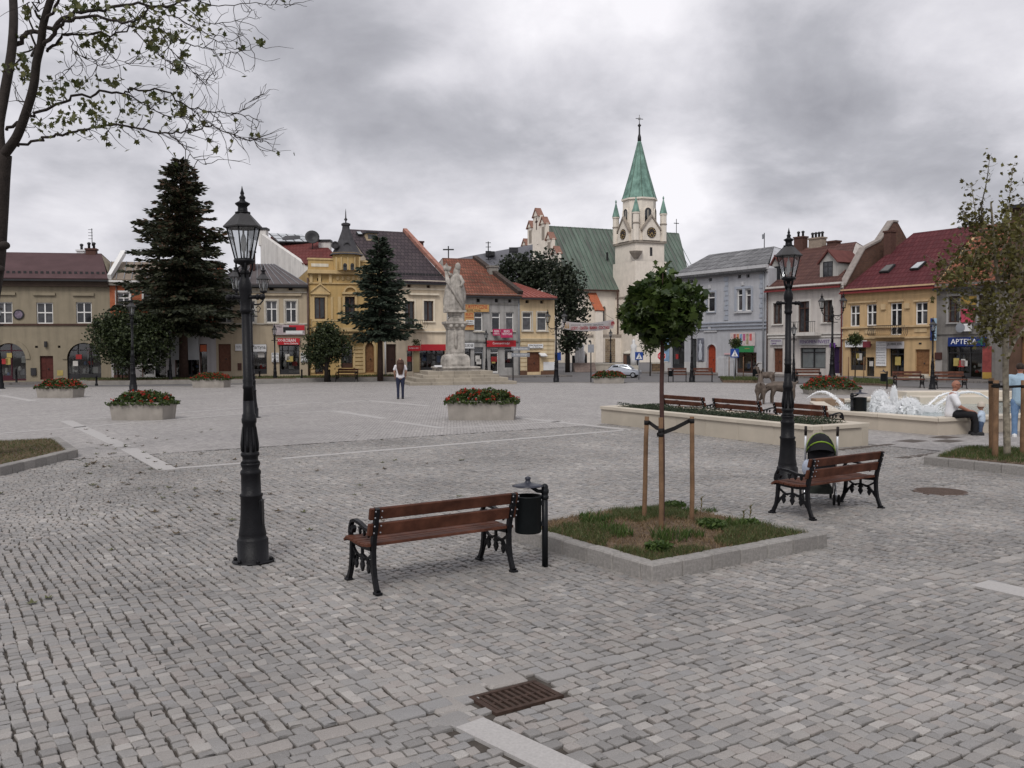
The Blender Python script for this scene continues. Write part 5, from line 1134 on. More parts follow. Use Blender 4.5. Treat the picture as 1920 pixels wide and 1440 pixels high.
# the church
def church():
 e = empty('church', (0, 0, 0), 0, 'white plastered church with stepped gable, green copper roof and clock tower', 'church')
 wm = plaster('church plaster', (.72, .655, .57), dirt=.10); cm = plaster('stone moulding', (.30, .26, .22)); tl = mat('tile coping', (.24, .13, .10), .9, .2, 4)
 Y0 = 140.0; d = Vector((math.sin(R(66)), math.cos(R(66)), 0)); a = Vector((X_at(1066, Y0), Y0, 0)); F = Facade(a, d); e.location = a; e.rotation_euler = (0, 0, F.rz)
 def pt(x, y, off=0): return F.at(Z5(x, y), off)
 Dp = 17.0; zE = pt(420, 945)[1]; L = pt(868, 900)[0]; uR, zr = pt(480, 640, Dp / 2); uL, zr2 = pt(160, 617, Dp / 2); zr = (zr + zr2) / 2; LR = pt(806, 730, Dp / 2)[0]
 cop = bpy.data.materials.new('copper roof'); cop.use_nodes = True; nt = cop.node_tree; N = nt.nodes; Lk = nt.links; b = N['Principled BSDF']; b.inputs['Roughness'].default_value = .6
 tc = N.new('ShaderNodeTexCoord'); mp = N.new('ShaderNodeMapping'); mp.inputs['Scale'].default_value = (1.6, .25, .25); Lk.new(tc.outputs['Object'], mp.inputs[0]); n = N.new('ShaderNodeTexNoise'); n.inputs['Scale'].default_value = 1.0; n.inputs['Detail'].default_value = 7; Lk.new(mp.outputs[0], n.inputs['Vector'])
 cr = N.new('ShaderNodeValToRGB'); el = cr.color_ramp.elements; el[0].position = .36; el[0].color = (.078, .086, .074, 1); el[1].position = .68; el[1].color = (.125, .17, .135, 1); Lk.new(n.outputs['Fac'], cr.inputs[0]); Lk.new(cr.outputs[0], b.inputs['Base Color'])
 grn = mat('copper spire', (.115, .205, .17), .7, .25, .9, .1, 20, col2=(.18, .30, .25), dirt=.35); seam = mat('copper seam', (.085, .135, .105), .6, .2)
 # nave walls with windows cut in
 nv = MB(); ops = []
 for r in ((412, 1035, 434, 1132),):
  u0, _ = pt(r[0], 1080); u1, _ = pt(r[2], 1080); _, z0 = pt(423, r[3]); _, z1 = pt(423, r[1]); ops.append((u0, u1, z0, z1))
 for k in range(1): u = ops[0][0] + 13 + k * 6.5; ops.append((u, u + 1.4, ops[0][2], ops[0][3]))
 us = sorted({-.8, L, *[o[0] for o in ops], *[o[1] for o in ops]}); zs = sorted({0, zE, ops[0][2], ops[0][3]})
 for i in range(len(us) - 1):
  for j in range(len(zs) - 1):
   cu, cz = (us[i] + us[i + 1]) / 2, (zs[j] + zs[j + 1]) / 2
   if not any(o[0] < cu < o[1] and o[2] < cz < o[3] for o in ops): nv.add([(us[i], 0, zs[j]), (us[i + 1], 0, zs[j]), (us[i + 1], 0, zs[j + 1]), (us[i], 0, zs[j + 1])], [(0, 1, 2, 3)], wm)
 for (u0, u1, z0, z1) in ops:
  A_ = [(u0, 0, z0), (u1, 0, z0), (u1, 0, z1), (u0, 0, z1)]; B_ = [(x, .8, z) for x, _, z in A_]; nv.add(A_ + B_, [(0, 1, 5, 4), (1, 2, 6, 5), (2, 3, 7, 6), (3, 0, 4, 7)], wm)
  zz = z1 - (u1 - u0) * .9
  for sg in (-1, 1): cu = (u0 + u1) / 2; r_ = (u1 - u0) / 2; nv.prism([(cu + sg * r_, z1), (cu + sg * r_, zz), (cu + sg * r_ * .8, zz + (z1 - zz) * .45), (cu + sg * r_ * .45, zz + (z1 - zz) * .8), (cu, z1)], (0, .001, 0), (1, 0, 0), (0, 0, 1), (0, .7, 0), wm)
  w = MB().add([(u0, .6, z0), (u1, .6, z0), (u1, .6, z1), (u0, .6, z1)], [(0, 1, 2, 3)], M_GLASS).build('window', e); m = MB(); cu = (u0 + u1) / 2; m.box(cu - .05, cu + .05, .52, .59, z0, z1, M_DARKF)
  for k in range(1, 6): z = z0 + (z1 - z0) * k / 6; m.box(u0, u1, .53, .585, z - .03, z + .03, M_DARKF)
  m.build('window_bars', w)
 nv.add([(-.8, 0, 0), (-.8, Dp, 0), (-.8, Dp, zE), (-.8, 0, zE), (L, 0, 0), (L, Dp, 0), (L, Dp, zE), (L, 0, zE)], [(0, 1, 2, 3), (4, 5, 6, 7), (1, 5, 6, 2)], wm); nv.build('nave_wall', e)
 rf = MB(); rf.slab([(-.6, -.6, zE - .2), (L, -.6, zE - .2), (LR, Dp / 2, zr), (-.6, Dp / 2, zr)], .25, cop); rf.slab([(-.6, Dp + .6, zE - .2), (L, Dp + .6, zE - .2), (LR, Dp / 2, zr + .01), (-.6, Dp / 2, zr + .01)], .25, cop); rf.slab([(L + .05, -.6, zE - .2), (L + .05, Dp + .6, zE - .2), (LR, Dp / 2, zr)], .25, cop); rf.build('nave_roof', e)
 sm = MB(); nn = Vector((0, -(zr - zE), Dp / 2)).normalized(); k = 0; u = -.4
 while u < LR - .5:
  p, q = Vector((u, -.6, zE - .2)) + nn * .004, Vector((u, Dp / 2, zr)) + nn * .004; sm.obox(p, q - p, (.05, 0, 0), nn * .07, seam); u += .75
 sm.build('roof_seams', e)['kind'] = 'stuff'
 MB().box(-.6, L - .2, -.75, -.55, zE - .42, zE - .22, M_BROWNF).build('gutter', e)
 # stepped gable at the near end: plane u = -.8
 def gp(x, y):  # picture point on the gable plane -> (across, height)
  o = F.w(-1.0, 0, 0); dd = ray(*Z5(x, y)); t = (o - C0).dot(F.U) / dd.dot(F.U); q = C0 + dd * t - o; return q.dot(F.Y), q.z
 gb = MB(); hw = Dp / 2; c0 = Dp / 2
 zz = [gp(107, 560)[1], gp(140, 600)[1], gp(172, 680)[1], gp(200, 755)[1]]
 wid = [1.35, 3.5, 5.6, 7.7]
 gb.box(-1.3, -.8, c0 - hw, c0 + hw, 0, zE, wm)
 for i, (hw_, z) in enumerate(zip(wid, zz)):
  inner = wid[i - 1] if i else 0
  for sg in (-1, 1):
   if i == 0:
    if sg == 1: gb.box(-1.3, -.8, c0 - hw_, c0 + hw_, zE, z, wm)
   else: gb.box(-1.3, -.8, min(c0 + sg * inner, c0 + sg * hw_), max(c0 + sg * inner, c0 + sg * hw_), zE, z, wm)
 gw = gb.build('stepped_gable', e)
 def cap(cy, half, z):
  m = MB(); m.prism([(cy - half, z), (cy + half, z), (cy, z + half * 1.1)], (-1.45, 0, 0), (0, 1, 0), (0, 0, 1), (.8, 0, 0), wm)
  for sg in (-1, 1): m.slab([(-1.6, cy + sg * (half + .2), z - .15), (-.55, cy + sg * (half + .2), z - .15), (-.55, cy, z + half * 1.1 + .12), (-1.6, cy, z + half * 1.1 + .12)], .16, tl)
  m.build('gable_cap', gw)
 cap(c0, wid[0] * .8, zz[0])
 for i in range(1, 4):
  for sg in (-1, 1): cap(c0 + sg * (wid[i] + wid[i - 1]) / 2, (wid[i] - wid[i - 1]) / 2 * .85, zz[i])
 m = MB()
 for cy, w_, z0, z1 in ((c0 - 2.4, .5, zz[1] - 2.6, zz[1] - .5), (c0 + 2.4, .5, zz[1] - 2.6, zz[1] - .5), (c0 - 4.5, .5, zz[2] - 2.6, zz[2] - .5), (c0 + 4.5, .5, zz[2] - 2.6, zz[2] - .5)): m.box(-1.33, -1.29, cy - w_, cy + w_, z0, z1, cm)
 m.box(-1.36, -1.29, c0 - .1, c0 + .1, zz[0] - 2.2, zz[0] - .3, M_BROWNF); m.box(-1.36, -1.29, c0 - .45, c0 + .45, zz[0] - 1.0, zz[0] - .8, M_BROWNF); m.build('gable_niche', gw)
 # buttress with tiled slope
 bt = MB(); u0, z1 = pt(345, 990); bt.box(u0 - .2, u0 + 1.1, -2.4, .01, 0, z1 - 2.0, wm); bt.prism([(-2.4, z1 - 2.0), (0, z1 - 2.0), (0, z1 + .6)], (u0 - .2, 0, 0), (0, 1, 0), (0, 0, 1), (1.3, 0, 0), wm); bt.slab([(u0 - .35, -2.6, z1 - 2.1), (u0 + 1.25, -2.6, z1 - 2.1), (u0 + 1.25, .0, z1 + .75), (u0 - .35, .0, z1 + .75)], .2, mat('orange tile slope', (.36, .11, .055), .8, .2, 4)); bt.build('buttress', e)
 z = pt(380, 1195)[1]; MB().box(-.8, 14, -1.6, .01, 0, z, wm).box(-.9, 14.1, -1.75, .012, z, z + .35, cm).build('plinth_wall', e)
 MB().box(pt(402, 1200)[0], pt(452, 1200)[0], -1.68, -1.55, 0, z - .3, brick_mat('rough stone', ((.25, .19, .12), (.18, .13, .09)), (.30, .26, .2), .5, .3, .03, bump=.6)).build('stone_patch', e)
 # ---- tower, seen corner on
 uc, _ = pt(587, 700, -5.2); tw = 7.0
 # left face width from the picture
 uL_ = F.at(Z5(480, 700), 0)[0]
 y0 = -5.2; corner = Vector((uc, y0, 0)); wR = F.at(Z5(735, 700), y0)[0] - uc
 def lf(x, y):
  o = F.w(uc, y0, 0); dd = ray(*Z5(x, y)); t = (o - C0).dot(F.U) / dd.dot(F.U); q = C0 + dd * t - o; return q.dot(F.Y), q.z
 wL = lf(480, 700)[0];
 x0, x1, ya, yb = uc, uc + wR, y0, y0 + wL; cx, cy = (x0 + x1) / 2, (ya + yb) / 2
 zb1 = lf(587, 700)[1]; zb2 = lf(587, 800)[1]; zb0 = lf(587, 545)[1]
 t = MB(); o_ = lf(587, 990)[1]
 t.box(x0 - .45, x1 + .45, ya - .45, yb + .45, 0, o_, wm); t.box(x0 - .25, x1 + .25, ya - .25, yb + .25, o_, zb2, wm); t.box(x0, x1, ya, yb, zb2, zb1, wm)
 t.slab([(x0 - .25, ya - .25, zb2), (x1 + .25, ya - .25, zb2), (x1 + .25, yb + .25, zb2), (x0 - .25, yb + .25, zb2)], .02, wm)
 tower = t.build('tower', e)
 MB().box(x0 - .55, x1 + .55, ya - .55, yb + .55, o_, o_ + .25, cm).build('string_course', tower)
 MB().box(x0 - .25, x1 + .25, ya - .25, yb + .25, zb1 - .1, zb1 + .25, cm).build('string_course', tower)
 zl = lf(587, 595)[1]
 t2 = MB(); t2.box(x0, x1, ya, yb, zb1 + .25, zb1 + (zb0 - zb1) * .45, wm); t2.build('clock_stage', tower)
 # octagonal belfry with two-light openings
 ro = 31.0 / FOCAL * (F.w(cx, cy, 0).y); zs0 = zb1 + (zb0 - zb1) * .3; zs1 = pt(600, 482, 0)[1]; zs1 = F.at(Z5(600, 482), cy)[1]
 oc = MB(); oc.lathe([(ro, zs0), (ro, zs1 - .3), (ro + .25, zs1 - .25), (ro + .25, zs1)], 8, (cx, cy, 0), wm, False, math.pi / 8); bf = oc.build('belfry', tower)
 ap = ro * math.cos(math.pi / 8); hs = ro * math.sin(math.pi / 8)
 for k in range(8):
  an = k * math.pi / 4; nx, ny = math.cos(an), math.sin(an); tx, ty = -ny, nx; q = MB(); hw_ = hs * .62; zlo, zhi = zs1 - 6.2, zs1 - 1.6
  def at3(s_, z, o=0.02): return (cx + nx * (ap + o) + tx * s_, cy + ny * (ap + o) + ty * s_, z)
  arc = [(hw_, zlo), (hw_, zhi - hw_)] + [(hw_ * math.cos(a_), zhi - hw_ + hw_ * math.sin(a_)) for a_ in [j * math.pi / 8 for j in range(1, 8)]] + [(-hw_, zhi - hw_), (-hw_, zlo)]
  q.add([at3(*p) for p in arc], [tuple(range(len(arc)))], M_GLASS)
  for a_, b_ in zip(arc[:-1], arc[1:]): q.add([at3(a_[0], a_[1], .01), at3(b_[0], b_[1], .01), at3(b_[0] * 1.18, b_[1] + .05, .01), at3(a_[0] * 1.18, a_[1] + .05, .01), at3(a_[0], a_[1], .16), at3(b_[0], b_[1], .16), at3(b_[0] * 1.18, b_[1] + .05, .16), at3(a_[0] * 1.18, a_[1] + .05, .16)], [(4, 5, 6, 7), (0, 1, 5, 4), (2, 3, 7, 6)], wm)
  q.add([at3(-.07, zlo, .06), at3(.07, zlo, .06), at3(.07, zhi - .3, .06), at3(-.07, zhi - .3, .06)], [(0, 1, 2, 3)], M_TRIM)
  for zz_ in (zlo + 1.0, zlo + 2.2, zlo + 3.2): q.add([at3(-hw_, zz_, .05), at3(hw_, zz_, .05), at3(hw_, zz_ + .12, .05), at3(-hw_, zz_ + .12, .05)], [(0, 1, 2, 3)], M_DARKF)
  q.build('belfry_opening', tower)
 # great spire
 ztip = F.at(Z5(597, 175), cy)[1]; zmid = F.at(Z5(597, 300), cy)[1]; sp = MB(); rb = ro * 1.05
 sp.lathe([(rb, zs1 - .05), (rb * .93, zs1 + .5), (rb * .50, zs1 + (ztip - zs1) * .5), (rb * .12, ztip - .3), (rb * .07, ztip)], 8, (cx, cy, 0), grn, False, math.pi / 8)
 for k in range(8):
  an = math.pi / 8 + k * math.pi / 4; sp.tube([(cx + math.cos(an) * r_, cy + math.sin(an) * r_, z) for r_, z in ((rb, zs1), (rb * .93, zs1 + .55), (rb * .5, zs1 + (ztip - zs1) * .5), (rb * .1, ztip - .3))], .06, 5, seam)
 zc1 = F.at(Z5(597, 105), cy)[1]; zc2 = F.at(Z5(597, 42), cy)[1]; sp.lathe([(rb * .11, ztip - .1), (.28, ztip + .5), (.14, (ztip + zc1) / 2), (.12, zc1), (.3, zc1 + .25), (.05, zc1 + .55)], 8, (cx, cy, 0), M_DARKF); sp.build('spire', tower)
 m = MB(); gm = mat('pale iron cross', (.25, .25, .25), .4, .1, metal=.6); m.tube([(cx, cy, zc1 + .4), (cx, cy, zc2)], .06, 6, gm); zx = zc1 + (zc2 - zc1) * .68; m.box(cx - .65, cx + .65, cy - .05, cy + .05, zx - .05, zx + .06, gm); m.lathe([(.22, -.04), (.22, .04)], 12, (cx, cy, zx), gm, False, ax=(0, -1, 0)); m.build('spire_cross', tower)
 # corner pinnacles
 for (px_, py_) in ((x0 + .1, ya + .1), (x1 - .1, ya + .1), (x0 + .1, yb - .1), (x1 - .1, yb - .1)):
  zt_ = F.at(Z5(498, 565), cy)[1]; za_ = F.at(Z5(498, 475), cy)[1]; p = MB(); p.lathe([(.50, zb1 + .2), (.50, zt_), (.60, zt_), (.60, zt_ + .2)], 8, (px_, py_, 0), wm, False, math.pi / 8); o = p.build('corner_turret', tower)
  MB().lathe([(.62, zt_ + .2), (.56, zt_ + .4), (.08, za_ - .3), (.15, za_ - .05), (.03, za_ + .25)], 8, (px_, py_, 0), grn, False, math.pi / 8).build('turret_spire', o)
  MB().lathe([(.58, (zb1 + zt_) / 2 + .6), (.58, (zb1 + zt_) / 2 + .8)], 8, (px_, py_, 0), cm, False, math.pi / 8).build('turret_band', o)
 # clock gables on the two visible faces
 face = mat('clock face', (.03, .022, .02), .4); gold = mat('gilt', (.50, .36, .16), .4, .1, metal=.4)
 def clock(o, ax, nx):
  o, ax, nx = Vector(o), Vector(ax), Vector(nx); g = MB(); hw_ = 1.55; zc = F.at(Z5(665, 655), ya)[1]; zt_ = zc + 2.6
  g.prism([(-hw_, zb1 - zc + .26), (hw_, zb1 - zc + .26), (hw_, .5), (0, 2.4), (-hw_, .5)], o + Vector((0, 0, zc)) + nx * .02, ax, (0, 0, 1), nx * .35, wm)
  for sg in (-1, 1): g.prism([(sg * hw_ * 1.12, .25), (sg * hw_ * 1.12, .55), (0, 2.75), (0, 2.4)], o + Vector((0, 0, zc)) + nx * .0, ax, (0, 0, 1), nx * .55, cm)
  o1 = g.build('clock_gable', tower); c = MB(); oc_ = o + Vector((0, 0, zc)) + nx * .37
  c.lathe([(.80, 0), (.80, .1)], 28, oc_, face, False, ax=nx);
  for k in range(12):
   a_ = k * math.pi / 6; dr = ax * math.cos(a_) + Vector((0, 0, math.sin(a_))); tg = ax * -math.sin(a_) + Vector((0, 0, math.cos(a_))); c.obox(oc_ + nx * .1 + dr * .53 - tg * .05, dr * .19, tg * .10, nx * .03, gold)
  for a_, l_, w_ in ((R(235), .60, .07), (R(-60), .40, .09)):
   dr = ax * math.cos(a_) + Vector((0, 0, math.sin(a_))); tg = ax * -math.sin(a_) + Vector((0, 0, math.cos(a_))); c.obox(oc_ + nx * .12 - tg * w_ / 2, dr * l_, tg * w_, nx * .03, gold)
  c.build('clock', o1)
 clock(((x0 + x1) / 2, ya, 0), (1, 0, 0), (0, -1, 0)); clock((x0, (ya + yb) / 2, 0), (0, -1, 0), (-1, 0, 0))
 sl_ = MB(); u, z1 = F.at(Z5(667, 730), ya); _, z0 = F.at(Z5(667, 775), ya); sl_.box(u - .22, u + .22, ya - .012, ya + .1, z0, z1, M_DARKF); yy, _ = lf(525, 752); sl_.box(x0 - .012, x0 + .1, yy - .22, yy + .22, z0, z1, M_DARKF); sl_.build('slit_window', tower)
 cb = MB(); z1 = lf(587, 750)[1]; z0 = lf(587, 788)[1]; cb.lathe([(.4, z0), (1.0, z1 - .3), (1.15, z1)], 6, (x0 + .1, ya + .1, 0), cm, False); cb.build('corner_corbel', tower)
 w = MB(); yy, z1 = lf(528, 880); _, z0 = lf(528, 935); xx = x0 - .27
 arc = [(.75, z0), (.75, z1 - .8)] + [(.75 * math.cos(a_), z1 - .8 + .8 * math.sin(a_)) for a_ in [j * math.pi / 8 for j in range(1, 8)]] + [(-.75, z1 - .8), (-.75, z0)]
 w.add([(xx, yy + s_, z) for s_, z in arc], [tuple(range(len(arc)))], M_GLASS)
 for p, q in zip(arc[:-1], arc[1:]): w.add([(xx, yy + p[0], p[1]), (xx, yy + q[0], q[1]), (xx, yy + q[0] * 1.2, q[1] + .1), (xx, yy + p[0] * 1.2, p[1] + .1), (xx - .2, yy + p[0], p[1]), (xx - .2, yy + q[0], q[1]), (xx - .2, yy + q[0] * 1.2, q[1] + .1), (xx - .2, yy + p[0] * 1.2, p[1] + .1)], [(4, 5, 6, 7), (0, 1, 5, 4), (2, 3, 7, 6)], wm)
 w.build('window', tower)
 u, z = F.at(Z5(798, 715), Dp / 2); m = MB(); m.tube([(u, Dp / 2, zr - .3), (u, Dp / 2, zr + 2.4)], .06, 6, M_DARKF); m.box(u - .5, u + .5, Dp / 2 - .05, Dp / 2 + .05, zr + 1.6, zr + 1.72, M_DARKF); m.build('ridge_cross', e)
 u, z1 = pt(480, 950); MB().tube([(u, -.8, 0), (u, -.8, z1)], .12, 8, M_BROWNF).build('rain_pipe', e)
church()
# far grey roof beyond the worn house
def far_roof():
 e = empty('long_roof_building', PD(900, 640, 120), 0, 'long building with plain grey roof beyond the trees left of the church', 'building'); e.location.z = 0; o = Vector(e.location)
 def P(x, y, Y): return PD(*Z4(x, y), Y) - o
 rm = mat('grey slate roof', (.13, .13, .145), .7, .15, .3, .2, 6)
 a, b = P(150, 430, 118), P(735, 322, 128); c = P(735, 520, 119) ; d = P(150, 480, 109)
 MB().slab([a, b, Vector((c.x, c.y, a.z * .42)), Vector((d.x, d.y, a.z * .42))], .3, rm).build('roof', e)
 m = MB(); m.prism([(d.x + .5, d.y + 1), (c.x, c.y + 1), (b.x, b.y + 8), (a.x, a.y + 8)], (0, 0, 0), (1, 0, 0), (0, 1, 0), (0, 0, a.z * .42), plaster('far wall', (.4, .38, .35))); m.build('wall', e)
 for x, y in ((588, 355), (408, 385)):
  p = P(x, y, 122); MB().box(p.x - .6, p.x + .6, p.y - 1.2, p.y + .6, p.z - .5, p.z + .05, M_DARKF).build('roof_hatch', e)
 p = P(393, 385, 120); t = P(393, 300, 120); m = MB().tube([p - Vector((0, 0, 1)), t], .07, 6, M_DARKF)
 for k in range(5): m.box(t.x - .35, t.x + .35, t.y - .03, t.y + .03, t.z - .2 - .55 * k, t.z - .12 - .55 * k, M_DARKF)
 m.build('roof_aerial', e)
 o = Vector((0, 0, 0)); p = P(86, 425, 100); t = P(86, 335, 100); e2 = empty('roof_cross', p, 0, 'thin iron cross standing above the old orange roof', 'cross'); e2.location.z = 0; MB().tube([(0, 0, 0), (0, 0, t.z)], .07, 6, M_DARKF).build('post', e2); zx = (P(86, 362, 100)).z; MB().box(-.6, .6, -.06, .06, zx - .07, zx + .07, M_DARKF).build('cross_arm', e2)
far_roof()
# pavements along the fronts, churchyard wall
def pavements():
 mb = MB()
 for seg, rev, w in [(segA, True, 2.6)] + [(s, False, 2.6) for s in segL] + [(s, False, 3.2) for s in segR] + [(segI, True, 3.2)]:
  F, W = fac(seg, rev); q = [F.w(-.4, .35, 0), F.w(W + .4, .35, 0), F.w(W + .25, -w, 0), F.w(-.25, -w, 0)]
  mb.add([(p.x, p.y, .10 + .002 * (len(mb.f) % 7) / 7) for p in q] + [(p.x, p.y, -.02) for p in q], [(0, 1, 2, 3), (4, 5, 1, 0), (5, 6, 2, 1), (6, 7, 3, 2), (7, 4, 0, 3)])
  F2 = F
 tag(mb.build('pavement', None, M_PAVE), kind='structure')
pavements()
def churchyard():
 wm = plaster('churchyard plaster', (.50, .45, .38)); bk = brick_mat('gate brick', ((.19, .08, .055), (.14, .06, .045)), (.17, .16, .12), .25, .08, .012, bump=.4)
 Y = 86.0
 def P(x, y): return PD(*ZC(x, y), Y)
 a, b, t = P(165, 1075), P(430, 1075), P(200, 990)
 e = empty('churchyard_wall', (a.x, Y, 0), 0, 'low cream churchyard wall between two brick gate piers', 'wall'); MB().box(0, b.x - a.x + 2.2, 0, .4, 0, t.z, wm).build('wall', e); MB().box(-.05, b.x - a.x + 2.25, -.06, .46, t.z, t.z + .12, M_TRIM).build('coping', e)
 for (x0, x1, yt, lab) in ((82, 158, 838, 'brick gate pier left of the low cream churchyard wall'), (712, 862, 830, 'brick gate pier behind the silver car')):
  p, q = P(x0, yt), P(x1, yt); e = empty('gate_pier', ((p.x + q.x) / 2, Y - .2, 0), 0, lab, 'gate pier', 'brick piers of the churchyard gate'); w = (q.x - p.x) / 2; MB().box(-w, w, -.4, .4, 0, p.z, bk).build('shaft', e); MB().lathe([(w * 1.5, 0), (w * 1.5, .1), (.05, .35)], 4, (0, 0, p.z), M_TRIM, False, math.pi / 4).build('cap', e)
 # low rubble wall with a cream band behind, steps
 p, q = P(1000, 975), P(1240, 1215); e = empty('stone_wall', (p.x, Y - 6, 0), 0, 'rough brown stone retaining wall beside the blue-grey house', 'wall'); r_ = brick_mat('rubble', ((.20, .135, .08), (.14, .095, .06)), (.10, .075, .055), .38, .22, .03, bump=.9, var=.3, squash=.1)
 zt = PD(*ZC(1100, 975), Y - 6).z; wd = PD(*ZC(1270, 975), Y - 6).x - PD(*ZC(990, 975), Y - 6).x; MB().box(0, wd, 0, .6, -.02, zt, r_).build('wall', e); MB().box(-.05, wd + .05, -.06, .66, zt, zt + .1, M_TRIM).build('coping', e)
 a = P(20, 1150); s = empty('church_steps', (P(-60, 1200).x, Y - 4, 0), 0, 'broad stone steps leading up to the church gate', 'steps')
 for k in range(5): MB().box(0, P(250, 1).x - P(-60, 1).x, k * .35, 2.2, k * .16, (k + 1) * .16, mat('step stone', (.24, .19, .17), .85, .2, 5)).build('step', s)
 for x, lab in ((20, 'white stone figure in a dark niche left of the church gate, nearer the trunk'), (62, 'white stone figure in a dark niche beside the left gate pier'), (835, 'white stone figure beside the right gate pier')):
  p = P(x, 1100); e = empty('niche_statue', (p.x, Y - 1.2, 0), 0, lab, 'statue', 'small statues at the church gate'); MB().box(-.55, .55, .12, .5, 0, 1.1 + P(x, 985).z * .6, M_DARKF).build('niche', e)
  MB().lathe([(.32, 0), (.30, .5), (.36, .9), (.24, 1.5), (.30, 1.85), (.10, 2.05), (.16, 2.25), (.02, 2.45)], 10, (0, -.25, .55), M_WSIGN).box(-.4, .4, -.6, .1, 0, .55, M_TRIM).build('figure', e)
churchyard()
# STREET FURNITURE
M_IRON = mat('black cast iron', (.0065, .0065, .008), .45, .25, 12, .25, 60, spec=.2)
M_BLACKP = mat('black powder coat', (.007, .008, .010), .42, .2, 8, .06, 50, spec=.22)
M_WOOD = mat('stained bench wood', (.058, .021, .013), .6, .35, 5, .2, 25, col2=(.085, .033, .020), spec=.15, objvar=.12)
M_LAMPGLASS = glass_mat('lantern glass', (.93, .95, .96), .07, .90)
M_STAKE = mat('weathered stake', (.165, .098, .056), .85, .3, 7, .3, 30, objvar=.1)
M_STRAP = mat('black strap', (.015, .014, .014), .8, .2)
def lantern(parent, z, s=1.0, x=0.0, y=0.0):
 """six-sided lantern; z is the height of its foot"""
 def P(prof): return [(r * s, z + h * s) for r, h in prof]
 rot = math.pi / 6; c = (x, y, 0)
 MB().lathe(P([(.040, 0), (.055, .02), (.03, .05), (.03, .09), (.10, .12), (.105, .135), (.10, .15)]), 12, c, M_IRON).build('lantern_foot', parent)
 hb, ht, rb, rtp = .15, .46, .088, .162
 fr = MB()
 for k in range(6):
  a = rot + k * math.pi / 3; b = rot + (k + 1) * math.pi / 3
  p0 = Vector((math.cos(a) * rb * s + x, math.sin(a) * rb * s + y, z + hb * s)); p1 = Vector((math.cos(a) * rtp * s + x, math.sin(a) * rtp * s + y, z + ht * s))
  q0 = Vector((math.cos(b) * rb * s + x, math.sin(b) * rb * s + y, z + hb * s)); q1 = Vector((math.cos(b) * rtp * s + x, math.sin(b) * rtp * s + y, z + ht * s))
  fr.tube([p0, p1], .0075 * s, 6, M_IRON); fr.tube([p0, q0], .008 * s, 6, M_IRON); fr.tube([p1, q1], .009 * s, 6, M_IRON)
  MB().add([p0.lerp(q0, .06), p0.lerp(q0, .94), p1.lerp(q1, .96), p1.lerp(q1, .04)], [(0, 1, 2, 3)], M_LAMPGLASS).build('pane', parent)
 fr.build('lantern_frame', parent)
 MB().lathe(P([(.192, .455), (.196, .468), (.188, .475), (.070, .600), (.064, .605)]), 6, c, mat('lantern roof', (.045, .044, .045), .55, .2, 8), False, rot).build('lantern_roof', parent)
 MB().lathe(P([(.075, .598), (.075, .612), (.05, .618), (.045, .665), (.072, .690), (.074, .697), (.030, .720), (.024, .738), (.033, .752), (.024, .768), (.014, .778), (.021, .795), (.012, .82), (.001, .87)]), 12, c, M_IRON).build('finial', parent)
 MB().lathe(P([(.012, .15), (.012, .22), (.022, .24), (.030, .30), (.026, .36), (.010, .40), (.010, .46)]), 10, c, mat('lamp bulb', (.62, .62, .60), .35, .05)).build('bulb', parent)
def post(parent, H, s=1.0, thin=1.0):
 """turned cast post up to the height H (foot of the lantern)"""
 R_ = [(.205, 0), (.205, .012), (.150, .016), (.152, .22), (.142, .235), (.132, .245), (.135, .275), (.128, .31), (.118, .37), (.108, .50), (.104, .64), (.112, .655), (.114, .67), (.096, .685), (.094, .86), (.100, .875), (.100, .90), (.080, .925), (.094, .965), (.095, .985), (.076, 1.01), (.076, 1.04), (.091, 1.06), (.090, 1.08), (.074, 1.10), (.070, 1.24), (.064, 1.37), (.072, 1.385), (.073, 1.42), (.066, 1.435), (.066, 1.46), (.056, 1.475), (.053, 1.60)]
 top = [(.046, H * .60), (.052, H * .602), (.052, H * .612), (.046, H * .615), (.052, H * .63), (.046, H * .634), (.042, H - .40), (.055, H - .39), (.058, H - .36), (.05, H - .345), (.054, H - .30), (.048, H - .24), (.064, H - .18), (.066, H - .12), (.05, H - .07), (.04, H - .03), (.04, H)]
 pr = R_ + top; pr = [(r * thin, z) for r, z in pr]
 MB().lathe(pr[:20], 20, m=M_IRON).build('base', parent); MB().lathe(pr[19:33], 18, m=M_IRON).build('lower_post', parent); MB().lathe(pr[32:40], 14, m=M_IRON).build('shaft', parent); MB().lathe(pr[39:], 14, m=M_IRON).build('collar', parent)
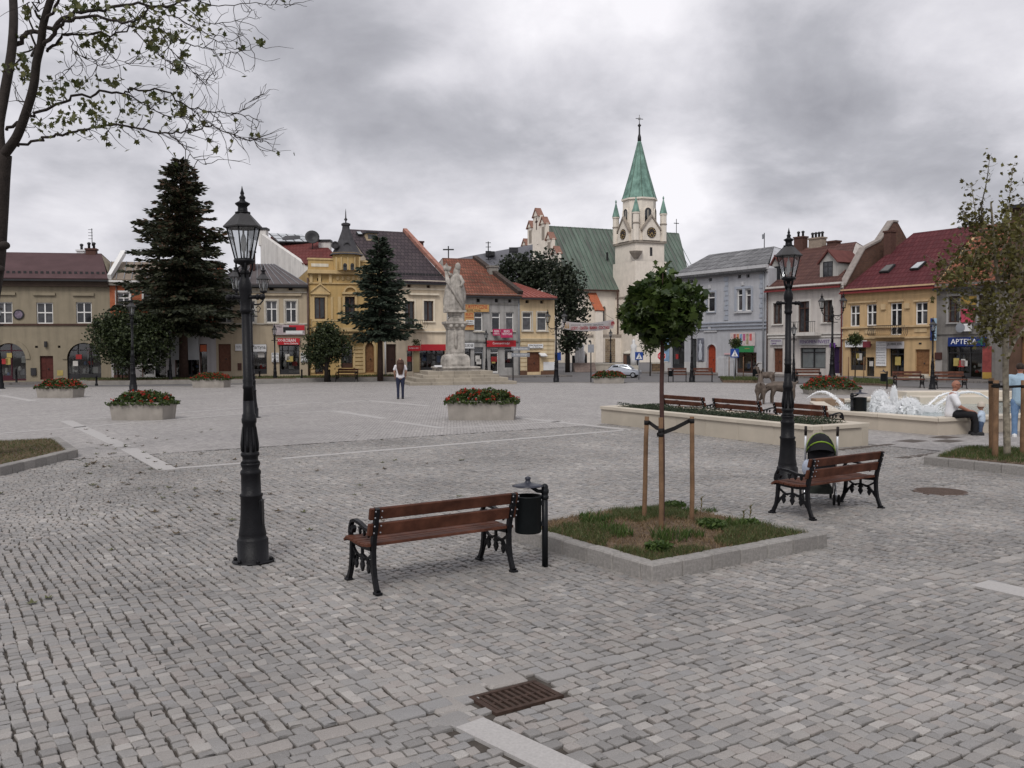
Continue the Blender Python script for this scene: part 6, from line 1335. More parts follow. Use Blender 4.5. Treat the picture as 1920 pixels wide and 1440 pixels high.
def single_lamp(lean=0.0, detail=True):
 e = empty('street_lamp'); H = 2.86; post(e, H)
 m = MB(); m.tube([(-.16, 0, H - .24), (.16, 0, H - .24)], [.02, .02], 8, M_IRON)
 for s_ in (-1, 1): m.ball((s_ * .165, 0, H - .24), .032, M_IRON, 8, 6); m.lathe([(.03, -.01), (.03, .01)], 8, (s_ * .12, 0, H - .24), M_IRON, ax=(1, 0, 0))
 m.build('ladder_bar', e)
 m = MB()
 for k in range(4):
  a = k * math.pi / 2 + .4; m.tube([(.045 * math.cos(a), .045 * math.sin(a), H - .04), (.075 * math.cos(a), .075 * math.sin(a), H + .05), (.085 * math.cos(a), .085 * math.sin(a), H + .14)], .010, 6, M_IRON)
 m.build('lantern_bracket', e)
 b = MB(); b.bbox(.075, .112, -.055, .055, .33, .62, .012, M_IRON); b.build('hatch', e)
 b = MB()
 for k in range(6): a = k * math.pi / 3; b.lathe([(.02, .012), (.02, .035), (.008, .045)], 6, (.18 * math.cos(a), .18 * math.sin(a), 0), M_IRON)
 b.build('anchor_bolts', e)['kind'] = 'stuff'
 b = MB()
 for k in range(8): a = k * math.pi / 4; b.tube([(.073 * math.cos(a), .073 * math.sin(a), 1.10), (.080 * math.cos(a), .080 * math.sin(a), 1.17), (.068 * math.cos(a), .068 * math.sin(a), 1.34)], [.018, .014, .004], 5, M_IRON)
 b.build('leaf_moulding', e)['kind'] = 'stuff'
 lantern(e, H - .02); return e
def double_lamp():
 e = empty('street_lamp'); H = 2.9; post(e, H)
 MB().lathe([(.04, H - .02), (.06, H + .03), (.03, H + .1), (.045, H + .16), (.02, H + .24), (.001, H + .34)], 10, m=M_IRON).build('finial', e)
 MB().tube([(-.22, 0, H - .42), (.22, 0, H - .42)], .016, 6, M_IRON).build('ladder_bar', e)
 for s_ in (-1, 1):
  m = MB(); m.tube([(0, 0, H - .12), (s_ * .15, 0, H - .14), (s_ * .32, 0, H - .12), (s_ * .42, 0, H - .02), (s_ * .44, 0, H + .08)], .020, 8, M_IRON)
  m.tube([(s_ * .05, 0, H - .14), (s_ * .14, 0, H - .3), (s_ * .27, 0, H - .32), (s_ * .33, 0, H - .22), (s_ * .25, 0, H - .16), (s_ * .18, 0, H - .22)], .011, 6, M_IRON); m.build('arm', e)
  lantern(e, H + .07, .92, s_ * .44, 0)
 return e
GL = 'black lamp posts of the square'
def put_lamp(e, px, py, ptop, tilt=None, label=None, base=3.70):
 g = G(px, py); zt = g.y  # height from the picture
 q = PD(px, ptop, g.y); place(e, g, R(12), q.z / base, label); e['category'] = 'street lamp'; e['group'] = GL
 if tilt: e.rotation_euler = (0, tilt, R(12))
L1 = single_lamp(); put_lamp(L1, 475, 1052, 350, None, 'tall single lamp post standing alone on the setts before the front bench')
L1.rotation_euler = (0, R(-.8), 0)
L2 = copy_tree(L1); put_lamp(L2, 1476, 905, 428, None, 'single lamp post beside the pushchair, in front of the raised planter')
D1 = double_lamp(); put_lamp(D1, 1043, 717, 582, None, 'double lamp post at the corner house under the white banner')
for px, py, pt_, lab, dbl in ((250, 733, 556, 'single lamp post in front of the clipped bushy tree on the far left', 0), (516, 716, 606, 'small lamp post before the red ROBAN shop', 0), (912, 708, 617, 'lamp post before the worn grey house right of the monument', 0), (1145, 694, 616, 'lamp post in front of the church wall by the silver car', 0),
        (1488, 718, 604, 'single lamp post before the pale dormer house just right of the near lamp', 0), (1748, 730, 594, 'lamp post between two far benches in front of the yellow house', 0), (320, 719, 612, 'half hidden lamp post behind the clipped bushy tree', 0), (0, 729, 560, 'lamp post cut by the edge beside the arcaded house', 0),
        (1560, 712, 551, 'double lamp post before the join of dormer house and yellow house', 1)):
 e = copy_tree(D1 if dbl else L1); put_lamp(e, px, py, pt_, None, lab)
 if dbl: e.rotation_euler.z = R(-25)
put_lamp(copy_tree(D1), 1297, 716, 596, None, 'double lamp post hidden in the round maple before the blue-grey house')
e = copy_tree(D1); put_lamp(e, 473, 783, 498, None, 'double lamp post standing behind the near lamp post by the big spruce'); e.rotation_euler.z = R(60)
# ---- benches: origin under the middle, back rest on the -y side, seat towards +y
def bench():
 e = empty('park_bench'); hl = .70
 def end(x):
  m = MB(); t = .04; S = (1, 0, 0)
  def c(pts, w, tt=t): m.ribbon([(x, y, z) for y, z in pts], w, tt, S, M_IRON)
  c([(-.30, .012), (-.275, .03), (-.235, .13), (-.215, .24), (-.21, .36), (-.225, .46), (-.265, .60), (-.305, .745)], [.06, .04, .036, .04, .045, .045, .042, .036])  # rear leg and back
  c([(.335, .012), (.31, .03), (.265, .12), (.245, .22), (.235, .33), (.225, .40)], [.06, .04, .036, .036, .04, .045])  # front leg
  c([(-.22, .385), (-.05, .372), (.12, .378), (.25, .395), (.285, .385)], [.05, .04, .035, .04, .03])  # seat bearer
  c([(-.245, .56), (-.16, .53), (-.06, .535), (.06, .565), (.17, .575), (.235, .555), (.26, .51), (.245, .47), (.21, .465), (.195, .495), (.215, .515)], .028)  # arm rest with scroll
  c([(.255, .40), (.275, .45), (.262, .51)], .03)
  m.bbox(x - .03, x + .03, -.335, -.25, 0, .022, .006, M_IRON); m.bbox(x - .03, x + .03, .285, .37, 0, .022, .006, M_IRON)
  o = m.build('end_frame', e)
  n = MB()
  def d(pts, w): n.ribbon([(x, y, z) for y, z in pts], w, .022, S, M_IRON)
  d([(-.205, .15), (-.17, .20), (-.10, .262), (.015, .29), (.13, .262), (.20, .20), (.24, .14)], .026)
  d([(-.21, .34), (-.12, .285), (-.05, .262)], .02); d([(.235, .34), (.15, .285), (.08, .262)], .02); d([(.015, .37), (.015, .29)], .026)
  for y, z, k in ((-.205, .19, .8), (-.115, .22, 1.0), (.015, .235, 1.25), (.145, .22, 1.0), (.24, .185, .8)):  # hanging fleurs
   n.prism([(y - .006, z + .05), (y - .034 * k, z + .012), (y - .016, z), (y - .028 * k, z - .03 * k), (y, z - .075 * k), (y + .028 * k, z - .03 * k), (y + .016, z), (y + .034 * k, z + .012), (y + .006, z + .05)], (x - .011, 0, 0), (0, 1, 0), (0, 0, 1), (.022, 0, 0), M_IRON)
  for y in (-.12, -.03, .06):
   n.prism([(y - .03, .53), (y + .03, .53), (y + .012, .50), (y + .016, .485), (y, .462), (y - .016, .485), (y - .012, .50)], (x - .01, 0, 0), (0, 1, 0), (0, 0, 1), (.02, 0, 0), M_IRON)
  n.build('ornament', o)
  b = MB()
  for y, z in ((-.300, .725), (-.285, .67), (-.272, .595), (-.256, .535)):
   for xx in (x - .03, x + .03): b.ball((xx, y - .042, z), .008, mat('bolt zinc', (.30, .30, .32), .4, .1, metal=.7), 6, 4)
  b.build('bolts', o)['kind'] = 'stuff'
 for x in (-hl, hl): end(x)
 L = hl + .06
 def slat(y, z, w, t, tilt, name='seat_slat'):
  m = MB(); m.bbox(-L, L, -w / 2, w / 2, -t / 2, t / 2, .006, M_WOOD); o = m.build(name, e, None, (0, y, z)); o.rotation_euler = (tilt, 0, 0); return o
 for k, (y, z, ti) in enumerate(((-.175, .412, -.10), (-.095, .404, -.03), (-.015, .402, .02), (.065, .406, .06), (.145, .412, .08), (.222, .415, 0), (.272, .398, -.5))): slat(y, z, .068, .026, ti)
 slat(-.272, .695, .105, .028, R(104), 'back_slat'); slat(-.238, .555, .110, .028, R(104), 'back_slat')
 return e
GB = 'wooden benches with cast iron ends'
def put_bench(e, p, q, label, flip=False, sc=1.0):
 """p, q: picture points under the two rear feet (or front feet when flip)"""
 a, b = G(*p), G(*q); d = (b - a); rz = math.atan2(d.y, d.x); ln = d.length; s = ln / 1.40 if sc is None else sc
 yoff = Vector((-math.sin(rz), math.cos(rz), 0)) * (.30 if not flip else .0); place(e, (a + b) / 2 + yoff * s, rz + (math.pi if flip else 0), s, label); e['category'] = 'bench'; e['group'] = GB; return e
BN = bench(); put_bench(BN, (711, 1115), (962, 1073), 'front wooden bench seen from behind, next to the black litter bin', sc=1.0)
put_bench(copy_tree(BN), (1523, 976), (1655, 953), 'wooden bench seen from behind with the pushchair parked before it')
# three benches behind the long planter, backs towards us
ra = PLA + pw * (plW + .06);
for i, (x0, x1, lab) in enumerate(((1240, 1318, 'wooden bench behind the far end of the raised planter, beside the maple trunk'), (1335, 1424, 'wooden bench behind the middle of the raised planter'), (1449, 1548, 'wooden bench behind the near end of the raised planter, crossed by the lamp post'))):
 def hit(px):
  sg = ray(px, 655); k = sg.x / sg.y; t = (k * ra.y - ra.x) / (pd.x - k * pd.y); return ra + pd * t
 a, b = hit(x0 + 2), hit(x1 + 1); c = (a + b) / 2 + pw * .30; e = copy_tree(BN); s = (b - a).length / 1.46; place(e, c, math.atan2(pd.y, pd.x), 1.0, lab); e.scale = (s, 1.05, 1.05); e['category'] = 'bench'; e['group'] = GB
for px0, px1, py, lab in ((1254, 1289, 716, 'far bench before the blue-grey house, left of the double lamp'), (1303, 1338, 716, 'far bench before the arched red door'), (1496, 1542, 719, 'far bench before the pale dormer house'), (1681, 1735, 728, 'far bench before the jeweller doorway'), (1757, 1815, 729, 'far bench behind the seated man, before the chemist'), (630, 668, 716, 'far bench before the turret house beside the clipped tree')):
 a, b = G(px0, py), G(px1, py); e = copy_tree(BN); d = b - a;
 place(e, (a + b) / 2 + Vector((0, .3, 0)), math.atan2(d.y, d.x) + math.pi, 1.0, lab); e.scale = ((b - a).length / 1.48, 1.1, 1.15); e['category'] = 'bench'; e['group'] = GB
# ---- litter bins
def litter_bin():
 e = empty('litter_bin'); m = MB(); m.tube([(0, 0, 0), (0, 0, .70)], .030, 14, M_BLACKP); m.build('post', e)
 MB().lathe([(.030, .655), (.038, .66), (.038, .685), (.033, .69), (.033, .71), (.040, .72), (.040, .745), (.032, .755), (.034, .775), (.026, .795), (.008, .805)], 14, m=M_BLACKP).build('post_cap', e)
 MB().lathe([(.122, .34), (.128, .35), (.130, .68), (.136, .685), (.136, .695), (.124, .695), (.122, .36), (.01, .36)], 24, (-.165, 0, 0), mat('bin black', (.006, .008, .009), .5, .3, 6, .1, 160, spec=.2)).build('bucket', e)
 m = MB(); m.box(-.05, -.02, -.03, .03, .40, .44, M_BLACKP); m.box(-.05, -.02, -.03, .03, .60, .64, M_BLACKP); m.tube([(-.02, 0, .73), (-.07, 0, .735), (-.13, 0, .775)], .018, 8, M_BLACKP); m.build('bracket', e)
 MB().lathe([(.150, .785), (.155, .790), (.10, .803), (.04, .815), (.026, .83), (.022, .845), (.030, .855), (.026, .872), (.006, .88)], 22, (-.165, 0, 0), mat('bin lid', (.035, .037, .050), .35, .2, 6)).build('lid', e); return e
GBN = 'black litter bins on posts'
B1 = litter_bin(); tag(B1, 'black litter bin on a post at the end of the front bench', 'litter bin', GBN); place(B1, G(1022, 1062), R(8), 1.0)
for px, py, ptop, rz, lab in ((1616, 799, 741, 0, 'black litter bin at the right end of the raised planter'), (1262, 716, 692, 0, 'black litter bin beside the far bench of the blue-grey house'), (1663, 729, 696, 0, 'black litter bin before the jeweller doorway'), (1422, 718, 688, 0, 'black box bin with white stickers before the green awning shop')):
 g = G(px, py); e = copy_tree(B1); place(e, g, rz, (PD(px, ptop, g.y).z) / .80, lab)
 if px == 1616: e.rotation_euler.z = math.pi; e.location = G(1597, 800); e.scale = (1.3, 1.3, 1.12)
# ---- raised planter with stone cap
def raised_planter():
 st = mat('limestone', (.425, .378, .31), .75, .10, 1.4, .12, 40, objvar=.06); cp = mat('limestone cap', (.48, .43, .355), .7, .08, 1.5, .1, 40, objvar=.05)
 L = (PLB - PLA).length; H = .40; e = empty('raised_planter', PLA, math.atan2(pd.y, pd.x), 'long low limestone planter filled with dark creeping evergreens', 'planter'); W = plW
 n = 7
 for i in range(n):
  a, b = L * i / n, L * (i + 1) / n; MB().bbox(a + .002, b - .002, 0, .18, 0, H, .006, st).build('wall_block', e); MB().bbox(a + .001, b - .001, -.04, .24, H, H + .085, .008, cp).build('cap_stone', e)
  MB().bbox(a + .002, b - .002, W - .18, W, 0, H, .006, st).build('wall_block', e); MB().bbox(a + .001, b - .001, W - .24, W + .04, H, H + .085, .008, cp).build('cap_stone', e)
 for x in (0, L - .18): MB().bbox(x, x + .18, .182, W - .182, 0, H - .002, .006, st).build('wall_block', e)
 for x in (-.04, L - .24): MB().bbox(x, x + .28, .242, W - .242, H, H + .084, .008, cp).build('cap_stone', e)
 MB().box(.19, L - .19, .19, W - .19, 0, H + .02, M_SOIL).build('soil', e)
 N = 9000; x = RNG.uniform(.3, L - .3, N); y = RNG.uniform(.28, W - .28, N); cl = .5 + .5 * np.sin(x * 2.3 + 1) * np.sin(y * 4 + x); z = H + .03 + RNG.random(N) * (.06 + .12 * cl)
 o = scatter_leaves('ground_cover', np.stack([x, y, z], 1), .055, leaf_mat('juniper', (.014, .026, .014), (.045, .065, .030), .15), e, narrow=.35); o['kind'] = 'stuff'
def rand_frames(n, up_bias=0.0):
 a = RNG.normal(size=(n, 3)); a[:, 2] = a[:, 2] * (1 - up_bias) ; a /= np.linalg.norm(a, axis=1)[:, None]
 b = RNG.normal(size=(n, 3)); b -= a * (a * b).sum(1)[:, None]; b /= np.linalg.norm(b, axis=1)[:, None]
 return a, b
def scatter_leaves(name, P, size, m, parent=None, narrow=.7, up_bias=0.3, droop=0.0, sizevar=.35):
 """one four-cornered leaf, creased along its middle, at every point"""
 n = len(P); a, b = rand_frames(n, up_bias)
 if droop: a[:, 2] -= droop; a /= np.linalg.norm(a, axis=1)[:, None]; b -= a * (a * b).sum(1)[:, None]; b /= np.linalg.norm(b, axis=1)[:, None]
 c = np.cross(a, b); s = size * RNG.uniform(1 - sizevar, 1 + sizevar, n)[:, None]
 v = np.stack([P - a * s * .5, P + b * s * narrow * .5 + c * s * .12 - a * s * .05, P + a * s * .6, P - b * s * narrow * .5 + c * s * .12 - a * s * .05], 1).reshape(-1, 3)
 i = np.arange(n)[:, None] * 4; F = np.concatenate([i + np.array([[0, 1, 2, 3]])], 0)
 return link(name, np_mesh(name, v, F, m), parent)
raised_planter()
# ---- concrete flower troughs
CONC = mat('trough concrete', (.30, .275, .245), .9, .14, 2.2, .25, 60, dirt=.2)
def trough(px0, px1, pyb, pyt, label, ph=1.0, depth=1.0, fl=400):
 a, b = G(px0, pyb), G(px1, pyb); d = b - a; W = d.length; Ht = PD((px0 + px1) / 2, pyt, (a.y + b.y) / 2).z
 e = empty('flower_trough', a, math.atan2(d.y, d.x), label, 'flower trough', 'concrete flower troughs on the square'); D = depth
 m = MB(); t = .10; i = .05
 vs = [(0 + i, i, 0), (W - i, i, 0), (W - i, D - i, 0), (i, D - i, 0), (0, 0, Ht), (W, 0, Ht), (W, D, Ht), (0, D, Ht), (t, t, Ht), (W - t, t, Ht), (W - t, D - t, Ht), (t, D - t, Ht), (t, t, Ht - .08), (W - t, t, Ht - .08), (W - t, D - t, Ht - .08), (t, D - t, Ht - .08)]
 m.add(vs, [(3, 2, 1, 0), (0, 1, 5, 4), (1, 2, 6, 5), (2, 3, 7, 6), (3, 0, 4, 7), (4, 5, 9, 8), (5, 6, 10, 9), (6, 7, 11, 10), (7, 4, 8, 11), (8, 9, 13, 12), (9, 10, 14, 13), (10, 11, 15, 14), (11, 8, 12, 15)], CONC); m.build('trough', e)
 MB().box(t + .002, W - t - .002, t + .002, D - t - .002, Ht - .10, Ht - .05, M_SOIL).build('soil', e)
 n = int(2600 * W / 1.8); x = RNG.uniform(-.08, W + .08, n); y = RNG.uniform(-.12, D + .1, n); u = np.abs(x / W - .5) * 2; w = np.abs(y / D - .5) * 2
 dome = np.clip(1 - np.maximum(u, w) ** 4, 0, 1); top = .10 + .22 * dome * ph + .07 * np.sin(x * 7 + px0) * np.sin(y * 9); z = Ht + RNG.random(n) ** .5 * top - .10 * (1 - dome)
 keep = (w < 1.15) & (u < 1.1); P = np.stack([x, y, z], 1)[keep]
 o = scatter_leaves('foliage', P, .075, leaf_mat('geranium leaf', (.022, .042, .010), (.075, .105, .025), .25), e, .95); o['kind'] = 'stuff'
 k = int(fl * W / 1.8); x = RNG.uniform(-.06, W + .06, k); y = RNG.uniform(-.10, D, k); u = np.abs(x / W - .5) * 2; w = np.abs(y / D - .5) * 2; dome = np.clip(1 - np.maximum(u, w) ** 4, 0, 1)
 z = Ht + .06 + .26 * dome * ph * RNG.uniform(.6, 1.12, k)
 C = np.stack([x, y, z], 1); C = np.repeat(C, 7, 0) + RNG.normal(0, .020, (k * 7, 3)); o = scatter_leaves('blossoms', C, .042, leaf_mat('red petals', (.26, .012, .010), (.52, .04, .018), .25, .5), e, .9); o['kind'] = 'stuff'
 return e
trough(205, 306, 788, 755, 'concrete trough of red geraniums nearest the left edge of the square', fl=70)
trough(838, 966, 788, 752, 'concrete trough of red geraniums in the middle of the square', fl=90)
trough(67, 137, 746, 725, 'far concrete flower trough before the arcaded house', fl=150)
trough(359, 420, 727, 710, 'far concrete flower trough under the big spruce', fl=190)
trough(1112, 1171, 719, 706, 'far concrete flower trough in front of the church wall', fl=120)
trough(1516, 1612, 740, 727, 'concrete flower trough beside the fountain', 1.6, 1.4, 150)
# ---- sign posts, bollards, boxes
def sign_post(px, py, ptop, lab, shape, cat='road sign', name='road_sign'):
 g = G(px, py); h = PD(px, ptop, g.y).z; e = empty(name, g, 0, lab, cat); MB().tube([(0, 0, 0), (0, 0, h)], .035, 8, M_PIPEG if shape in ('zebra', 'stop') else M_DARKF).build('post', e)
 if shape == 'stop':
  red = mat('stop red', (.42, .02, .025), .4); MB().lathe([(.29, 0), (.29, .02)], 8, (0, -.05, h - .42), M_WSIGN, False, math.pi / 8, ax=(0, -1, 0)).build('plate', e); MB().lathe([(.265, 0), (.265, .006)], 8, (0, -.071, h - .42), red, False, math.pi / 8, ax=(0, -1, 0)).build('red_plate', e); lettering('STOP', .38, .15, M_INKW, e, (0, -.083, h - .42))
 if shape == 'zebra':
  bl = mat('sign blue', (.015, .05, .22), .4); MB().bbox(-.27, .27, -.06, -.04, h - .54, h, .01, bl).build('plate', e); MB().prism([(-.21, h - .47), (.21, h - .47), (0, h - .07)], (0, -.062, 0), (1, 0, 0), (0, 0, 1), (0, -.006, 0), M_WSIGN).build('white_triangle', e)
  m = MB(); m.tube([(0, -.07, h - .22), (.015, -.07, h - .32), (-.055, -.07, h - .43)], .018, 5, M_INKB); m.tube([(.015, -.07, h - .32), (.06, -.07, h - .43)], .018, 5, M_INKB); m.ball((.005, -.07, h - .18), .025, M_INKB, 6, 4); m.build('walker', e)
 if shape == 'street':
  for k in range(2): MB().box(-.1, 1.1, -.05, -.02, h - .25 - .42 * k, h - .42 * k, M_PIPEG).build('plate', e); lettering(('ul. Kościuszki', 'ul. Głowackiego')[k], .9, .13, M_INKW, e, (.5, -.06, h - .125 - .42 * k))
 if shape == 'board': MB().box(-.19, .19, -.06, -.03, h - .7, h - .2, M_PIPEG).build('plate', e)
 if shape == 'blue': MB().box(-.2, .2, -.12, -.08, h - .5, h, mat('sign blue', (.015, .05, .22), .4)).build('plate', e)
 if shape == 'kiosk': MB().bbox(-.35, .35, -.2, .2, h - .9, h, .03, M_DARKF).build('box', e); MB().box(-.24, .2, -.215, -.2, h - .5, h - .2, M_WSIGN).build('label_plate', e)
 return e
sign_post(1240, 716, 655, 'red octagonal STOP sign behind the maple trunk', 'stop'); sign_post(1198, 712, 660, 'blue pedestrian crossing sign right of the silver car', 'zebra'); sign_post(1377, 716, 654, 'blue pedestrian crossing sign before the green awning shop', 'zebra')
sign_post(962, 715, 650, 'dark street name post before the worn grey house', 'street', 'street sign', 'street_sign'); sign_post(1108, 717, 640, 'thin post with a small grey board before the church', 'board', 'sign post', 'sign_post'); sign_post(1046, 716, 661, 'small blue plate on a post beside the double lamp of the corner house', 'blue')
sign_post(230, 719, 682, 'white notice on a short post before the arcaded house', 'board', 'sign post', 'sign_post')
def bollard(px, py, ptop, lab, g_='dark bollards along the pavement'):
 g = G(px, py); h = PD(px, ptop, g.y).z; e = MB().lathe([(.09, 0), (.09, .1), (.06, .14), (.055, h - .16), (.075, h - .14), (.06, h - .06), (.01, h)], 12, m=M_IRON).build('bollard', None, loc=g); tag(e, lab, 'bollard', g_)
for px, py, pt_, lab in ((31, 720, 690, 'dark bollard before the left arch of the arcaded house'), (181, 723, 703, 'dark bollard before the right arch of the arcaded house'), (316, 717, 693, 'dark bollard left of the spruce trunk'), (487, 715, 693, 'dark bollard before the script-lettered shop window'), (566, 716, 692, 'dark bollard right of the red ROBAN doorway'), (1917, 735, 700, 'dark bollard behind the man in blue'), (618, 716, 692, 'dark bollard beside the clipped tree trunk')): bollard(px, py, pt_, lab)
def cabinets():
 for x0, x1, yb, yt, lab in ((1346, 1356, 706, 669, 'tall grey utility cabinet right of the arched red door'), (1357, 1372, 706, 675, 'wider grey utility cabinet left of the green awning shop')):
  a, b = G(x0, yb + 2), G(x1, yb + 2); h = PD(x0, yt, a.y).z; e = empty('utility_cabinet', a, R(-57), lab, 'utility cabinet', 'grey utility cabinets'); gm = mat('cabinet grey', (.42, .42, .43), .6, .08, 3); w = (b - a).length * 1.5
  MB().bbox(0, w, 0, .4, .1, h, .02, gm).box(.02, w - .02, .02, .38, 0, .1, M_DARKF).build('body', e); MB().box(.04, w - .04, -.012, .0, .2, h - .08, gm).build('door', e)
cabinets()
# ---- banner across the street
def banner():
 a, b = PD(1053, 600, 74), PD(1151, 600, 84); za, zb = PD(1053, 601, 74).z, PD(1053, 616, 74).z
 d = (b - a); d.z = 0; L = d.length; e = empty('street_banner', (a.x, a.y, 0), math.atan2(d.y, d.x), 'white banner with red lettering hung across the street before the church', 'banner')
 cl = mat('banner cloth', (.66, .62, .60), .8, .06, 2); z1t, z1b = PD(1151, 599, 84).z, PD(1151, 615.5, 84).z; n = 16; vs = []
 for i in range(n + 1):
  t = i / n; sag = -.25 * math.sin(math.pi * t); y = .12 * math.sin(t * 9)
  vs += [(L * t, y, zb + (z1b - zb) * t + sag), (L * t, y, za + (z1t - za) * t + sag)]
 o = MB().add(vs, [(2 * i, 2 * i + 2, 2 * i + 3, 2 * i + 1) for i in range(n)], cl).build('cloth', e); mz = (za + zb) / 2; h = za - zb; k = (z1t + z1b) / 2 - mz
 lettering('LODY · CIASTA · KAWA · COCTAILE', L * .74, h * .42, M_INKR, e, (L * .50, -.16, mz + k * .5 - .32), (math.pi / 2, -math.atan2(k, L), 0), bold=.03)
 lettering('KAWIARNIA · CUKIERNIA · ZAPRASZAMY', L * .62, h * .13, M_INKB, e, (L * .44, -.16, mz + k * .46 + h * .28 - .25), (math.pi / 2, -math.atan2(k, L), 0))
 for q in range(5): MB().prism([(L * .90 + .16 * q, 0), (L * .90 + .16 * q + .3, .35), (L * .90 + .16 * q + .1, .45)], (0, -.17, mz + k * .93 - .25 + .1 * (q % 2)), (1, 0, 0), (0, 0, 1), (0, .01, 0), M_INKR).build('printed_patch', e)
 for q in range(3): MB().prism([(L * .02 + .3 * q, 0), (L * .02 + .3 * q + .25, .1), (L * .02 + .3 * q + .2, .6)], (0, -.17, mz - .35), (1, 0, 0), (0, 0, 1), (0, .01, 0), M_YSIGN).build('printed_patch', e)
 MB().tube([(-3.2, 0, za + .6), (0, 0, za)], .015, 5, M_DARKF).tube([(L, 0, z1t), (L + 10, 6, z1t + 1.5)], .015, 5, M_DARKF).build('rope', e)
banner()
# BEDS, FOUNTAIN, MONUMENT, VEHICLES
def kerb_run(e, a, b, w, h, n, side, m=M_KERB):
 """row of single kerb stones from a to b (local xy), thickness w to the given side"""
 a, b = Vector((*a, 0)), Vector((*b, 0)); d = (b - a); L = d.length; d.normalize(); s = Vector((-d.y, d.x, 0)) * side
 for i in range(n):
  k = MB(); l0, l1 = L * i / n + .003, L * (i + 1) / n - .003; p = a + d * l0; q = l1 - l0; dz = random.uniform(-.004, .004)
  k.bbox(0, q, 0, w, -.05, h + dz, .012, m); o = k.build('kerb_stone', e, None, p);
  if side < 0: o.location = p + s * w
  o.rotation_euler = (0, 0, math.atan2(d.y, d.x))
def blades(name, P, h, w, m, parent, lean=.5):
 n = len(P); a = RNG.uniform(0, 2 * math.pi, n); hh = h * RNG.uniform(.5, 1.3, n); ww = w * RNG.uniform(.6, 1.3, n); ln = lean * RNG.uniform(.2, 1.2, n) * hh
 dx, dy = np.cos(a), np.sin(a); b = RNG.uniform(0, 2 * math.pi, n)
 base = P; tip = P + np.stack([np.cos(b) * ln, np.sin(b) * ln, hh], 1); mid = P + np.stack([np.cos(b) * ln * .35, np.sin(b) * ln * .35, hh * .6], 1); o = np.stack([dx * ww, dy * ww, 0 * dx], 1)
 V = np.stack([base - o * .5, base + o * .5, mid + o * .38, mid - o * .38, tip], 1).reshape(-1, 3); i = np.arange(n)[:, None] * 5
 me = bpy.data.meshes.new(name); F4 = i + np.array([[0, 1, 2, 3]]); F3 = i + np.array([[3, 2, 4]])
 fs = [tuple(f) for f in F4] + [tuple(f) for f in F3]; me.from_pydata(V.tolist(), [], fs); me.materials.append(m); o = link(name, me, parent); o['kind'] = 'stuff'; return o
GR_GREEN = leaf_mat('weed green', (.030, .060, .012), (.085, .13, .03), .3); GR_DRY = leaf_mat('dry grass', (.13, .085, .045), (.24, .17, .09), .2); GR_OLIVE = leaf_mat('grass olive', (.045, .065, .018), (.11, .13, .045), .3)
def tree_bed(poly, label, h=.15, w=.16, skip=(), n=None, mound=.10, plants='weeds', name='tree_bed'):
 o = Vector((*poly[0], 0)); e = empty(name, o, 0, label, 'planting bed', 'kerbed planting beds'); P = [Vector((p[0] - o.x, p[1] - o.y)) for p in poly]; k = len(P)
 ar = sum(P[i].x * P[(i + 1) % k].y - P[(i + 1) % k].x * P[i].y for i in range(k)); sd = 1 if ar > 0 else -1
 for i in range(k):
  if i in skip: continue
  a, b = P[i], P[(i + 1) % k]; d = (b - a).normalized(); L = (b - a).length; nx = (P[(i + 2) % k] - b).normalized(); tn = math.acos(max(-1, min(1, d.dot(nx)))); cut = w * min(1.0, math.tan(tn / 2)) if (i + 1) % k not in skip else 0
  kerb_run(e, a, b - d * cut, w, h, max(1, round(L / .42)), sd)
 c = sum(P, Vector((0, 0))) / k; n_ = 26; vs = []; fs = []
 ins = [p + (c - p).normalized() * w * 1.2 for p in P]
 xs = [p.x for p in ins]; ys = [p.y for p in ins]
 pts = np.array([(x, y) for x in np.linspace(min(xs), max(xs), 60) for y in np.linspace(min(ys), max(ys), 60)]); pin = inside(pts, [tuple(p) for p in ins])
 def hgt(x, y):
  r = np.hypot(x - c.x, y - c.y) / max((p - c).length for p in ins); return h - .035 + mound * np.clip(1 - r * 1.15, 0, 1) + .012 * np.sin(x * 11) * np.sin(y * 9)
 rings = 9; m = k * 6; bd = []
 for i in range(k):
  for q in range(6): bd.append(ins[i].lerp(ins[(i + 1) % k], q / 6))
 for r in range(rings):
  t = r / rings
  for p in bd: g = p.lerp(c, t); vs.append((g.x, g.y, float(hgt(g.x, g.y))))
 vs.append((c.x, c.y, float(hgt(c.x, c.y))))
 for r in range(rings - 1):
  for i in range(m): fs.append((r * m + i, r * m + (i + 1) % m, (r + 1) * m + (i + 1) % m, (r + 1) * m + i))
 for i in range(m): fs.append(((rings - 1) * m + i, (rings - 1) * m + (i + 1) % m, len(vs) - 1))
 sb = MB(); sb.add(vs, fs, M_SOIL, True); sb.add([(p.x, p.y, -.02) for p in bd] + [(p.x, p.y, float(hgt(p.x, p.y))) for p in bd], [(i, (i + 1) % m, m + (i + 1) % m, m + i) for i in range(m)], M_SOIL); sb.build('soil', e)
 def sample(nn, bias=None):
  q = np.stack([RNG.uniform(min(xs), max(xs), nn * 3), RNG.uniform(min(ys), max(ys), nn * 3)], 1); q = q[inside(q, [tuple(p) for p in ins])][:nn]; return np.concatenate([q, hgt(q[:, 0], q[:, 1])[:, None] - .004], 1)
 return e, sample, hgt, c
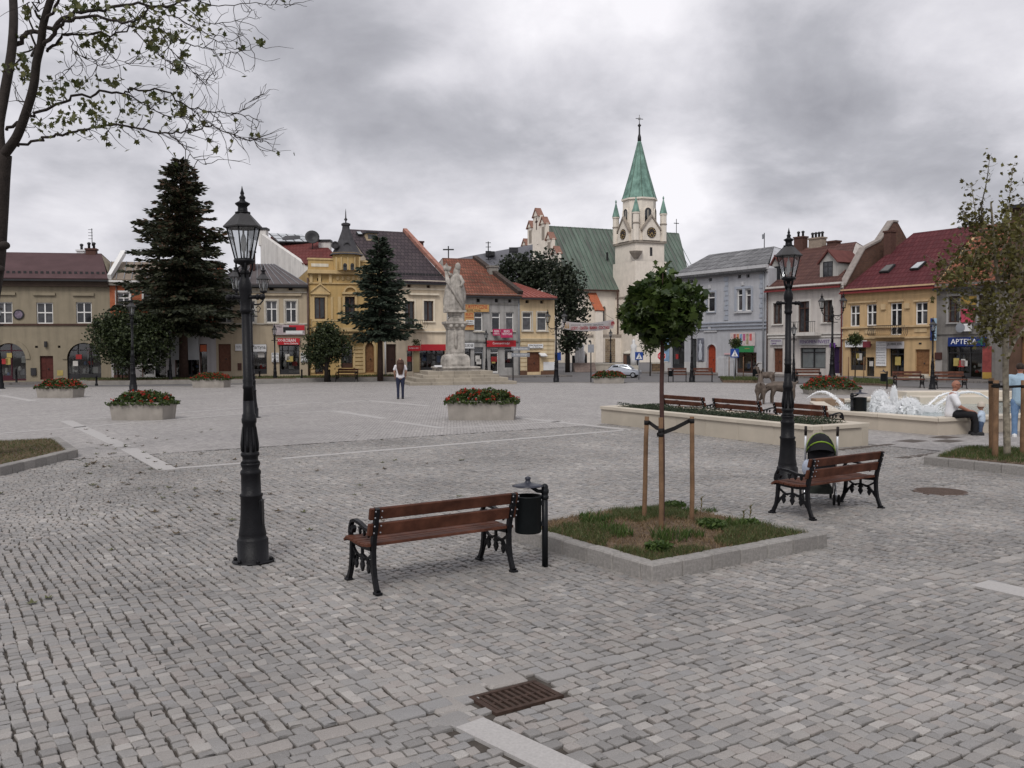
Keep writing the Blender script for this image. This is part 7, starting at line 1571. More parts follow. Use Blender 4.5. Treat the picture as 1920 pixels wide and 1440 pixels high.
def bed_front():
 poly = bed1; e, sample, hgt, c = tree_bed(poly, 'square kerbed tree bed with dry grass and green weeds beside the litter bin', skip=())
 blades('dry_grass', sample(11000), .045, .006, GR_DRY, e, 1.4); P = sample(26000); q = np.sin(P[:, 0] * 3.1 + .5) * np.sin(P[:, 1] * 2.7 + 1.2) + .4 * np.sin(P[:, 0] * 9) * np.sin(P[:, 1] * 8) > .12; blades('grass', P[q], .065, .006, GR_OLIVE, e, .9)
 # clumps of weeds
 rg = random.Random(3); spots = [(1120, 985, .30), (1150, 1000, .22), (1255, 1015, .30), (1235, 1030, .22), (1335, 995, .26), (1380, 990, .24), (1330, 960, .16), (1265, 950, .22), (1205, 962, .18), (1165, 1010, .2), (1405, 985, .2), (1300, 1010, .18), (1100, 975, .12), (1290, 962, .2)]
 for px, py, s in spots:
  g = G(px, py, .14); lx, ly = g.x - poly[0][0], g.y - poly[0][1]; n = int(170 * s / .25); a = RNG.uniform(0, 2 * math.pi, n); r = np.sqrt(RNG.random(n)) * s * .62
  P = np.stack([lx + r * np.cos(a), ly + r * np.sin(a), np.full(n, float(hgt(lx, ly)))], 1); w = empty('weed_clump', (lx, ly, 0)); w.parent = e; P[:, 0] -= lx; P[:, 1] -= ly
  if rg.random() < .55: blades('leaf_blades', P, s * .40, .010, GR_GREEN, w, .7)
  else:
   k = n * 2; a = RNG.uniform(0, 2 * math.pi, k); r = np.sqrt(RNG.random(k)) * s * .6; hh = RNG.random(k) * s * .38 * (1 - (r / s) ** 2); o = scatter_leaves('leaf_mass', np.stack([r * np.cos(a), r * np.sin(a), float(hgt(lx, ly)) + hh], 1), .06, GR_GREEN, w, .5); o['kind'] = 'stuff'
 for px, py, ht in ((1405, 958, .20), (1103, 968, .16), (1313, 950, .24), (1392, 962, .16)):
  g = G(px, py + 20, .14); lx, ly = g.x - poly[0][0], g.y - poly[0][1]; z = float(hgt(lx, ly)); m = MB().tube([(lx, ly, z), (lx + .02, ly, z + ht)], .004, 5, mat('dry stalk', (.17, .12, .05), .9));
  for q in range(9): t = .3 + .7 * q / 9; a = q * 2.4; m.prism([(0, -.008), (.05, 0), (0, .008)], (lx + .02 * t, ly, z + ht * t), (math.cos(a), math.sin(a), .7), (-math.sin(a), math.cos(a), 0), (0, 0, .002), GR_OLIVE)
  m.build('weed_stalk', e)
bed_front()
def bed_left():
 e, sample, hgt, c = tree_bed(bedL, 'kerbed bed of worn brown grass round the big bare tree', h=.16, w=.2, mound=.05); blades('grass', sample(12000), .05, .008, GR_OLIVE, e, 1.2); blades('dry_grass', sample(9000), .05, .007, GR_DRY, e, 1.3)
bed_left()
def bed_right():
 e, sample, hgt, c = tree_bed(bedR, 'kerbed bed of short green grass round the staked plane tree', h=.15, w=.18, mound=.10); blades('grass', sample(16000), .07, .007, leaf_mat('lawn', (.035, .06, .012), (.09, .12, .035), .3), e, .8); blades('dry_grass', sample(2500), .07, .006, GR_DRY, e, 1.0)
bed_right()
# planting strips under the far trees
for a, lab in ((((150, 722), (560, 717), (560, 711), (150, 715)), 'narrow grass strip with the big spruce along the far left street'), (((560, 717), (762, 713), (762, 705), (560, 709)), 'low grey kerbed strip with the small spruce along the far street')):
 q = [G(*p) for p in a]; o = q[0].copy(); e = empty('planting_strip', o, 0, lab, 'planting bed', 'planting strips along the far street'); m = MB(); m.prism([(p.x - o.x, p.y - o.y) for p in q], (0, 0, -.02), (1, 0, 0), (0, 1, 0), (0, 0, .26), mat('strip stone', (.24, .225, .205), .85, .15, 3)); m.build('kerb', e)
 c = sum(q, Vector()) / 4; MB().prism([((p.x - c.x) * .97 + c.x - o.x, (p.y - c.y) * .86 + c.y - o.y) for p in q], (0, 0, .2), (1, 0, 0), (0, 1, 0), (0, 0, .06), M_SOIL).build('soil', e)
 d = q[1] - q[0]; n = 5000; t = RNG.random(n); s = RNG.uniform(.1, .9, n); p0 = np.array(q[0]); p1 = np.array(q[1]); p2 = np.array(q[2]); p3 = np.array(q[3]); P = (p0 * (1 - t)[:, None] + p1 * t[:, None]) * (1 - s)[:, None] + (p3 * (1 - t)[:, None] + p2 * t[:, None]) * s[:, None] - np.array(o); P[:, 2] = .25; blades('grass', P, .12, .03, GR_OLIVE, e, .6)
# right-hand strips behind the far benches
for a, lab in ((((1355, 717), (1430, 718), (1415, 712), (1350, 711)), 'small grass strip before the green awning shop'), (((1600, 722), (1680, 726), (1672, 717), (1600, 714)), 'small grass strip before the yellow house')):
 q = [G(*p) for p in a]; o = q[0].copy(); e = empty('planting_strip', o, 0, lab, 'planting bed', 'planting strips along the far street'); MB().prism([(p.x - o.x, p.y - o.y) for p in q], (0, 0, -.02), (1, 0, 0), (0, 1, 0), (0, 0, .16), M_SOIL).build('soil', e); n = 2500; t = RNG.random(n)[:, None]; s = RNG.random(n)[:, None]; A = [np.array(p) for p in q]; P = (A[0] * (1 - t) + A[1] * t) * (1 - s) + (A[3] * (1 - t) + A[2] * t) * s - np.array(o); P[:, 2] = .13; blades('grass', P, .12, .03, GR_OLIVE, e, .6)
# ---- stakes and straps
def tree_support(pts, top, label, straps, r=.027):
 o = G(*pts[0], .12); e = empty('tree_stakes', (o.x, o.y, 0), 0, label, 'tree stakes'); tops = []
 for (px, py), (tx, ty) in zip(pts, top):
  b = G(px, py, .12); t = PD(tx, ty, b.y + (G(1240, 1000).y - b.y) * .25 * 0); m = MB(); bl = Vector((b.x - o.x, b.y - o.y, 0)); tl = Vector((t.x - o.x, t.y - o.y, t.z)); k = [bl.lerp(tl, q / 5) + Vector((random.uniform(-.004, .004), 0, 0)) for q in range(6)]; m.tube(k, [r * 1.05, r, r, r * .98, r * .97, r * .95], 10, M_STAKE); m.build('stake', e); tops.append((bl, tl))
 for i, j, ti, tj in straps:
  a = tops[i][0].lerp(tops[i][1], ti); b = tops[j] if not isinstance(j, tuple) else None
  q = tops[j][0].lerp(tops[j][1], tj); d = (q - a).normalized(); m = MB(); side = d.cross(Vector((0, 0, 1))).normalized(); m.ribbon([a - side * r * 1.1 - d * r, a.lerp(q, .5) + Vector((0, 0, -.012)) - side * r, q - side * r * 1.1 + d * r], .045, .006, side, M_STRAP)
  for p in (a, q): m.lathe([(r * 1.12, -.024), (r * 1.12, .024)], 12, p, M_STRAP)
  m.build('strap', e)
 return e
tree_support(((1207, 984), (1240, 1003), (1298, 986)), ((1213, 781), (1239, 783), (1297, 781)), 'three timber stakes with black straps round the young round maple', ((0, 1, .95, .90), (1, 2, .87, .965)))
tree_support(((1860, 848), (1866, 863), (1918, 860)), ((1859, 709), (1868, 713), (1920, 713)), 'timber stakes with black straps round the mottled plane tree', ((1, 2, .93, .93), (0, 1, .95, .95)), .050)
# ---- fountain
def fountain():
 st = mat('fountain stone', (.45, .395, .325), .7, .10, 1.4, .1, 40, objvar=.06); cp = mat('fountain cap', (.52, .465, .385), .6, .08, 1.5, .08, 40, objvar=.05)
 A = G(1759, 817); K = [A, G(1545, 797.5), Vector((9.4, 28.6, 0)), Vector((12.4, 31.2, 0)), Vector((16.5, 30, 0)), Vector((18.2, 26, 0)), G(1960, 806)]
 K[0] = A; o = A.copy(); e = empty('fountain', o, 0, 'low stone fountain basin with white splashing jets', 'fountain'); P = [Vector((p.x - o.x, p.y - o.y)) for p in K]; n = len(P); c = sum(P, Vector((0, 0))) / n; H = .33
 ar = sum(P[i].x * P[(i + 1) % n].y - P[(i + 1) % n].x * P[i].y for i in range(n))
 if ar < 0: P.reverse()
 def inset(d):
  out = []
  for i in range(n):
   a, b, g = P[i - 1], P[i], P[(i + 1) % n]; d1 = (b - a).normalized(); d2 = (g - b).normalized(); n1 = Vector((-d1.y, d1.x)); n2 = Vector((-d2.y, d2.x)); bs = (n1 + n2).normalized(); out.append(b + bs * (d / max(bs.dot(n1), .3)))
  return out
 o1, o2, i1, i2, lo = inset(.05), inset(0), inset(.42), inset(.36), inset(.10)
 for i in range(n):
  j = (i + 1) % n; k = max(1, round((P[j] - P[i]).length / 1.6))
  for q in range(k):
   t0, t1 = q / k, (q + 1) / k
   def L_(S, t): return S[i].lerp(S[j], t)
   m = MB(); vs = [(*L_(o1, t0), 0), (*L_(o1, t1), 0), (*L_(i2, t1), 0), (*L_(i2, t0), 0), (*L_(o1, t0), H), (*L_(o1, t1), H), (*L_(i2, t1), H), (*L_(i2, t0), H)]; m.add(vs, [(3, 2, 1, 0), (4, 5, 6, 7), (0, 1, 5, 4), (1, 2, 6, 5), (2, 3, 7, 6), (3, 0, 4, 7)], st); m.build('basin_wall', e)
   m = MB(); vs = [(*L_(o2, t0 + .002), H), (*L_(o2, t1 - .002), H), (*L_(i1, t1 - .002), H), (*L_(i1, t0 + .002), H), (*L_(o2, t0 + .002), H + .075), (*L_(o2, t1 - .002), H + .075), (*L_(i1, t1 - .002), H + .075), (*L_(i1, t0 + .002), H + .075)]
   ins = [(Vector(v) + (Vector((c.x, c.y, v[2])) - Vector(v)).normalized() * .015 * (1 if a_ in (4, 5) else -1)) + Vector((0, 0, .012)) for a_, v in list(enumerate(vs))[4:]]; m.add(vs + ins, [(3, 2, 1, 0), (0, 1, 5, 4), (1, 2, 6, 5), (2, 3, 7, 6), (3, 0, 4, 7), (4, 5, 9, 8), (5, 6, 10, 9), (6, 7, 11, 10), (7, 4, 8, 11), (8, 9, 10, 11)], cp); m.build('cap_stone', e)
 wtr = bpy.data.materials.new('fountain water'); wtr.use_nodes = True; nt = wtr.node_tree; b = nt.nodes['Principled BSDF']; b.inputs['Base Color'].default_value = (.24, .30, .305, 1); b.inputs['Roughness'].default_value = .08; b.inputs['Specular IOR Level'].default_value = .6
 tc = nt.nodes.new('ShaderNodeTexCoord'); nz = nt.nodes.new('ShaderNodeTexNoise'); nz.inputs['Scale'].default_value = 5.0; nz.inputs['Detail'].default_value = 4; nt.links.new(tc.outputs['Object'], nz.inputs['Vector']); bp = nt.nodes.new('ShaderNodeBump'); bp.inputs['Strength'].default_value = .7; bp.inputs['Distance'].default_value = .06; nt.links.new(nz.outputs['Fac'], bp.inputs['Height']); nt.links.new(bp.outputs[0], b.inputs['Normal'])
 w = MB().add([(*p, H - .05) for p in inset(.40)], [tuple(range(n))], wtr).build('water', e)
 # inner stepped back wall
 ib = inset(1.3); m = MB()
 hi = [i for i in range(n) if P[i].y > 5.5]
 foam = bpy.data.materials.new('white water'); foam.use_nodes = True; nt = foam.node_tree; b = nt.nodes['Principled BSDF']; b.inputs['Base Color'].default_value = (.88, .89, .90, 1); b.inputs['Roughness'].default_value = .5
 def drops(name, P_, s):
  P_ = np.asarray(P_); nn = len(P_); base = np.array([(1, 0, 0), (-1, 0, 0), (0, 1, 0), (0, -1, 0), (0, 0, 1.2), (0, 0, -1.2)], float); ss = s * RNG.uniform(.4, 1.3, nn); V = (P_[:, None, :] + base[None] * ss[:, None, None]).reshape(-1, 3); T = np.array([(0, 2, 4), (2, 1, 4), (1, 3, 4), (3, 0, 4), (2, 0, 5), (1, 2, 5), (3, 1, 5), (0, 3, 5)]); F = (np.arange(nn)[:, None, None] * 6 + T[None]).reshape(-1, 3); ob = link(name, np_mesh(name, V, F, foam, True), e); ob['kind'] = 'stuff'; return ob
 ol = np.array((o.x, o.y, 0))
 def jet(p0, p1, h, n_=2200, spread=.018, name='water_jet', fall=.10):
  p0, p1 = np.array(p0) - ol, np.array(p1) - ol; t = RNG.random(n_) ** .8; q = p0[None] * (1 - t)[:, None] + p1[None] * t[:, None]; q[:, 2] += 4 * h * t * (1 - t); sp = spread * (.3 + 1.2 * t); q += RNG.normal(size=(n_, 3)) * sp[:, None];
  drops(name, q, .010)
  ts = np.linspace(0, .92, 14); m = MB(); pts = [p0 * (1 - a) + p1 * a + np.array((0, 0, 4 * h * a * (1 - a))) + RNG.normal(size=3) * .012 for a in ts]; m.tube([tuple(p) for p in pts], [.012 + .014 * a for a in ts], 7, foam); m.build('water_stream', e)
  k = 1200; a = RNG.uniform(0, 2 * math.pi, k); r = np.abs(RNG.normal(0, .22, k)); drops('splash', np.stack([p1[0] + r * np.cos(a), p1[1] + r * np.sin(a), H - .05 + np.abs(RNG.normal(0, .09, k))], 1), .010)
 def W(px, py, Y): q = PD(px, py, Y); return (q.x, q.y, q.z)
 jet(W(1513, 748, 26.5), W(1585, 768, 25), .33); jet(W(1858, 750, 27.5), W(1748, 768, 25.5), .36); jet(W(1800, 742, 27), W(1735, 766, 25.2), .22, 600)
 # two big white bells of water from spouts set in the basin
 def bell(px, Y, rx, ry, hgt, seed, cut=0.0, name='water_bell'):
  cx, cy, _ = np.array(W(px, 770, Y)) - ol; rg = np.random.default_rng(seed); nu, nv = 40, 18; V = [];
  for j in range(nv + 1):
   ph = j / nv * math.pi / 2
   for i in range(nu):
    a = 2 * math.pi * i / nu; k = 1 + .10 * math.sin(a * 5 + seed) + .07 * math.sin(a * 11 + j) + rg.normal(0, .045); V.append((cx + rx * math.sin(ph) * k * math.cos(a), cy + ry * math.sin(ph) * k * math.sin(a), H - .06 + hgt * math.cos(ph) ** .8 * (1 + rg.normal(0, .05))))
  F = [(j * nu + i, j * nu + (i + 1) % nu, (j + 1) * nu + (i + 1) % nu, (j + 1) * nu + i) for j in range(nv) for i in range(nu) if rg.random() > .30]
  m = MB().add(V, F, foam, True); m.build(name, e)['kind'] = 'stuff'
  k = 5000; a = rg.uniform(0, 2 * math.pi, k); ph = np.arccos(rg.random(k)); rr = 1 + np.abs(rg.normal(0, .10, k)); drops('spray', np.stack([cx + rx * np.sin(ph) * rr * np.cos(a), cy + ry * np.sin(ph) * rr * np.sin(a), H - .05 + hgt * np.cos(ph) ** .8 * rr + rg.normal(0, .02, k)], 1), .009)
  MB().lathe([(.10, 0), (.10, H), (.06, H + .04)], 10, (cx, cy, 0), M_DARKF).build('nozzle', e)
 bell(1650, 25.4, .24, .26, .54, 3); bell(1676, 25.6, .10, .11, .62, 5); bell(1703, 24.8, .31, .28, .38, 8); bell(1668, 25.0, .28, .22, .18, 11)
 # low round inner bowl edge at the back
 b0, b1 = W(1505, 745, 28.2), W(1570, 742, 29.5)
 cx, cy = (Vector(W(1800, 745, 29.5)) - o).xy
 for (x0, x1, Y, zt) in ((1725, 1860, 28.9, .52), (1700, 1900, 30.2, .62)):
  a, b = Vector(W(x0, 740, Y)) - o, Vector(W(x1, 740, Y)) - o; MB().bbox(a.x, b.x, a.y, a.y + .8, 0, zt, .02, cp).build('inner_step', e)
 a, b = Vector(W(1512, 745, 28.4)) - o, Vector(W(1566, 745, 28.4)) - o; MB().bbox(a.x + .3, b.x + .3, a.y, a.y + .5, 0, .50, .02, mat('brown stone', (.22, .15, .10), .8, .2, 3)).build('inner_step', e)
fountain()
# ---- monument with stepped base
def monument():
 st = mat('monument stone', (.29, .268, .24), .9, .25, 3.0, .6, 26, dirt=.35, col2=(.40, .372, .335)); sp = mat('step granite', (.30, .265, .215), .85, .18, 1.6, .25, 40, objvar=.10)
 gb = G(857, 722); Y = gb.y + 3.0; def_ = 0
 c = PD(854, 700, Y); e = empty('monument', (c.x, Y, 0), R(14), 'tall weathered stone column with a draped figure on stepped granite base', 'monument'); pxm = Y / FOCAL
 def zz(py): return PD(854, py, Y).z
 lv = [(97, 713.5, 1.0), (84, 706.5, .9), (70, 701, .82), (60, 694.5, .74)]; z0 = 0
 for i, (hw, py, _) in enumerate(lv):
  w = hw * pxm; z1 = zz(py) if i else zz(713); n = 5
  z1 = max(z1, z0 + .12)
  for k in range(n): MB().bbox(-w + 2 * w * k / n + .004, -w + 2 * w * (k + 1) / n - .004, -w * .88, w * .88, z0 - (.03 if i == 0 else 0), z1, .015, sp).build('step_stone', e)
  z0 = z1
 m = MB(); w = 40 * pxm; z1 = zz(687); m.bbox(-w * .94, w * .94, -w * .94, w * .94, z0, z1 - .1, .03, st); m.bbox(-w, w, -w, w, z1 - .1, z1, .03, st); m.build('plinth', e); z0 = z1
 m = MB(); w = 24 * pxm; z1 = zz(664);
 m.bbox(-w, w, -w, w, z0, z0 + (z1 - z0) * .62, .03, st); m.lathe([(w * 1.38, z0 + (z1 - z0) * .62), (w * 1.28, z0 + (z1 - z0) * .85), (w * 1.0, z1)], 4, m=st, smooth=False, rot=math.pi / 4); m.box(-w * .55, w * .55, -w - .03, -w + .01, z0 + .12, z0 + (z1 - z0) * .55, st); m.build('base_block', e); z0 = z1
 m = MB(); w = 15.5 * pxm; z1 = zz(618); m.bbox(-w, w, -w, w, z0, z1, .04, st); m.box(-w * .8, w * .8, -w - .02, -w + .01, z0 + .1, z1 - .12, st); m.lathe([(.06, z0 + .35), (.12, z0 + .6), (.09, z0 + 1.0), (.13, z1 - .3), (.05, z1 - .1)], 8, (-w * .1, -w - .03, 0), st); m.build('column', e); z0 = z1
 m = MB(); z1 = zz(603); m.lathe([(w * 1.42, z0), (w * 1.5, z0 + .12), (w * 1.75, z0 + (z1 - z0) * .6), (w * 1.98, z0 + (z1 - z0) * .75), (w * 1.98, z1)], 4, m=st, smooth=False, rot=math.pi / 4)
 for x in (-.7, 0, .7): m.ball((x * w, -w * 1.15, z0 + .22), .15, st, 8, 6)
 m.build('capital', e); z0 = z1
 m = MB(); z1 = zz(586); w2 = 12.5 * pxm; m.lathe([(w2 * 1.5, z0), (w2 * 1.5, z0 + .12), (w2 * 1.2, z0 + .25), (w2 * 1.12, z1 - .2), (w2 * 1.35, z1 - .1), (w2 * 1.3, z1)], 4, m=st, smooth=False, rot=math.pi / 4); m.bbox(-w2 * .5, w2 * .5, -w2 * .95, -w2 * .8, z0 + .22, z1 - .22, .03, st); m.build('pedestal', e); z0 = z1
 # draped figure with a tall standard at the shoulder
 H = zz(494) - z0; S = MB(); nu, nv = 40, 30; V = []
 for j in range(nv + 1):
  t = j / nv; r = .62 * (1 - .30 * t) + .10 * math.sin(t * 5) if t < .66 else .46 * (1 - (t - .66) * 1.2); r = max(r, .16)
  if t > .80: r = .17 + .05 * math.sin((t - .8) * 20)
  for i in range(nu):
   a = 2 * math.pi * i / nu; fold = (.10 * math.sin(a * 7 + t * 7) + .05 * math.sin(a * 13 - t * 5)) * (1 if t < .75 else .2); k = r * (1 + fold)
   V.append((k * math.cos(a) * .98 + .22 * t * t - .05, k * math.sin(a) * .72, z0 + H * .94 * t))
 S.add(V, [(j * nu + i, j * nu + (i + 1) % nu, (j + 1) * nu + (i + 1) % nu, (j + 1) * nu + i) for j in range(nv) for i in range(nu)] + [tuple(nv * nu + i for i in range(nu))], st, True)
 S.ball((.20, -.02, z0 + H * .93), .20, st, 12, 9, (.9, 1, 1.35))
 S.tube([(.25, -.1, z0 + H * .74), (.48, -.25, z0 + H * .62), (.30, -.45, z0 + H * .52)], [.14, .12, .09], 8, st); S.tube([(-.1, -.05, z0 + H * .74), (-.42, -.15, z0 + H * .78), (-.50, -.18, z0 + H * .9)], [.14, .11, .08], 8, st)
 S.build('figure', e)
 D = MB()
 for k in range(9):  # folds of the mantle sweeping down from the raised hand
  s = k / 8; D.tube([(-.62 + .1 * s, -.20 - .1 * s, z0 + H * (.86 - .10 * s)), (-.58 + .22 * s, -.42, z0 + H * (.62 - .10 * s)), (-.15 + .20 * s, -.52, z0 + H * (.40 - .12 * s)), (.30 + .12 * s, -.42, z0 + H * (.24 - .14 * s)), (.48, -.25, z0 + H * (.17 - .15 * s))], [.06, .08, .085, .075, .04], 7, st)
 for k in range(5): D.tube([(-.62 + .05 * k, -.2, z0 + H * .84), (-.68 + .09 * k, -.16, z0 + H * .92), (-.58 + .05 * k, -.12, z0 + H * (1.0 - .03 * abs(k - 1)))], [.09, .11, .03], 7, st)
 D.build('drapery', e)
 MB().bbox(-.62, .62, -.62, .62, z0, z0 + .14, .02, st).build('figure_base', e)
 p = MB(); p.bbox(-1.55, -1.1, -1.5, -1.2, zz(687), zz(687) + .1, .01, M_WSIGN); p.build('tablet', e)
monument()
# ---- silver car behind the far trough
def car():
 g = G(1168, 706); Y = 66.0; c = PD(1168, 700, Y); e = empty('parked_car', (c.x, Y, 0), R(-18), 'silver car parked half hidden behind the far flower trough', 'car'); pm_ = mat('silver paint', (.34, .36, .40), .3, .04, 2, metal=.5, coat=.5); bl = mat('car glass', (.03, .035, .04), .08, .1); ty = mat('tyre', (.012, .012, .012), .85)
 L, Wd = 3.9, 1.65; prof = [(-1.95, .35), (-1.95, .62), (-1.88, .78), (-1.55, .92), (-1.10, 1.36), (-.70, 1.46), (.30, 1.46), (.62, 1.38), (1.20, .96), (1.75, .84), (1.93, .66), (1.95, .35)]
 vs = []; fs = []; n = len(prof)
 secs = [(-Wd / 2, .90), (-Wd / 2 + .05, .98), (-Wd / 2 + .22, 1.0), (Wd / 2 - .22, 1.0), (Wd / 2 - .05, .98), (Wd / 2, .90)]
 for y, k in secs:
  for x, z in prof: zz = .35 + (z - .35) * k; inn = (.16 if z > 1.0 else 0) * (1 if abs(y) > Wd / 2 - .1 else .4); vs.append((x * (.98 if abs(y) > Wd / 2 - .01 else 1), y - math.copysign(inn, y), zz))
 for s in range(len(secs) - 1):
  for i in range(n): fs.append((s * n + i, s * n + (i + 1) % n, (s + 1) * n + (i + 1) % n, (s + 1) * n + i))
 fs += [tuple(range(n)), tuple((len(secs) - 1) * n + i for i in range(n - 1, -1, -1))]
 MB().add(vs, fs, pm_, False).build('body', e)
 for s in (-1, 1):
  y = s * (Wd / 2 - .145)
  for x0, x1, x2, x3, nm in ((-1.28, -.36, -.36, -.92, 'side_window'), (-.30, .98, .50, -.30, 'side_window')): MB().add([(x0, y + s * .045, .98), (x1, y + s * .045, .98), (x2, y - s * .01 + s * .02, 1.36), (x3, y - s * .01 + s * .02, 1.36)], [(0, 1, 2, 3)], bl).build(nm, e)
  for x in (-1.25, 1.25):
   w = MB().lathe([(.18, -.1), (.29, -.1), (.31, -.06), (.31, .06), (.29, .1), (.18, .1)], 20, (x, s * (Wd / 2 - .06), .31), ty, True, ax=(0, 1, 0)).build('wheel', e); MB().lathe([(.19, -.105), (.19, .105)], 14, (x, s * (Wd / 2 - .06), .31), M_PIPEG, False, ax=(0, 1, 0)).build('rim', w)
  MB().bbox(-1.97, -1.9, s * .62 - .12, s * .62 + .12, .68, .80, .02, mat('lamp red', (.3, .02, .02), .3)).build('tail_light', e); MB().bbox(1.84, 1.92, s * .6 - .15, s * .6 + .15, .62, .74, .02, M_WSIGN).build('headlight', e)
 MB().add([(1.17, -.62, 1.0), (1.17, .62, 1.0), (.64, .55, 1.37), (.64, -.55, 1.37)], [(0, 1, 2, 3)], bl).build('windscreen', e).location = (.03, 0, .03); MB().add([(-1.53, -.62, .98), (-1.53, .62, .98), (-1.12, .55, 1.34), (-1.12, -.55, 1.34)], [(0, 1, 2, 3)], bl).build('rear_window', e).location = (-.03, 0, .03)
 MB().box(-1.3, 1.3, -.6, .6, .2, .36, M_DARKF).build('underbody', e); e.scale = (.66,) * 3
car()
# ---- pushchair
def pushchair():
 g = G(1536, 941); e = empty('pushchair', g, R(62), 'pushchair with dark canopy, lime trim and silver handles beside the second bench', 'pushchair'); al = mat('pushchair tube', (.62, .63, .65), .3, .05, metal=.7); bk = mat('pushchair cloth', (.010, .010, .012), .85, .3, 6); lime = mat('lime trim', (.16, .26, .02), .6); ty = mat('tyre', (.012, .012, .012), .85); gr = mat('grip', (.02, .016, .015), .7)
 # local: facing +x, handles at the back (-x), y across
 e.rotation_euler = (0, 0, R(75)); w = .20
 fr = MB();
 for s in (-1, 1):
  fr.tube([(-.34, s * w, .93), (-.24, s * w, .62), (.02, s * .19, .34), (.30, s * .19, .08)], .014, 8, al); fr.tube([(.12, s * .19, .44), (-.10, s * .2, .22), (-.26, s * w, .07)], .013, 8, al)
 fr.tube([(-.26, -w, .09), (-.26, w, .09)], .010, 6, al); fr.tube([(.0, -.19, .36), (.0, .19, .36)], .010, 6, al); fr.build('frame', e)
 for s in (-1, 1): MB().tube([(-.345, s * w, .94), (-.375, s * w, 1.06)], .018, 8, gr).build('handle_grip', e)
 st = MB(); nu, nv = 9, 8; V = []
 for j in range(nv + 1):
  t = j / nv; x = -.20 + .0 * t if t < 1 else 0; z = .36 + .44 * t; x = -.06 - .16 * t
  for i in range(nu): a = i / (nu - 1) * 2 - 1; V.append((x + .05 * (1 - a * a) * -1, a * .165, z + .01 * math.cos(a * 3)))
 st.add(V, [(j * nu + i, j * nu + i + 1, (j + 1) * nu + i + 1, (j + 1) * nu + i) for j in range(nv) for i in range(nu - 1)], bk, True); st.bbox(-.08, .26, -.16, .16, .32, .37, .02, bk); st.build('seat', e)
 cn = MB(); V = []; nu, nv = 13, 9
 for j in range(nv + 1):
  ph = R(-70) + R(150) * j / nv
  for i in range(nu): th = math.pi * i / (nu - 1); r = .30; V.append((-.17 + r * math.sin(ph) * math.sin(th) * 1.0, -.185 * math.cos(th) * 1.02, .66 + r * math.cos(ph) * math.sin(th) * 1.0))
 cn.add(V, [(j * nu + i, j * nu + i + 1, (j + 1) * nu + i + 1, (j + 1) * nu + i) for j in range(nv) for i in range(nu - 1)], bk, True); cn.build('canopy', e)
 MB().add([(-.30, -.18, .40), (-.30, .18, .40), (-.36, .175, .62), (-.33, .15, .80), (-.24, .1, .92), (-.24, -.1, .92), (-.33, -.15, .80), (-.36, -.175, .62)], [tuple(range(8))], bk).build('back_cloth', e)
 tr = MB();
 for ph in (-48, 20): tr.tube([(-.17 + .302 * math.sin(R(ph)) * math.sin(t), -.19 * math.cos(t), .66 + .302 * math.cos(R(ph)) * math.sin(t)) for t in [math.pi * k / 12 for k in range(13)]], .010, 6, lime)
 tr.build('trim', e)
 for x, s in ((-.26, -1), (-.26, 1), (.30, -1), (.30, 1)):
  for d in (-.03, .03):
   wl = MB().lathe([(.035, -.014), (.068, -.014), (.075, 0), (.068, .014), (.035, .014)], 16, (x, s * w + d, .075), ty, True, ax=(0, 1, 0)).build('wheel', e); MB().lathe([(.036, -.010), (.036, .010)], 12, (x, s * w + d, .075), M_PIPEG, False, ax=(0, 1, 0)).build('rim', wl)
 b = MB(); b.ball((-.32, .16, .50), .10, mat('pale bag', (.30, .33, .40), .7, .25, 6), 10, 8, (.7, .9, 1.2)); b.build('hanging_bag', e); MB().bbox(-.2, .15, -.15, .15, .14, .26, .03, mat('basket', (.03, .035, .03), .8, .3, 8)).build('basket', e)
pushchair()
# ---- fallen leaves
def fallen():
 ms = []
 for k in range(4):
  n = 10; pts = []
  for i in range(n): a = 2 * math.pi * i / n; r = (.075 if i % 2 == 0 else .038) * random.uniform(.8, 1.2); pts.append((r * math.cos(a), r * math.sin(a), .012 + (.030 if i % 2 == 0 else .004) * random.random()))
  pts.append((0, 0, .010)); ms.append((pts, [(n, i, (i + 1) % n) for i in range(n)]))
 cols = [leaf_mat('fallen leaf brown', (.07, .05, .025), (.12, .08, .035), .1), leaf_mat('fallen leaf olive', (.075, .08, .03), (.12, .115, .045), .1)]
 meshes = []
 for p, f in ms:
  for c in cols: me = bpy.data.meshes.new('fallen_leaf'); me.from_pydata(p, [], f); me.materials.append(c); meshes.append(me)
 rg = random.Random(5)
 for i in range(150):
  if i < 110: px, py = rg.gauss(230, 130), 800 + abs(rg.gauss(0, 1)) * 70 + rg.random() * 40
  else: px, py = rg.uniform(0, 900), rg.uniform(800, 1010)
  if i in (0, 1, 2, 3): px, py = ((295, 990), (208, 1032), (90, 1122), (60, 1132))[i]
  if not (-30 < px < 1000) or py < 770 or (px < 150 and 838 < py < 890): continue
  o = link('fallen_leaf', rg.choice(meshes), None, G(px, py)); o.rotation_euler = (0, 0, rg.random() * 6.28); o.scale = [rg.uniform(.5, 1.0)] * 3; br_ = 'brown' in o.data.materials[0].name; tag(o, ('brown' if br_ else 'olive green') + ' curled dry leaf ' + ('on the setts by the worn kerbed bed' if px < 190 else 'on or beside the pale slab band' if py < 895 and px < 420 else 'lying alone on the open setts'), 'leaf', 'fallen leaves on the setts')
fallen()
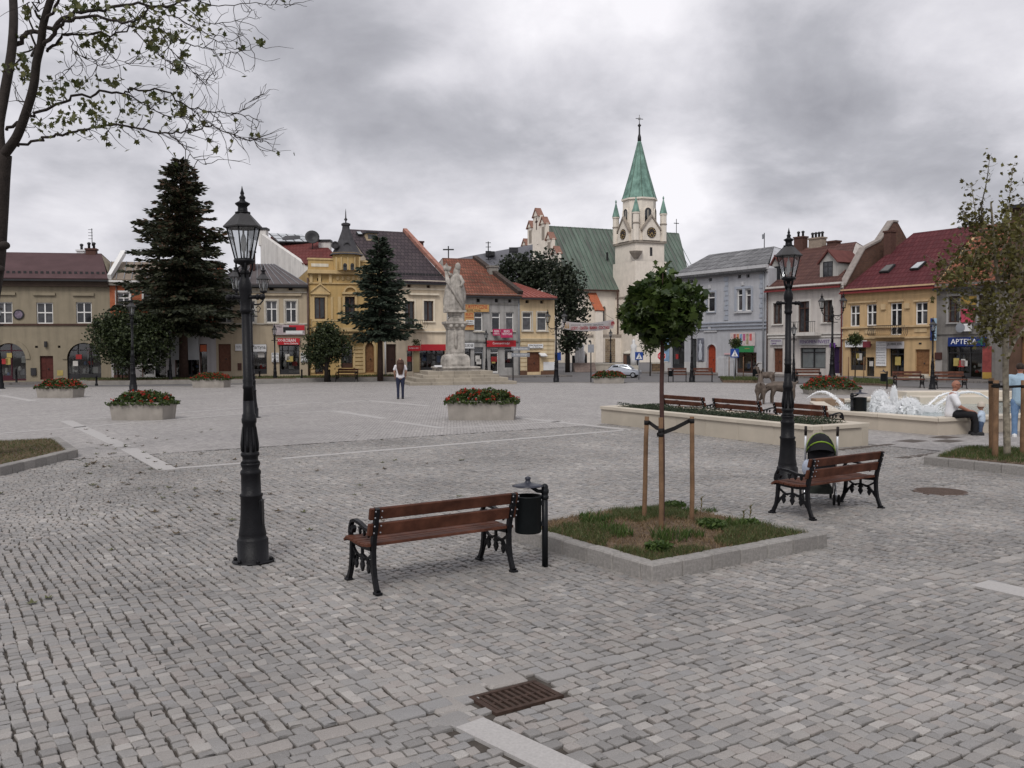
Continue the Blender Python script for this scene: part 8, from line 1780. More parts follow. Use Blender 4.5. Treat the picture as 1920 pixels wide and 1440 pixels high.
# TREES
BARK_D = mat('dark bark', (.030, .024, .021), .9, .35, 5, .7, 22)
BARK_B = mat('brown bark', (.060, .038, .030), .9, .3, 5, .7, 22)
BARK_P = mat('plane bark', (.12, .105, .082), .85, .45, 7, .4, 14, col2=(.22, .195, .15))
def star_leaves(name, P, size, m, parent, up=.4, droop=.3, pts=None):
 """five-lobed leaves, one per point, slightly cupped"""
 n = len(P); a, b = rand_frames(n, up); a[:, 2] -= droop; a /= np.linalg.norm(a, axis=1)[:, None]; b -= a * (a * b).sum(1)[:, None]; b /= np.linalg.norm(b, axis=1)[:, None]; c = np.cross(a, b)
 out = pts or [(-.42, 0), (-.20, .30), (-.12, .52), (.06, .26), (.32, .36), (.28, .14), (.62, 0), (.28, -.14), (.32, -.36), (.06, -.26), (-.12, -.52), (-.20, -.30)]
 s = size * RNG.uniform(.65, 1.3, n)[:, None]; cup = RNG.uniform(-.25, .35, n)[:, None]
 V = np.stack([P + a * s * x + b * s * y + c * s * (abs(y) * cup + .0) for x, y in out], 1).reshape(-1, 3); k = len(out)
 F = np.arange(n)[:, None] * k + np.arange(k)[None]; o = link(name, np_mesh(name, V, F, m), parent); o['kind'] = 'stuff'; return o
def smooth_path(pts, n=4):
 pts = [Vector(p) for p in pts]; out = []
 for i in range(len(pts) - 1):
  p0, p1, p2, p3 = pts[max(i - 1, 0)], pts[i], pts[i + 1], pts[min(i + 2, len(pts) - 1)]
  for k in range(n):
   t = k / n; out.append(.5 * ((2 * p1) + (p2 - p0) * t + (2 * p0 - 5 * p1 + 4 * p2 - p3) * t * t + (3 * p1 - p0 - 3 * p2 + p3) * t ** 3))
 out.append(pts[-1]); return out
def bare_tree():
 """big thin-leaved tree at the left edge, its limbs reaching over the square"""
 base = G(-46, 862, .1); Y0 = base.y; e = empty('maple_tree', (base.x, base.y, 0), 0, 'big dark half-bare maple with long drooping limbs at the left edge', 'tree'); o = Vector((base.x, base.y, 0))
 ZT = zoom(0, 0, 3.4286); K = Y0 / FOCAL / 3.4286; rg = random.Random(11)
 def pth(pts, d0, d1): n = len(pts); return [PD(*ZT(x, y), Y0 + d0 + (d1 - d0) * i / (n - 1)) - o for i, (x, y) in enumerate(pts)]
 tr = [Vector((0, 0, -.05)), PD(-44, 700, Y0) - o, PD(-30, 600, Y0) - o, PD(-12, 500, Y0) - o, PD(-4, 420, Y0) - o, PD(3, 330, Y0) - o, PD(8, 290, Y0) - o]
 m = MB().tube(smooth_path(tr), np.linspace(.24, .13, len(smooth_path(tr))).tolist(), 14, BARK_D);
 for z, x in ((460, 8), (505, -2)): p = PD(x, z, Y0 - .1) - o; m.ball(p, .10, BARK_D, 9, 7, (1, 1, .8))
 m.build('trunk', e)
 LIMBS = [([(10, 1000), (-8, 820), (25, 620), (72, 350), (88, 120), (80, -80), (70, -260)], 34, 24, 0, .8), ([(10, 1010), (60, 950), (112, 870), (165, 730), (215, 560), (235, 400), (262, 290), (280, 150), (335, -30), (400, -200)], 32, 20, 0, -1.0)]
 BR = [([(118, 940), (230, 897), (340, 880), (480, 850), (600, 818), (740, 803), (860, 820), (960, 845), (1100, 855), (1220, 838), (1340, 810), (1420, 835), (1520, 875), (1620, 905), (1700, 900)], 9, 2, -.1, -1.6, 1),
   ([(1070, 855), (1130, 890), (1200, 960), (1260, 1020), (1310, 1050)], 4, 1.2, -1.0, -1.3, 1),
   ([(35, 835), (130, 772), (205, 740), (330, 690), (480, 630), (640, 592), (780, 597), (860, 580), (1050, 582), (1130, 640), (1220, 690), (1340, 715), (1480, 725), (1600, 745), (1690, 790)], 11, 2, .1, .9, 1),
   ([(800, 600), (900, 650), (980, 700), (1080, 745), (1180, 750), (1240, 780), (1340, 778)], 5, 1.4, .5, .2, 1), ([(1340, 715), (1400, 770), (1440, 830), (1540, 880), (1640, 900)], 3.5, 1.2, .7, .3, 1), ([(1480, 725), (1560, 700), (1640, 630)], 2.5, 1, .8, 1.0, 0),
   ([(110, 280), (190, 212), (300, 185), (440, 110), (560, 75), (700, 45), (900, 20), (1060, 40), (1160, 5), (1300, -40)], 17, 5, .5, 1.2, 1), ([(285, 290), (340, 210), (420, 140), (540, 100), (700, 122), (840, 150), (900, 108), (960, 50)], 13, 4, -.7, -1.2, 1),
   ([(295, 325), (370, 262), (440, 225), (600, 216), (720, 215), (830, 185), (890, 120)], 9, 4, -.6, -.2, 1), ([(870, 178), (1000, 185), (1100, 220), (1170, 270), (1240, 290), (1340, 310), (1420, 345), (1560, 330), (1650, 295)], 5, 1.4, .2, -.4, 1),
   ([(950, 50), (1080, 90), (1200, 150), (1300, 200), (1400, 270), (1500, 310), (1570, 330)], 5, 1.4, .8, 1.4, 1), ([(860, 185), (930, 270), (1020, 350), (1110, 420), (1150, 480)], 4, 1.2, -.2, -1.2, 1), ([(1030, 205), (1090, 310), (1180, 400), (1260, 480), (1310, 510), (1380, 495)], 3.6, 1.2, .3, 1.2, 0),
   ([(1150, 15), (1270, 100), (1360, 160), (1460, 140), (1560, 110), (1630, 60)], 4, 1.2, 1.2, 2.0, 1), ([(450, 250), (480, 340), (560, 380), (660, 430)], 3.5, 1.2, -.5, -1.0, 0), ([(640, 225), (690, 330), (780, 400), (880, 410)], 3.5, 1.2, -.4, .6, 1),
   ([(205, 360), (210, 250), (195, 130), (180, 0)], 8, 4, -.6, -.4, 1), ([(265, 150), (235, 60), (235, -40)], 8, 5, -.8, -1.0, 0), ([(300, 130), (370, 10), (440, -60)], 10, 6, -.9, -1.4, 1), ([(90, 430), (170, 350), (262, 285)], 6, 5, .3, -.7, 1), ([(190, 640), (110, 645), (20, 640)], 3.5, 1.2, -.3, .4, 0), ([(190, 890), (172, 830), (195, 790)], 2.5, 1, -.3, -.5, 0), ([(1200, -30), (1400, 40), (1600, 20), (1780, 40), (1860, 30)], 4, 1.2, 1.0, 1.6, 1), ([(350, 525), (400, 460), (470, 425)], 2.5, 1, .3, .2, 1)]
 for pts, r0, r1, d0, d1 in LIMBS:
  q = smooth_path(pth(pts, d0, d1)); MB().tube(q, [K * (r0 + (r1 - r0) * i / (len(q) - 1)) for i in range(len(q))], 10, BARK_D).build('limb', e)
 LP = []; tw = MB()
 for pts, r0, r1, d0, d1, lf in BR:
  q = smooth_path(pth(pts, d0, d1)); q = [p + Vector((rg.gauss(0, .012), rg.gauss(0, .05), rg.gauss(0, .012))) for p in q]; MB().tube(q, [K * (r0 + (r1 - r0) * i / (len(q) - 1)) for i in range(len(q))], 7, BARK_D).build('branch', e)
  for i in range(3, len(q)):
   tip = i / len(q); nx = ZT(0, 0)
   for rep in range(2):
    if rg.random() > (.36 if lf else .6) * (1.25 if q[i].x > 2.6 else .7): continue
    d = (q[i] - q[i - 1]).normalized(); v = (d * .7 + Vector((rg.gauss(0, .5), rg.gauss(0, .5), rg.gauss(-.05, .55)))).normalized(); p = q[i].copy(); t = [p.copy()]; L = rg.uniform(.25, .75) * (1.2 if tip > .6 else 1)
    for s in range(6): v = (v + Vector((rg.gauss(0, .28), rg.gauss(0, .28), rg.gauss(.05, .28)))).normalized(); p = p + v * L / 6; t.append(p.copy())
    tw.tube(t, [.0075, .0065, .006, .005, .0045, .004, .003], 4, BARK_D, True, False)
    if rg.random() < .35:
     p2 = t[3].copy(); v2 = (v + Vector((rg.gauss(0, .8), rg.gauss(0, .8), rg.gauss(0, .8)))).normalized(); tw.tube([p2, p2 + v2 * L * .25, p2 + v2 * L * .4 + Vector((0, 0, .05))], [.0045, .004, .003], 4, BARK_D, True, False)
    bare = q[i].x > 3.9 and rg.random() < .72
    if lf and not bare:
     for s in t[2:]:
      for _ in range(rg.choice((0, 0, 0, 1, 1))): LP.append(s + Vector((rg.gauss(0, .06), rg.gauss(0, .06), rg.gauss(-.03, .06))))
 tw.build('twigs', e)['kind'] = 'stuff'
 for cx, cy, sx, sy, n, d in ((560, 690, 90, 60, 60, -.6), (420, 760, 90, 60, 50, -.5), (650, 770, 60, 50, 50, -.8), (330, 590, 80, 70, 60, .1), (520, 540, 60, 50, 36, .3), (720, 520, 70, 30, 36, .4), (160, 490, 40, 40, 40, .2), (580, 260, 90, 40, 50, -.6), (700, 290, 60, 40, 30, -.3), (980, 120, 60, 60, 40, .3), (1000, 230, 60, 70, 30, .1), (1140, 440, 30, 40, 30, -.9), (1270, 60, 60, 40, 40, 1.1), (990, 640, 40, 60, 32, .5), (850, 710, 50, 40, 26, -.2), (480, 50, 90, 30, 40, -1), (640, 40, 70, 30, 40, .8), (140, 370, 30, 40, 30, 0), (1120, 240, 50, 30, 24, .1), (1180, 350, 40, 30, 20, .5), (990, 310, 30, 20, 16, -.8), (60, 420, 40, 40, 16, 0), (160, 60, 30, 60, 24, -.6), (1160, 730, 40, 25, 18, .3), (1660, 270, 40, 20, 14, -.3)):
  for _ in range(int(n * .75)): LP.append(PD(*ZT(rg.gauss(cx, sx * .6), rg.gauss(cy, sy * .6)), Y0 + d + rg.gauss(0, .3)) - o)
 star_leaves('leaves', np.array(LP), .112, leaf_mat('thin maple leaf', (.040, .052, .012), (.115, .115, .035), .35), e)
bare_tree()
def round_maple():
 b = G(1241, 992, .12); Y = b.y; e = empty('round_maple', (b.x, Y, 0), 0, 'young maple with dense round dark green crown on a thin trunk between stakes', 'tree'); k = Y / FOCAL
 c = PD(1243, 578, Y); top = c.z; m = MB(); pts = [(0, 0, .10), (.006, 0, .9), (-.004, 0, 1.6), (.004, 0, c.z - .35), (0, 0, c.z)]
 m.tube(smooth_path(pts), np.linspace(.030, .020, len(smooth_path(pts))).tolist(), 10, mat('maple bark', (.060, .030, .026), .8, .25, 9, .4, 30)); m.build('trunk', e); rg = random.Random(4); br = MB()
 for i in range(16):
  a = i * 2.4; el = rg.uniform(.0, 1.1); d = Vector((math.cos(a) * math.cos(el), math.sin(a) * math.cos(el), math.sin(el))); p0 = Vector((0, 0, c.z - .28 + .02 * i)); br.tube([p0, p0 + d * .2 + Vector((0, 0, .02)), p0 + d * .40], [.010, .007, .004], 6, BARK_B)
 br.build('branches', e)
 n = 2300; d = RNG.normal(size=(n, 3)); d /= np.linalg.norm(d, axis=1)[:, None]; r = RNG.random(n) ** .33; az = np.arctan2(d[:, 1], d[:, 0]); lump = 1 + .10 * np.sin(az * 3 + d[:, 2] * 4) + .08 * np.sin(az * 5 - d[:, 2] * 7) + .06 * np.sin(az * 9 + d[:, 2] * 12)
 R3 = np.array([76 * k, 78 * k, 63 * k]); P = d * (r * lump)[:, None] * R3 + np.array([0, 0, c.z - .02]); low = P[:, 2] < c.z - .26; P[low, 0] *= .80
 star_leaves('crown', P, .105, leaf_mat('maple leaf dark', (.020, .038, .009), (.072, .108, .024), .3, .45), e, .5, .35)
 t = MB().tube([(0, 0, c.z + .3), (.01, 0, c.z + .42)], .006, 5, BARK_B); t.build('leader', e); star_leaves('top_leaves', np.array([(0.0, 0, c.z + .42)]) + RNG.normal(0, .05, (14, 3)), .10, leaf_mat('maple leaf dark', (.018, .034, .008), (.065, .098, .022)), e)
round_maple()
def plane_tree():
 b = G(1889, 862, .12); Y = b.y; e = empty('plane_tree', (b.x, Y, 0), 0, 'young plane tree with mottled pale trunk and sparse olive leaves at the right edge', 'tree'); o = Vector((b.x, Y, 0)); rg = random.Random(9)
 def W(px, py, dy=0.0): return PD(px, py, Y + dy) - o
 st = [[(1889, 862), (1886, 740), (1884, 640), (1876, 560), (1868, 500), (1862, 430), (1858, 380)], [(1884, 640), (1900, 570), (1915, 520), (1935, 450), (1945, 360)], [(1884, 680), (1902, 640), (1918, 620), (1930, 600)]]
 for i, s in enumerate(st):
  q = smooth_path([W(x, y, .25 * i * j / len(s)) if (i or j) else Vector((0, 0, .08)) for j, (x, y) in enumerate(s)]); MB().tube(q, np.linspace(.060 if i == 0 else .038, .014, len(q)).tolist(), 10, BARK_P).build('trunk' if i == 0 else 'limb', e)
 BR = [[(1876, 560), (1850, 545), (1822, 535), (1795, 520)], [(1868, 510), (1840, 480), (1810, 470), (1770, 505)], [(1862, 440), (1840, 400), (1850, 340), (1856, 292)], [(1862, 450), (1835, 430), (1828, 390), (1822, 350)], [(1880, 600), (1850, 580), (1815, 575), (1780, 555)], [(1870, 490), (1890, 440), (1892, 380), (1900, 310)], [(1884, 620), (1910, 560), (1918, 500)], [(1862, 430), (1830, 430), (1812, 412), (1808, 395)], [(1900, 570), (1880, 520), (1895, 460)], [(1915, 520), (1905, 470), (1920, 400), (1925, 330)], [(1868, 520), (1900, 510), (1930, 480)], [(1876, 575), (1845, 610), (1828, 640)], [(1886, 650), (1860, 620), (1840, 570)], [(1862, 480), (1820, 500), (1790, 485), (1765, 520)]]
 LP = []; tw = MB()
 for pts in BR:
  dy = rg.uniform(-.7, .7); n = len(pts); q = smooth_path([W(x, y, dy * j / n) for j, (x, y) in enumerate(pts)]); MB().tube(q, np.linspace(.016, .004, len(q)).tolist(), 7, BARK_P).build('branch', e)
  for i in range(2, len(q)):
   for _ in range(3):
    v = Vector((rg.gauss(0, 1), rg.gauss(0, 1), rg.gauss(.15, .7))).normalized(); L = rg.uniform(.10, .42) * (1 if q[i].z < 4.2 else .35); t = [q[i], q[i] + v * L * .5, q[i] + v * L + Vector((0, 0, .03))]; tw.tube(t, [.004, .003, .002], 4, BARK_P, True, False)
    for s in t[1:]:
     for _ in range(rg.choice((1, 2, 3, 3) if q[i].z < 4.3 else (0, 1, 2))): LP.append(s + Vector((rg.gauss(0, .05), rg.gauss(0, .05), rg.gauss(0, .05))))
 tw.build('twigs', e)['kind'] = 'stuff'
 for cx, cy, sx, sy, n in ((1830, 500, 50, 35, 300), (1870, 450, 45, 40, 300), (1900, 560, 30, 60, 260), (1900, 420, 30, 50, 260), (1850, 590, 40, 35, 200), (1790, 525, 28, 22, 130), (1880, 620, 30, 30, 110), (1930, 500, 25, 60, 160)):
  for _ in range(n): LP.append(W(rg.gauss(cx, sx * .62), rg.gauss(cy, sy * .62), rg.gauss(0, .55)))
 star_leaves('leaves', np.array(LP), .078, leaf_mat('plane leaf', (.050, .042, .012), (.140, .130, .034), .35), e)
plane_tree()
def spruce(px, pyb, pyt, hw, label, seed, yb0, brown=.0):
 b = G(px, pyb); Y = b.y; H = PD(px, pyt, Y).z; e = empty('spruce_tree', (b.x, Y, 0), 0, label, 'tree', 'spruces along the far street'); rg = np.random.default_rng(seed); Rm = hw * Y / FOCAL; z0 = PD(px, yb0, Y).z
 m = MB().tube([(0, 0, 0), (.02, 0, H * .3), (0, .02, H * .7), (0, 0, H)], [.30 * H / 14, .24 * H / 14, .10 * H / 14, .02], 10, BARK_B); m.build('trunk', e)
 V = []; NB = int(46 * H / 12) * 7; br = MB(); PT = []; DR = []; SZ = []
 for i in range(NB):
  f = (i + rg.random()) / NB; z = z0 + (H - z0) * f; a = rg.uniform(0, 2 * math.pi); L = Rm * (1 - f) ** .66 * rg.uniform(.50, 1.12) * (1 + .14 * math.sin(a * 3 + z * 2.1)) * (1.0 if f > .12 else .72 + 2.3 * f) + .10
  dz = (-.30 + .55 * f) ; d = np.array([math.cos(a), math.sin(a), 0]); n = max(4, int(L / .13)); side = np.array([-math.sin(a), math.cos(a), 0])
  if i % 3 == 0: br.tube([(0, 0, z), tuple(d * L * .5 + np.array([0, 0, z + dz * L * .35])), tuple(d * L * .95 + np.array([0, 0, z + dz * L * .55 + .06 * L]))], [.03, .02, .008], 4, BARK_B, True, False)
  for k in range(n):
   t = (k + rg.random()) / n; p = d * L * t + np.array([0, 0, z + dz * L * t * (1 - .45 * t)]); w = .30 * L * (1 - t) * t * 2.2 + .05
   for s in range(4):
    off = rg.normal(0, w * .55); PT.append(p + side * off + np.array([0, 0, -abs(off) * .25 + rg.normal(0, .04)])); dd = d * .8 + side * np.sign(off) * .55 + np.array([0, 0, -.32 + .5 * f + rg.normal(0, .2)]); DR.append(dd / np.linalg.norm(dd)); SZ.append(rg.uniform(.26, .50) * (H / 14) ** .35)
 P = np.array(PT); D = np.array(DR); S = np.array(SZ)[:, None]; n = len(P); c = np.cross(D, rg.normal(size=(n, 3))); c /= np.linalg.norm(c, axis=1)[:, None]; b2 = np.cross(D, c)
 V = np.stack([P, P + D * S * .45 + c * S * .20 - b2 * S * .05, P + D * S, P + D * S * .45 - c * S * .20 - b2 * S * .05], 1).reshape(-1, 3); F = np.arange(n)[:, None] * 4 + np.arange(4)[None]
 gm = leaf_mat('spruce green %d' % seed, *(((.017, .022, .012), (.048, .053, .027)) if brown else ((.015, .025, .016), (.050, .066, .044))), .1, .6)
 br.build('branches', e)['kind'] = 'stuff'
 if brown:
  sel = (rg.random(n) < .22 * np.clip((P[:, 2] / H - .25) * 2.2, .1, 1)); o = link('brown_shoots', np_mesh('brown_shoots', V.reshape(n, 4, 3)[sel].reshape(-1, 3), np.arange(sel.sum())[:, None] * 4 + np.arange(4)[None], leaf_mat('spruce brown', (.05, .03, .018), (.095, .055, .03), .1, .7)), e); o['kind'] = 'stuff'
  V = V.reshape(n, 4, 3)[~sel].reshape(-1, 3); F = np.arange((~sel).sum())[:, None] * 4 + np.arange(4)[None]
 o = link('crown', np_mesh('crown', V, F, gm), e); o['kind'] = 'stuff'
spruce(345, 716.5, 300, 128, 'very tall dark spruce with brownish top before the orange house', 21, 618, .3)
spruce(713, 714.5, 445, 70, 'smaller blue-green spruce before the turret house', 22, 632)
def broadleaf(name, px, pyb, lobes, label, m, leaf, per, group=None, trunk_r=.16, Y=None, bark=BARK_D, fork=True):
 """lobes: (px, py, rx px, ry px, depth offset m)"""
 if Y is None: b = G(px, pyb); Y = b.y
 else: b = Vector((PD(px, 655, Y).x, Y, 0))
 e = empty(name, (b.x, Y, 0), 0, label, 'tree', group); k = Y / FOCAL; o = np.array([b.x, Y, 0]); Ps = []; t = MB(); zc = 0
 for (lx, ly, rx, ry, dy) in lobes:
  c = np.array(PD(lx, ly, Y)) - o; c[1] += dy; R3 = np.array([rx * k, min(rx, ry) * k * 1.0, ry * k]); n = int(per * (R3[0] * R3[2]) / leaf ** 2 * 13); d = RNG.normal(size=(n, 3)); d /= np.linalg.norm(d, axis=1)[:, None]; r = RNG.random(n) ** .42
  az = np.arctan2(d[:, 1], d[:, 0]); lump = 1 + .16 * np.sin(az * 3 + lx + d[:, 2] * 3) + .12 * np.sin(az * 6 - d[:, 2] * 8 + ly) + .08 * np.sin(az * 11 + d[:, 2] * 13); q = c + d * (r * lump)[:, None] * R3
 # leaves gather in clumps
  cl = q + RNG.normal(0, leaf * .5, q.shape); g = np.sin(q[:, 0] * 5 / max(R3[0], .3) * 1.7 + lx) + np.sin(q[:, 2] * 5 / max(R3[2], .3) * 1.9 + ly) + np.sin(q[:, 1] * 4 / max(R3[1], .3)); Ps.append(cl[g > -1.25])
  t.tube([(0, 0, max(c[2] - R3[2] * 1.3, .6)), tuple(c * .6 + np.array([0, 0, c[2] * .3])), tuple(c)], [trunk_r * .7, trunk_r * .4, trunk_r * .15], 6, bark); zc = max(zc, c[2])
 MB().tube([(0, 0, -.02), (.02, 0, zc * .4), (0, 0, zc * .9)], [trunk_r * 1.15, trunk_r, trunk_r * .5], 10, bark).build('trunk', e); t.build('limbs', e)
 sc = scatter_leaves('crown', np.concatenate(Ps), leaf, m, e, .85, .2, .25); sc['kind'] = 'stuff'; return e
LEAF_BUSH = leaf_mat('bush leaf', (.012, .020, .007), (.050, .066, .022), .2); LEAF_FAR = leaf_mat('far leaf', (.010, .016, .009), (.034, .044, .022), .15); LEAF_BALL = leaf_mat('ball leaf', (.020, .035, .010), (.085, .10, .03), .25)
broadleaf('clipped_tree', 246, 720, [(215, 640, 50, 42, 0), (282, 640, 44, 45, .1), (248, 648, 62, 52, 0), (200, 612, 34, 26, .2), (262, 605, 40, 22, 0), (230, 600, 30, 22, .1)], 'bushy wide dark green tree behind the lamp post on the far left', LEAF_BUSH, .16, 2.6, 'bushy trees along the far left street', .16)
broadleaf('clipped_tree', 612, 717, [(600, 650, 34, 34, 0), (630, 650, 30, 32, .1), (612, 640, 30, 36, 0), (610, 616, 20, 16, .1), (590, 670, 24, 22, 0)], 'smaller bushy dark green tree before the turret house', LEAF_BUSH, .14, 2.6, 'bushy trees along the far left street', .13)
broadleaf('far_tree', 985, 690, [(975, 520, 52, 44, 0), (930, 524, 34, 26, 1), (1020, 505, 40, 38, 0), (965, 496, 30, 20, 0), (1010, 560, 40, 60, 0)], 'dark spreading tree behind the worn grey house roof', LEAF_FAR, .34, 2.4, 'dark trees before the church', .28, 96)
broadleaf('far_tree', 1064, 700, [(1062, 540, 36, 44, 0), (1068, 580, 38, 42, .3), (1055, 515, 24, 22, 0), (1075, 630, 28, 24, 0), (1064, 648, 20, 16, 0)], 'tall dark tree right beside the corner house under the church roof', LEAF_FAR, .26, 2.6, 'dark trees before the church', .2, 82)
broadleaf('young_tree', 1219, 700, [(1218, 648, 17, 16, 0), (1210, 636, 12, 10, 0)], 'small light green tree behind the round maple by the stone wall', LEAF_BALL, .15, 2.2, None, .05, 70)
for px, py, cy, r, lab in ((776, 703, 644, 11.5, 'small ball-shaped tree before the red awnings of the cream house'), (1379, 706, 644, 11, 'small ball-shaped tree before the green awning shop'), (1603, 712, 637, 14, 'wide flat ball-shaped tree before the yellow house')):
 py = max(py, 709); broadleaf('ball_tree', px, py, [(px, cy, r, r * .85, 0), (px + 2, cy - 2, r * .9, r * .7, 0)], lab, LEAF_BALL, .10, 3.2, 'ball-shaped young trees on the far pavement', .035)
 g = G(px, py); e = empty('tree_stakes', g, 0, 'thin stakes round the ' + lab.split(' before ')[0].replace('small ', '').replace('wide flat ', '') + ' by ' + lab.split(' before ')[1], 'tree stakes', 'stakes of the ball-shaped trees');
 for s in (-.5, .5): MB().tube([(s, -.2, 0), (s, -.2, 1.5)], .03, 6, M_STAKE).build('stake', e)
# PEOPLE AND SCULPTED ANIMALS
def skin(name, pts, edges, m, parent, sub=2, root=0, loc=None, vox=None):
 """pts: (x,y,z,r[,r across]); tapered limbs between joints, fused into one continuous surface"""
 mb = MB(); n = 12
 for p in pts:
  rx, ry = p[3], (p[4] if len(p) > 4 else p[3]); mb.ball(p[:3], 1.0, None, 12, 8, (rx, ry, min(rx, ry)))
 for i, j in edges:
  a, b = Vector(pts[i][:3]), Vector(pts[j][:3]); d = (b - a).normalized(); up_ = abs(d.z) > .6
  ex = Vector((1, 0, 0)) if up_ else d.orthogonal().normalized()
  ex = (ex - d * ex.dot(d)).normalized(); ey = d.cross(ex); vs = []; K = 4
  for k in range(K + 1):
   t = k / K; c = a.lerp(b, t); ra = [pts[i][3] + (pts[j][3] - pts[i][3]) * t, (pts[i][4] if len(pts[i]) > 4 else pts[i][3]) * (1 - t) + (pts[j][4] if len(pts[j]) > 4 else pts[j][3]) * t]
   if not up_: ra = [min(ra)] * 2
   vs += [c + ex * ra[0] * math.cos(2 * math.pi * q / n) + ey * ra[1] * math.sin(2 * math.pi * q / n) for q in range(n)]
  fs = [(k * n + q, k * n + (q + 1) % n, (k + 1) * n + (q + 1) % n, (k + 1) * n + q) for k in range(K) for q in range(n)] + [tuple(range(n - 1, -1, -1)), tuple(K * n + q for q in range(n))]
  mb.add(vs, fs, None, True)
 o = mb.build(name, parent, m, loc); rm = o.modifiers.new('fuse', 'REMESH'); rm.mode = 'VOXEL'; rm.voxel_size = vox or (.0045 if sub == 1 else .013); rm.use_smooth_shade = True
 sm = o.modifiers.new('smooth', 'SMOOTH'); sm.factor = .5; sm.iterations = 3 if sub == 1 else 5
 return o
SKIN = mat('skin', (.36, .20, .14), .55, .08, 6); SKIN2 = mat('tanned skin', (.30, .135, .09), .5, .1, 6)
def hand(name, parent, wrist, direc, palm_n, m, curl=.5, s=1.0):
 """palm with four bent fingers and a thumb"""
 w = Vector(wrist); d = Vector(direc).normalized(); n = Vector(palm_n); n = (n - d * n.dot(d)).normalized(); b = d.cross(n); P = []; E = []
 def add(v, r): P.append((v.x, v.y, v.z, r * s)); return len(P) - 1
 a = add(w, .023); c = add(w + d * .05 * s, .026); E.append((a, c))
 for k, (off, ln) in enumerate(((-.030, .066), (-.010, .076), (.010, .072), (.029, .056))):
  p = w + d * .085 * s + b * off * s; i0 = add(p, .0105); E.append((c, i0)); q = p; dr = d.copy(); last = i0
  for j in range(3): dr = (dr + n * curl * .55).normalized(); q = q + dr * ln * s / 3; k_ = add(q, .0085 - .0008 * j); E.append((last, k_)); last = k_
 p = w + d * .03 * s - b * .036 * s; t0 = add(p, .012); E.append((a, t0)); t1 = add(p + (d * .6 - b * .55 + n * .3).normalized() * .035 * s, .010); t2 = add(p + (d * .8 - b * .35 + n * .5).normalized() * .062 * s, .0085); E += [(t0, t1), (t1, t2)]
 return skin(name, P, E, m, parent, 1, 0)
def head(parent, c, yaw, m, s=1.0, pitch=0.0, eyes=True):
 """head looking along +x turned by yaw: skull, jaw, nose, ears, eyes, mouth"""
 e = MB(); q = Matrix.Rotation(yaw, 3, 'Z') @ Matrix.Rotation(pitch, 3, 'Y'); c = Vector(c); vs = []; nu, nv = 24, 18
 for j in range(nv + 1):
  th = math.pi * j / nv; z = math.cos(th)
  for i in range(nu):
   ph = 2 * math.pi * i / nu; x, y = math.sin(th) * math.cos(ph), math.sin(th) * math.sin(ph); X = x * .098; Yy = y * .076; Z = z * .118
   if z < -.1: k = 1 - .30 * (-z - .1); Yy *= k; X = X * (1 - .10 * (-z)) + .012 * (-z)
   if x < 0 and z > -.4: X *= 1.04
   f = max(0, math.cos(ph)) ** 18
   if -.42 < z < .12: X += .026 * f * math.sin(th) * (1 - abs(z + .2) / .34 if z > -.2 else max(0, 1 - (-.2 - z) / .12))
   if .05 < z < .25 and .28 < abs(y) < .6 and x > .5: X -= .008
   if -.62 < z < -.5 and x > .7: X += .004
   vs.append(c + q @ (Vector((X, Yy, Z)) * s))
 e.add(vs, [(j * nu + i, (j + 1) * nu + i, (j + 1) * nu + (i + 1) % nu, j * nu + (i + 1) % nu) for j in range(nv) for i in range(nu)], m, True)
 for sg in (-1, 1): e.ball(c + q @ (Vector((-.008, sg * .078, -.005)) * s), .026 * s, m, 8, 6, (.8, .45, 1.2))
 o = e.build('head', parent)
 if eyes:
  f = MB()
  for sg in (-1, 1): f.ball(c + q @ (Vector((.081, sg * .030, .014)) * s), .011 * s, mat('eye', (.05, .04, .035), .3), 7, 5); f.ball(c + q @ (Vector((.082, sg * .030, .034)) * s), .014 * s, mat('brow', (.06, .04, .03), .9), 7, 5, (.5, 1.3, .3))
  f.ball(c + q @ (Vector((.085, 0, -.060)) * s), .017 * s, mat('lips', (.26, .10, .085), .5), 8, 5, (.4, 1.3, .3)); f.build('face', o)
 return o
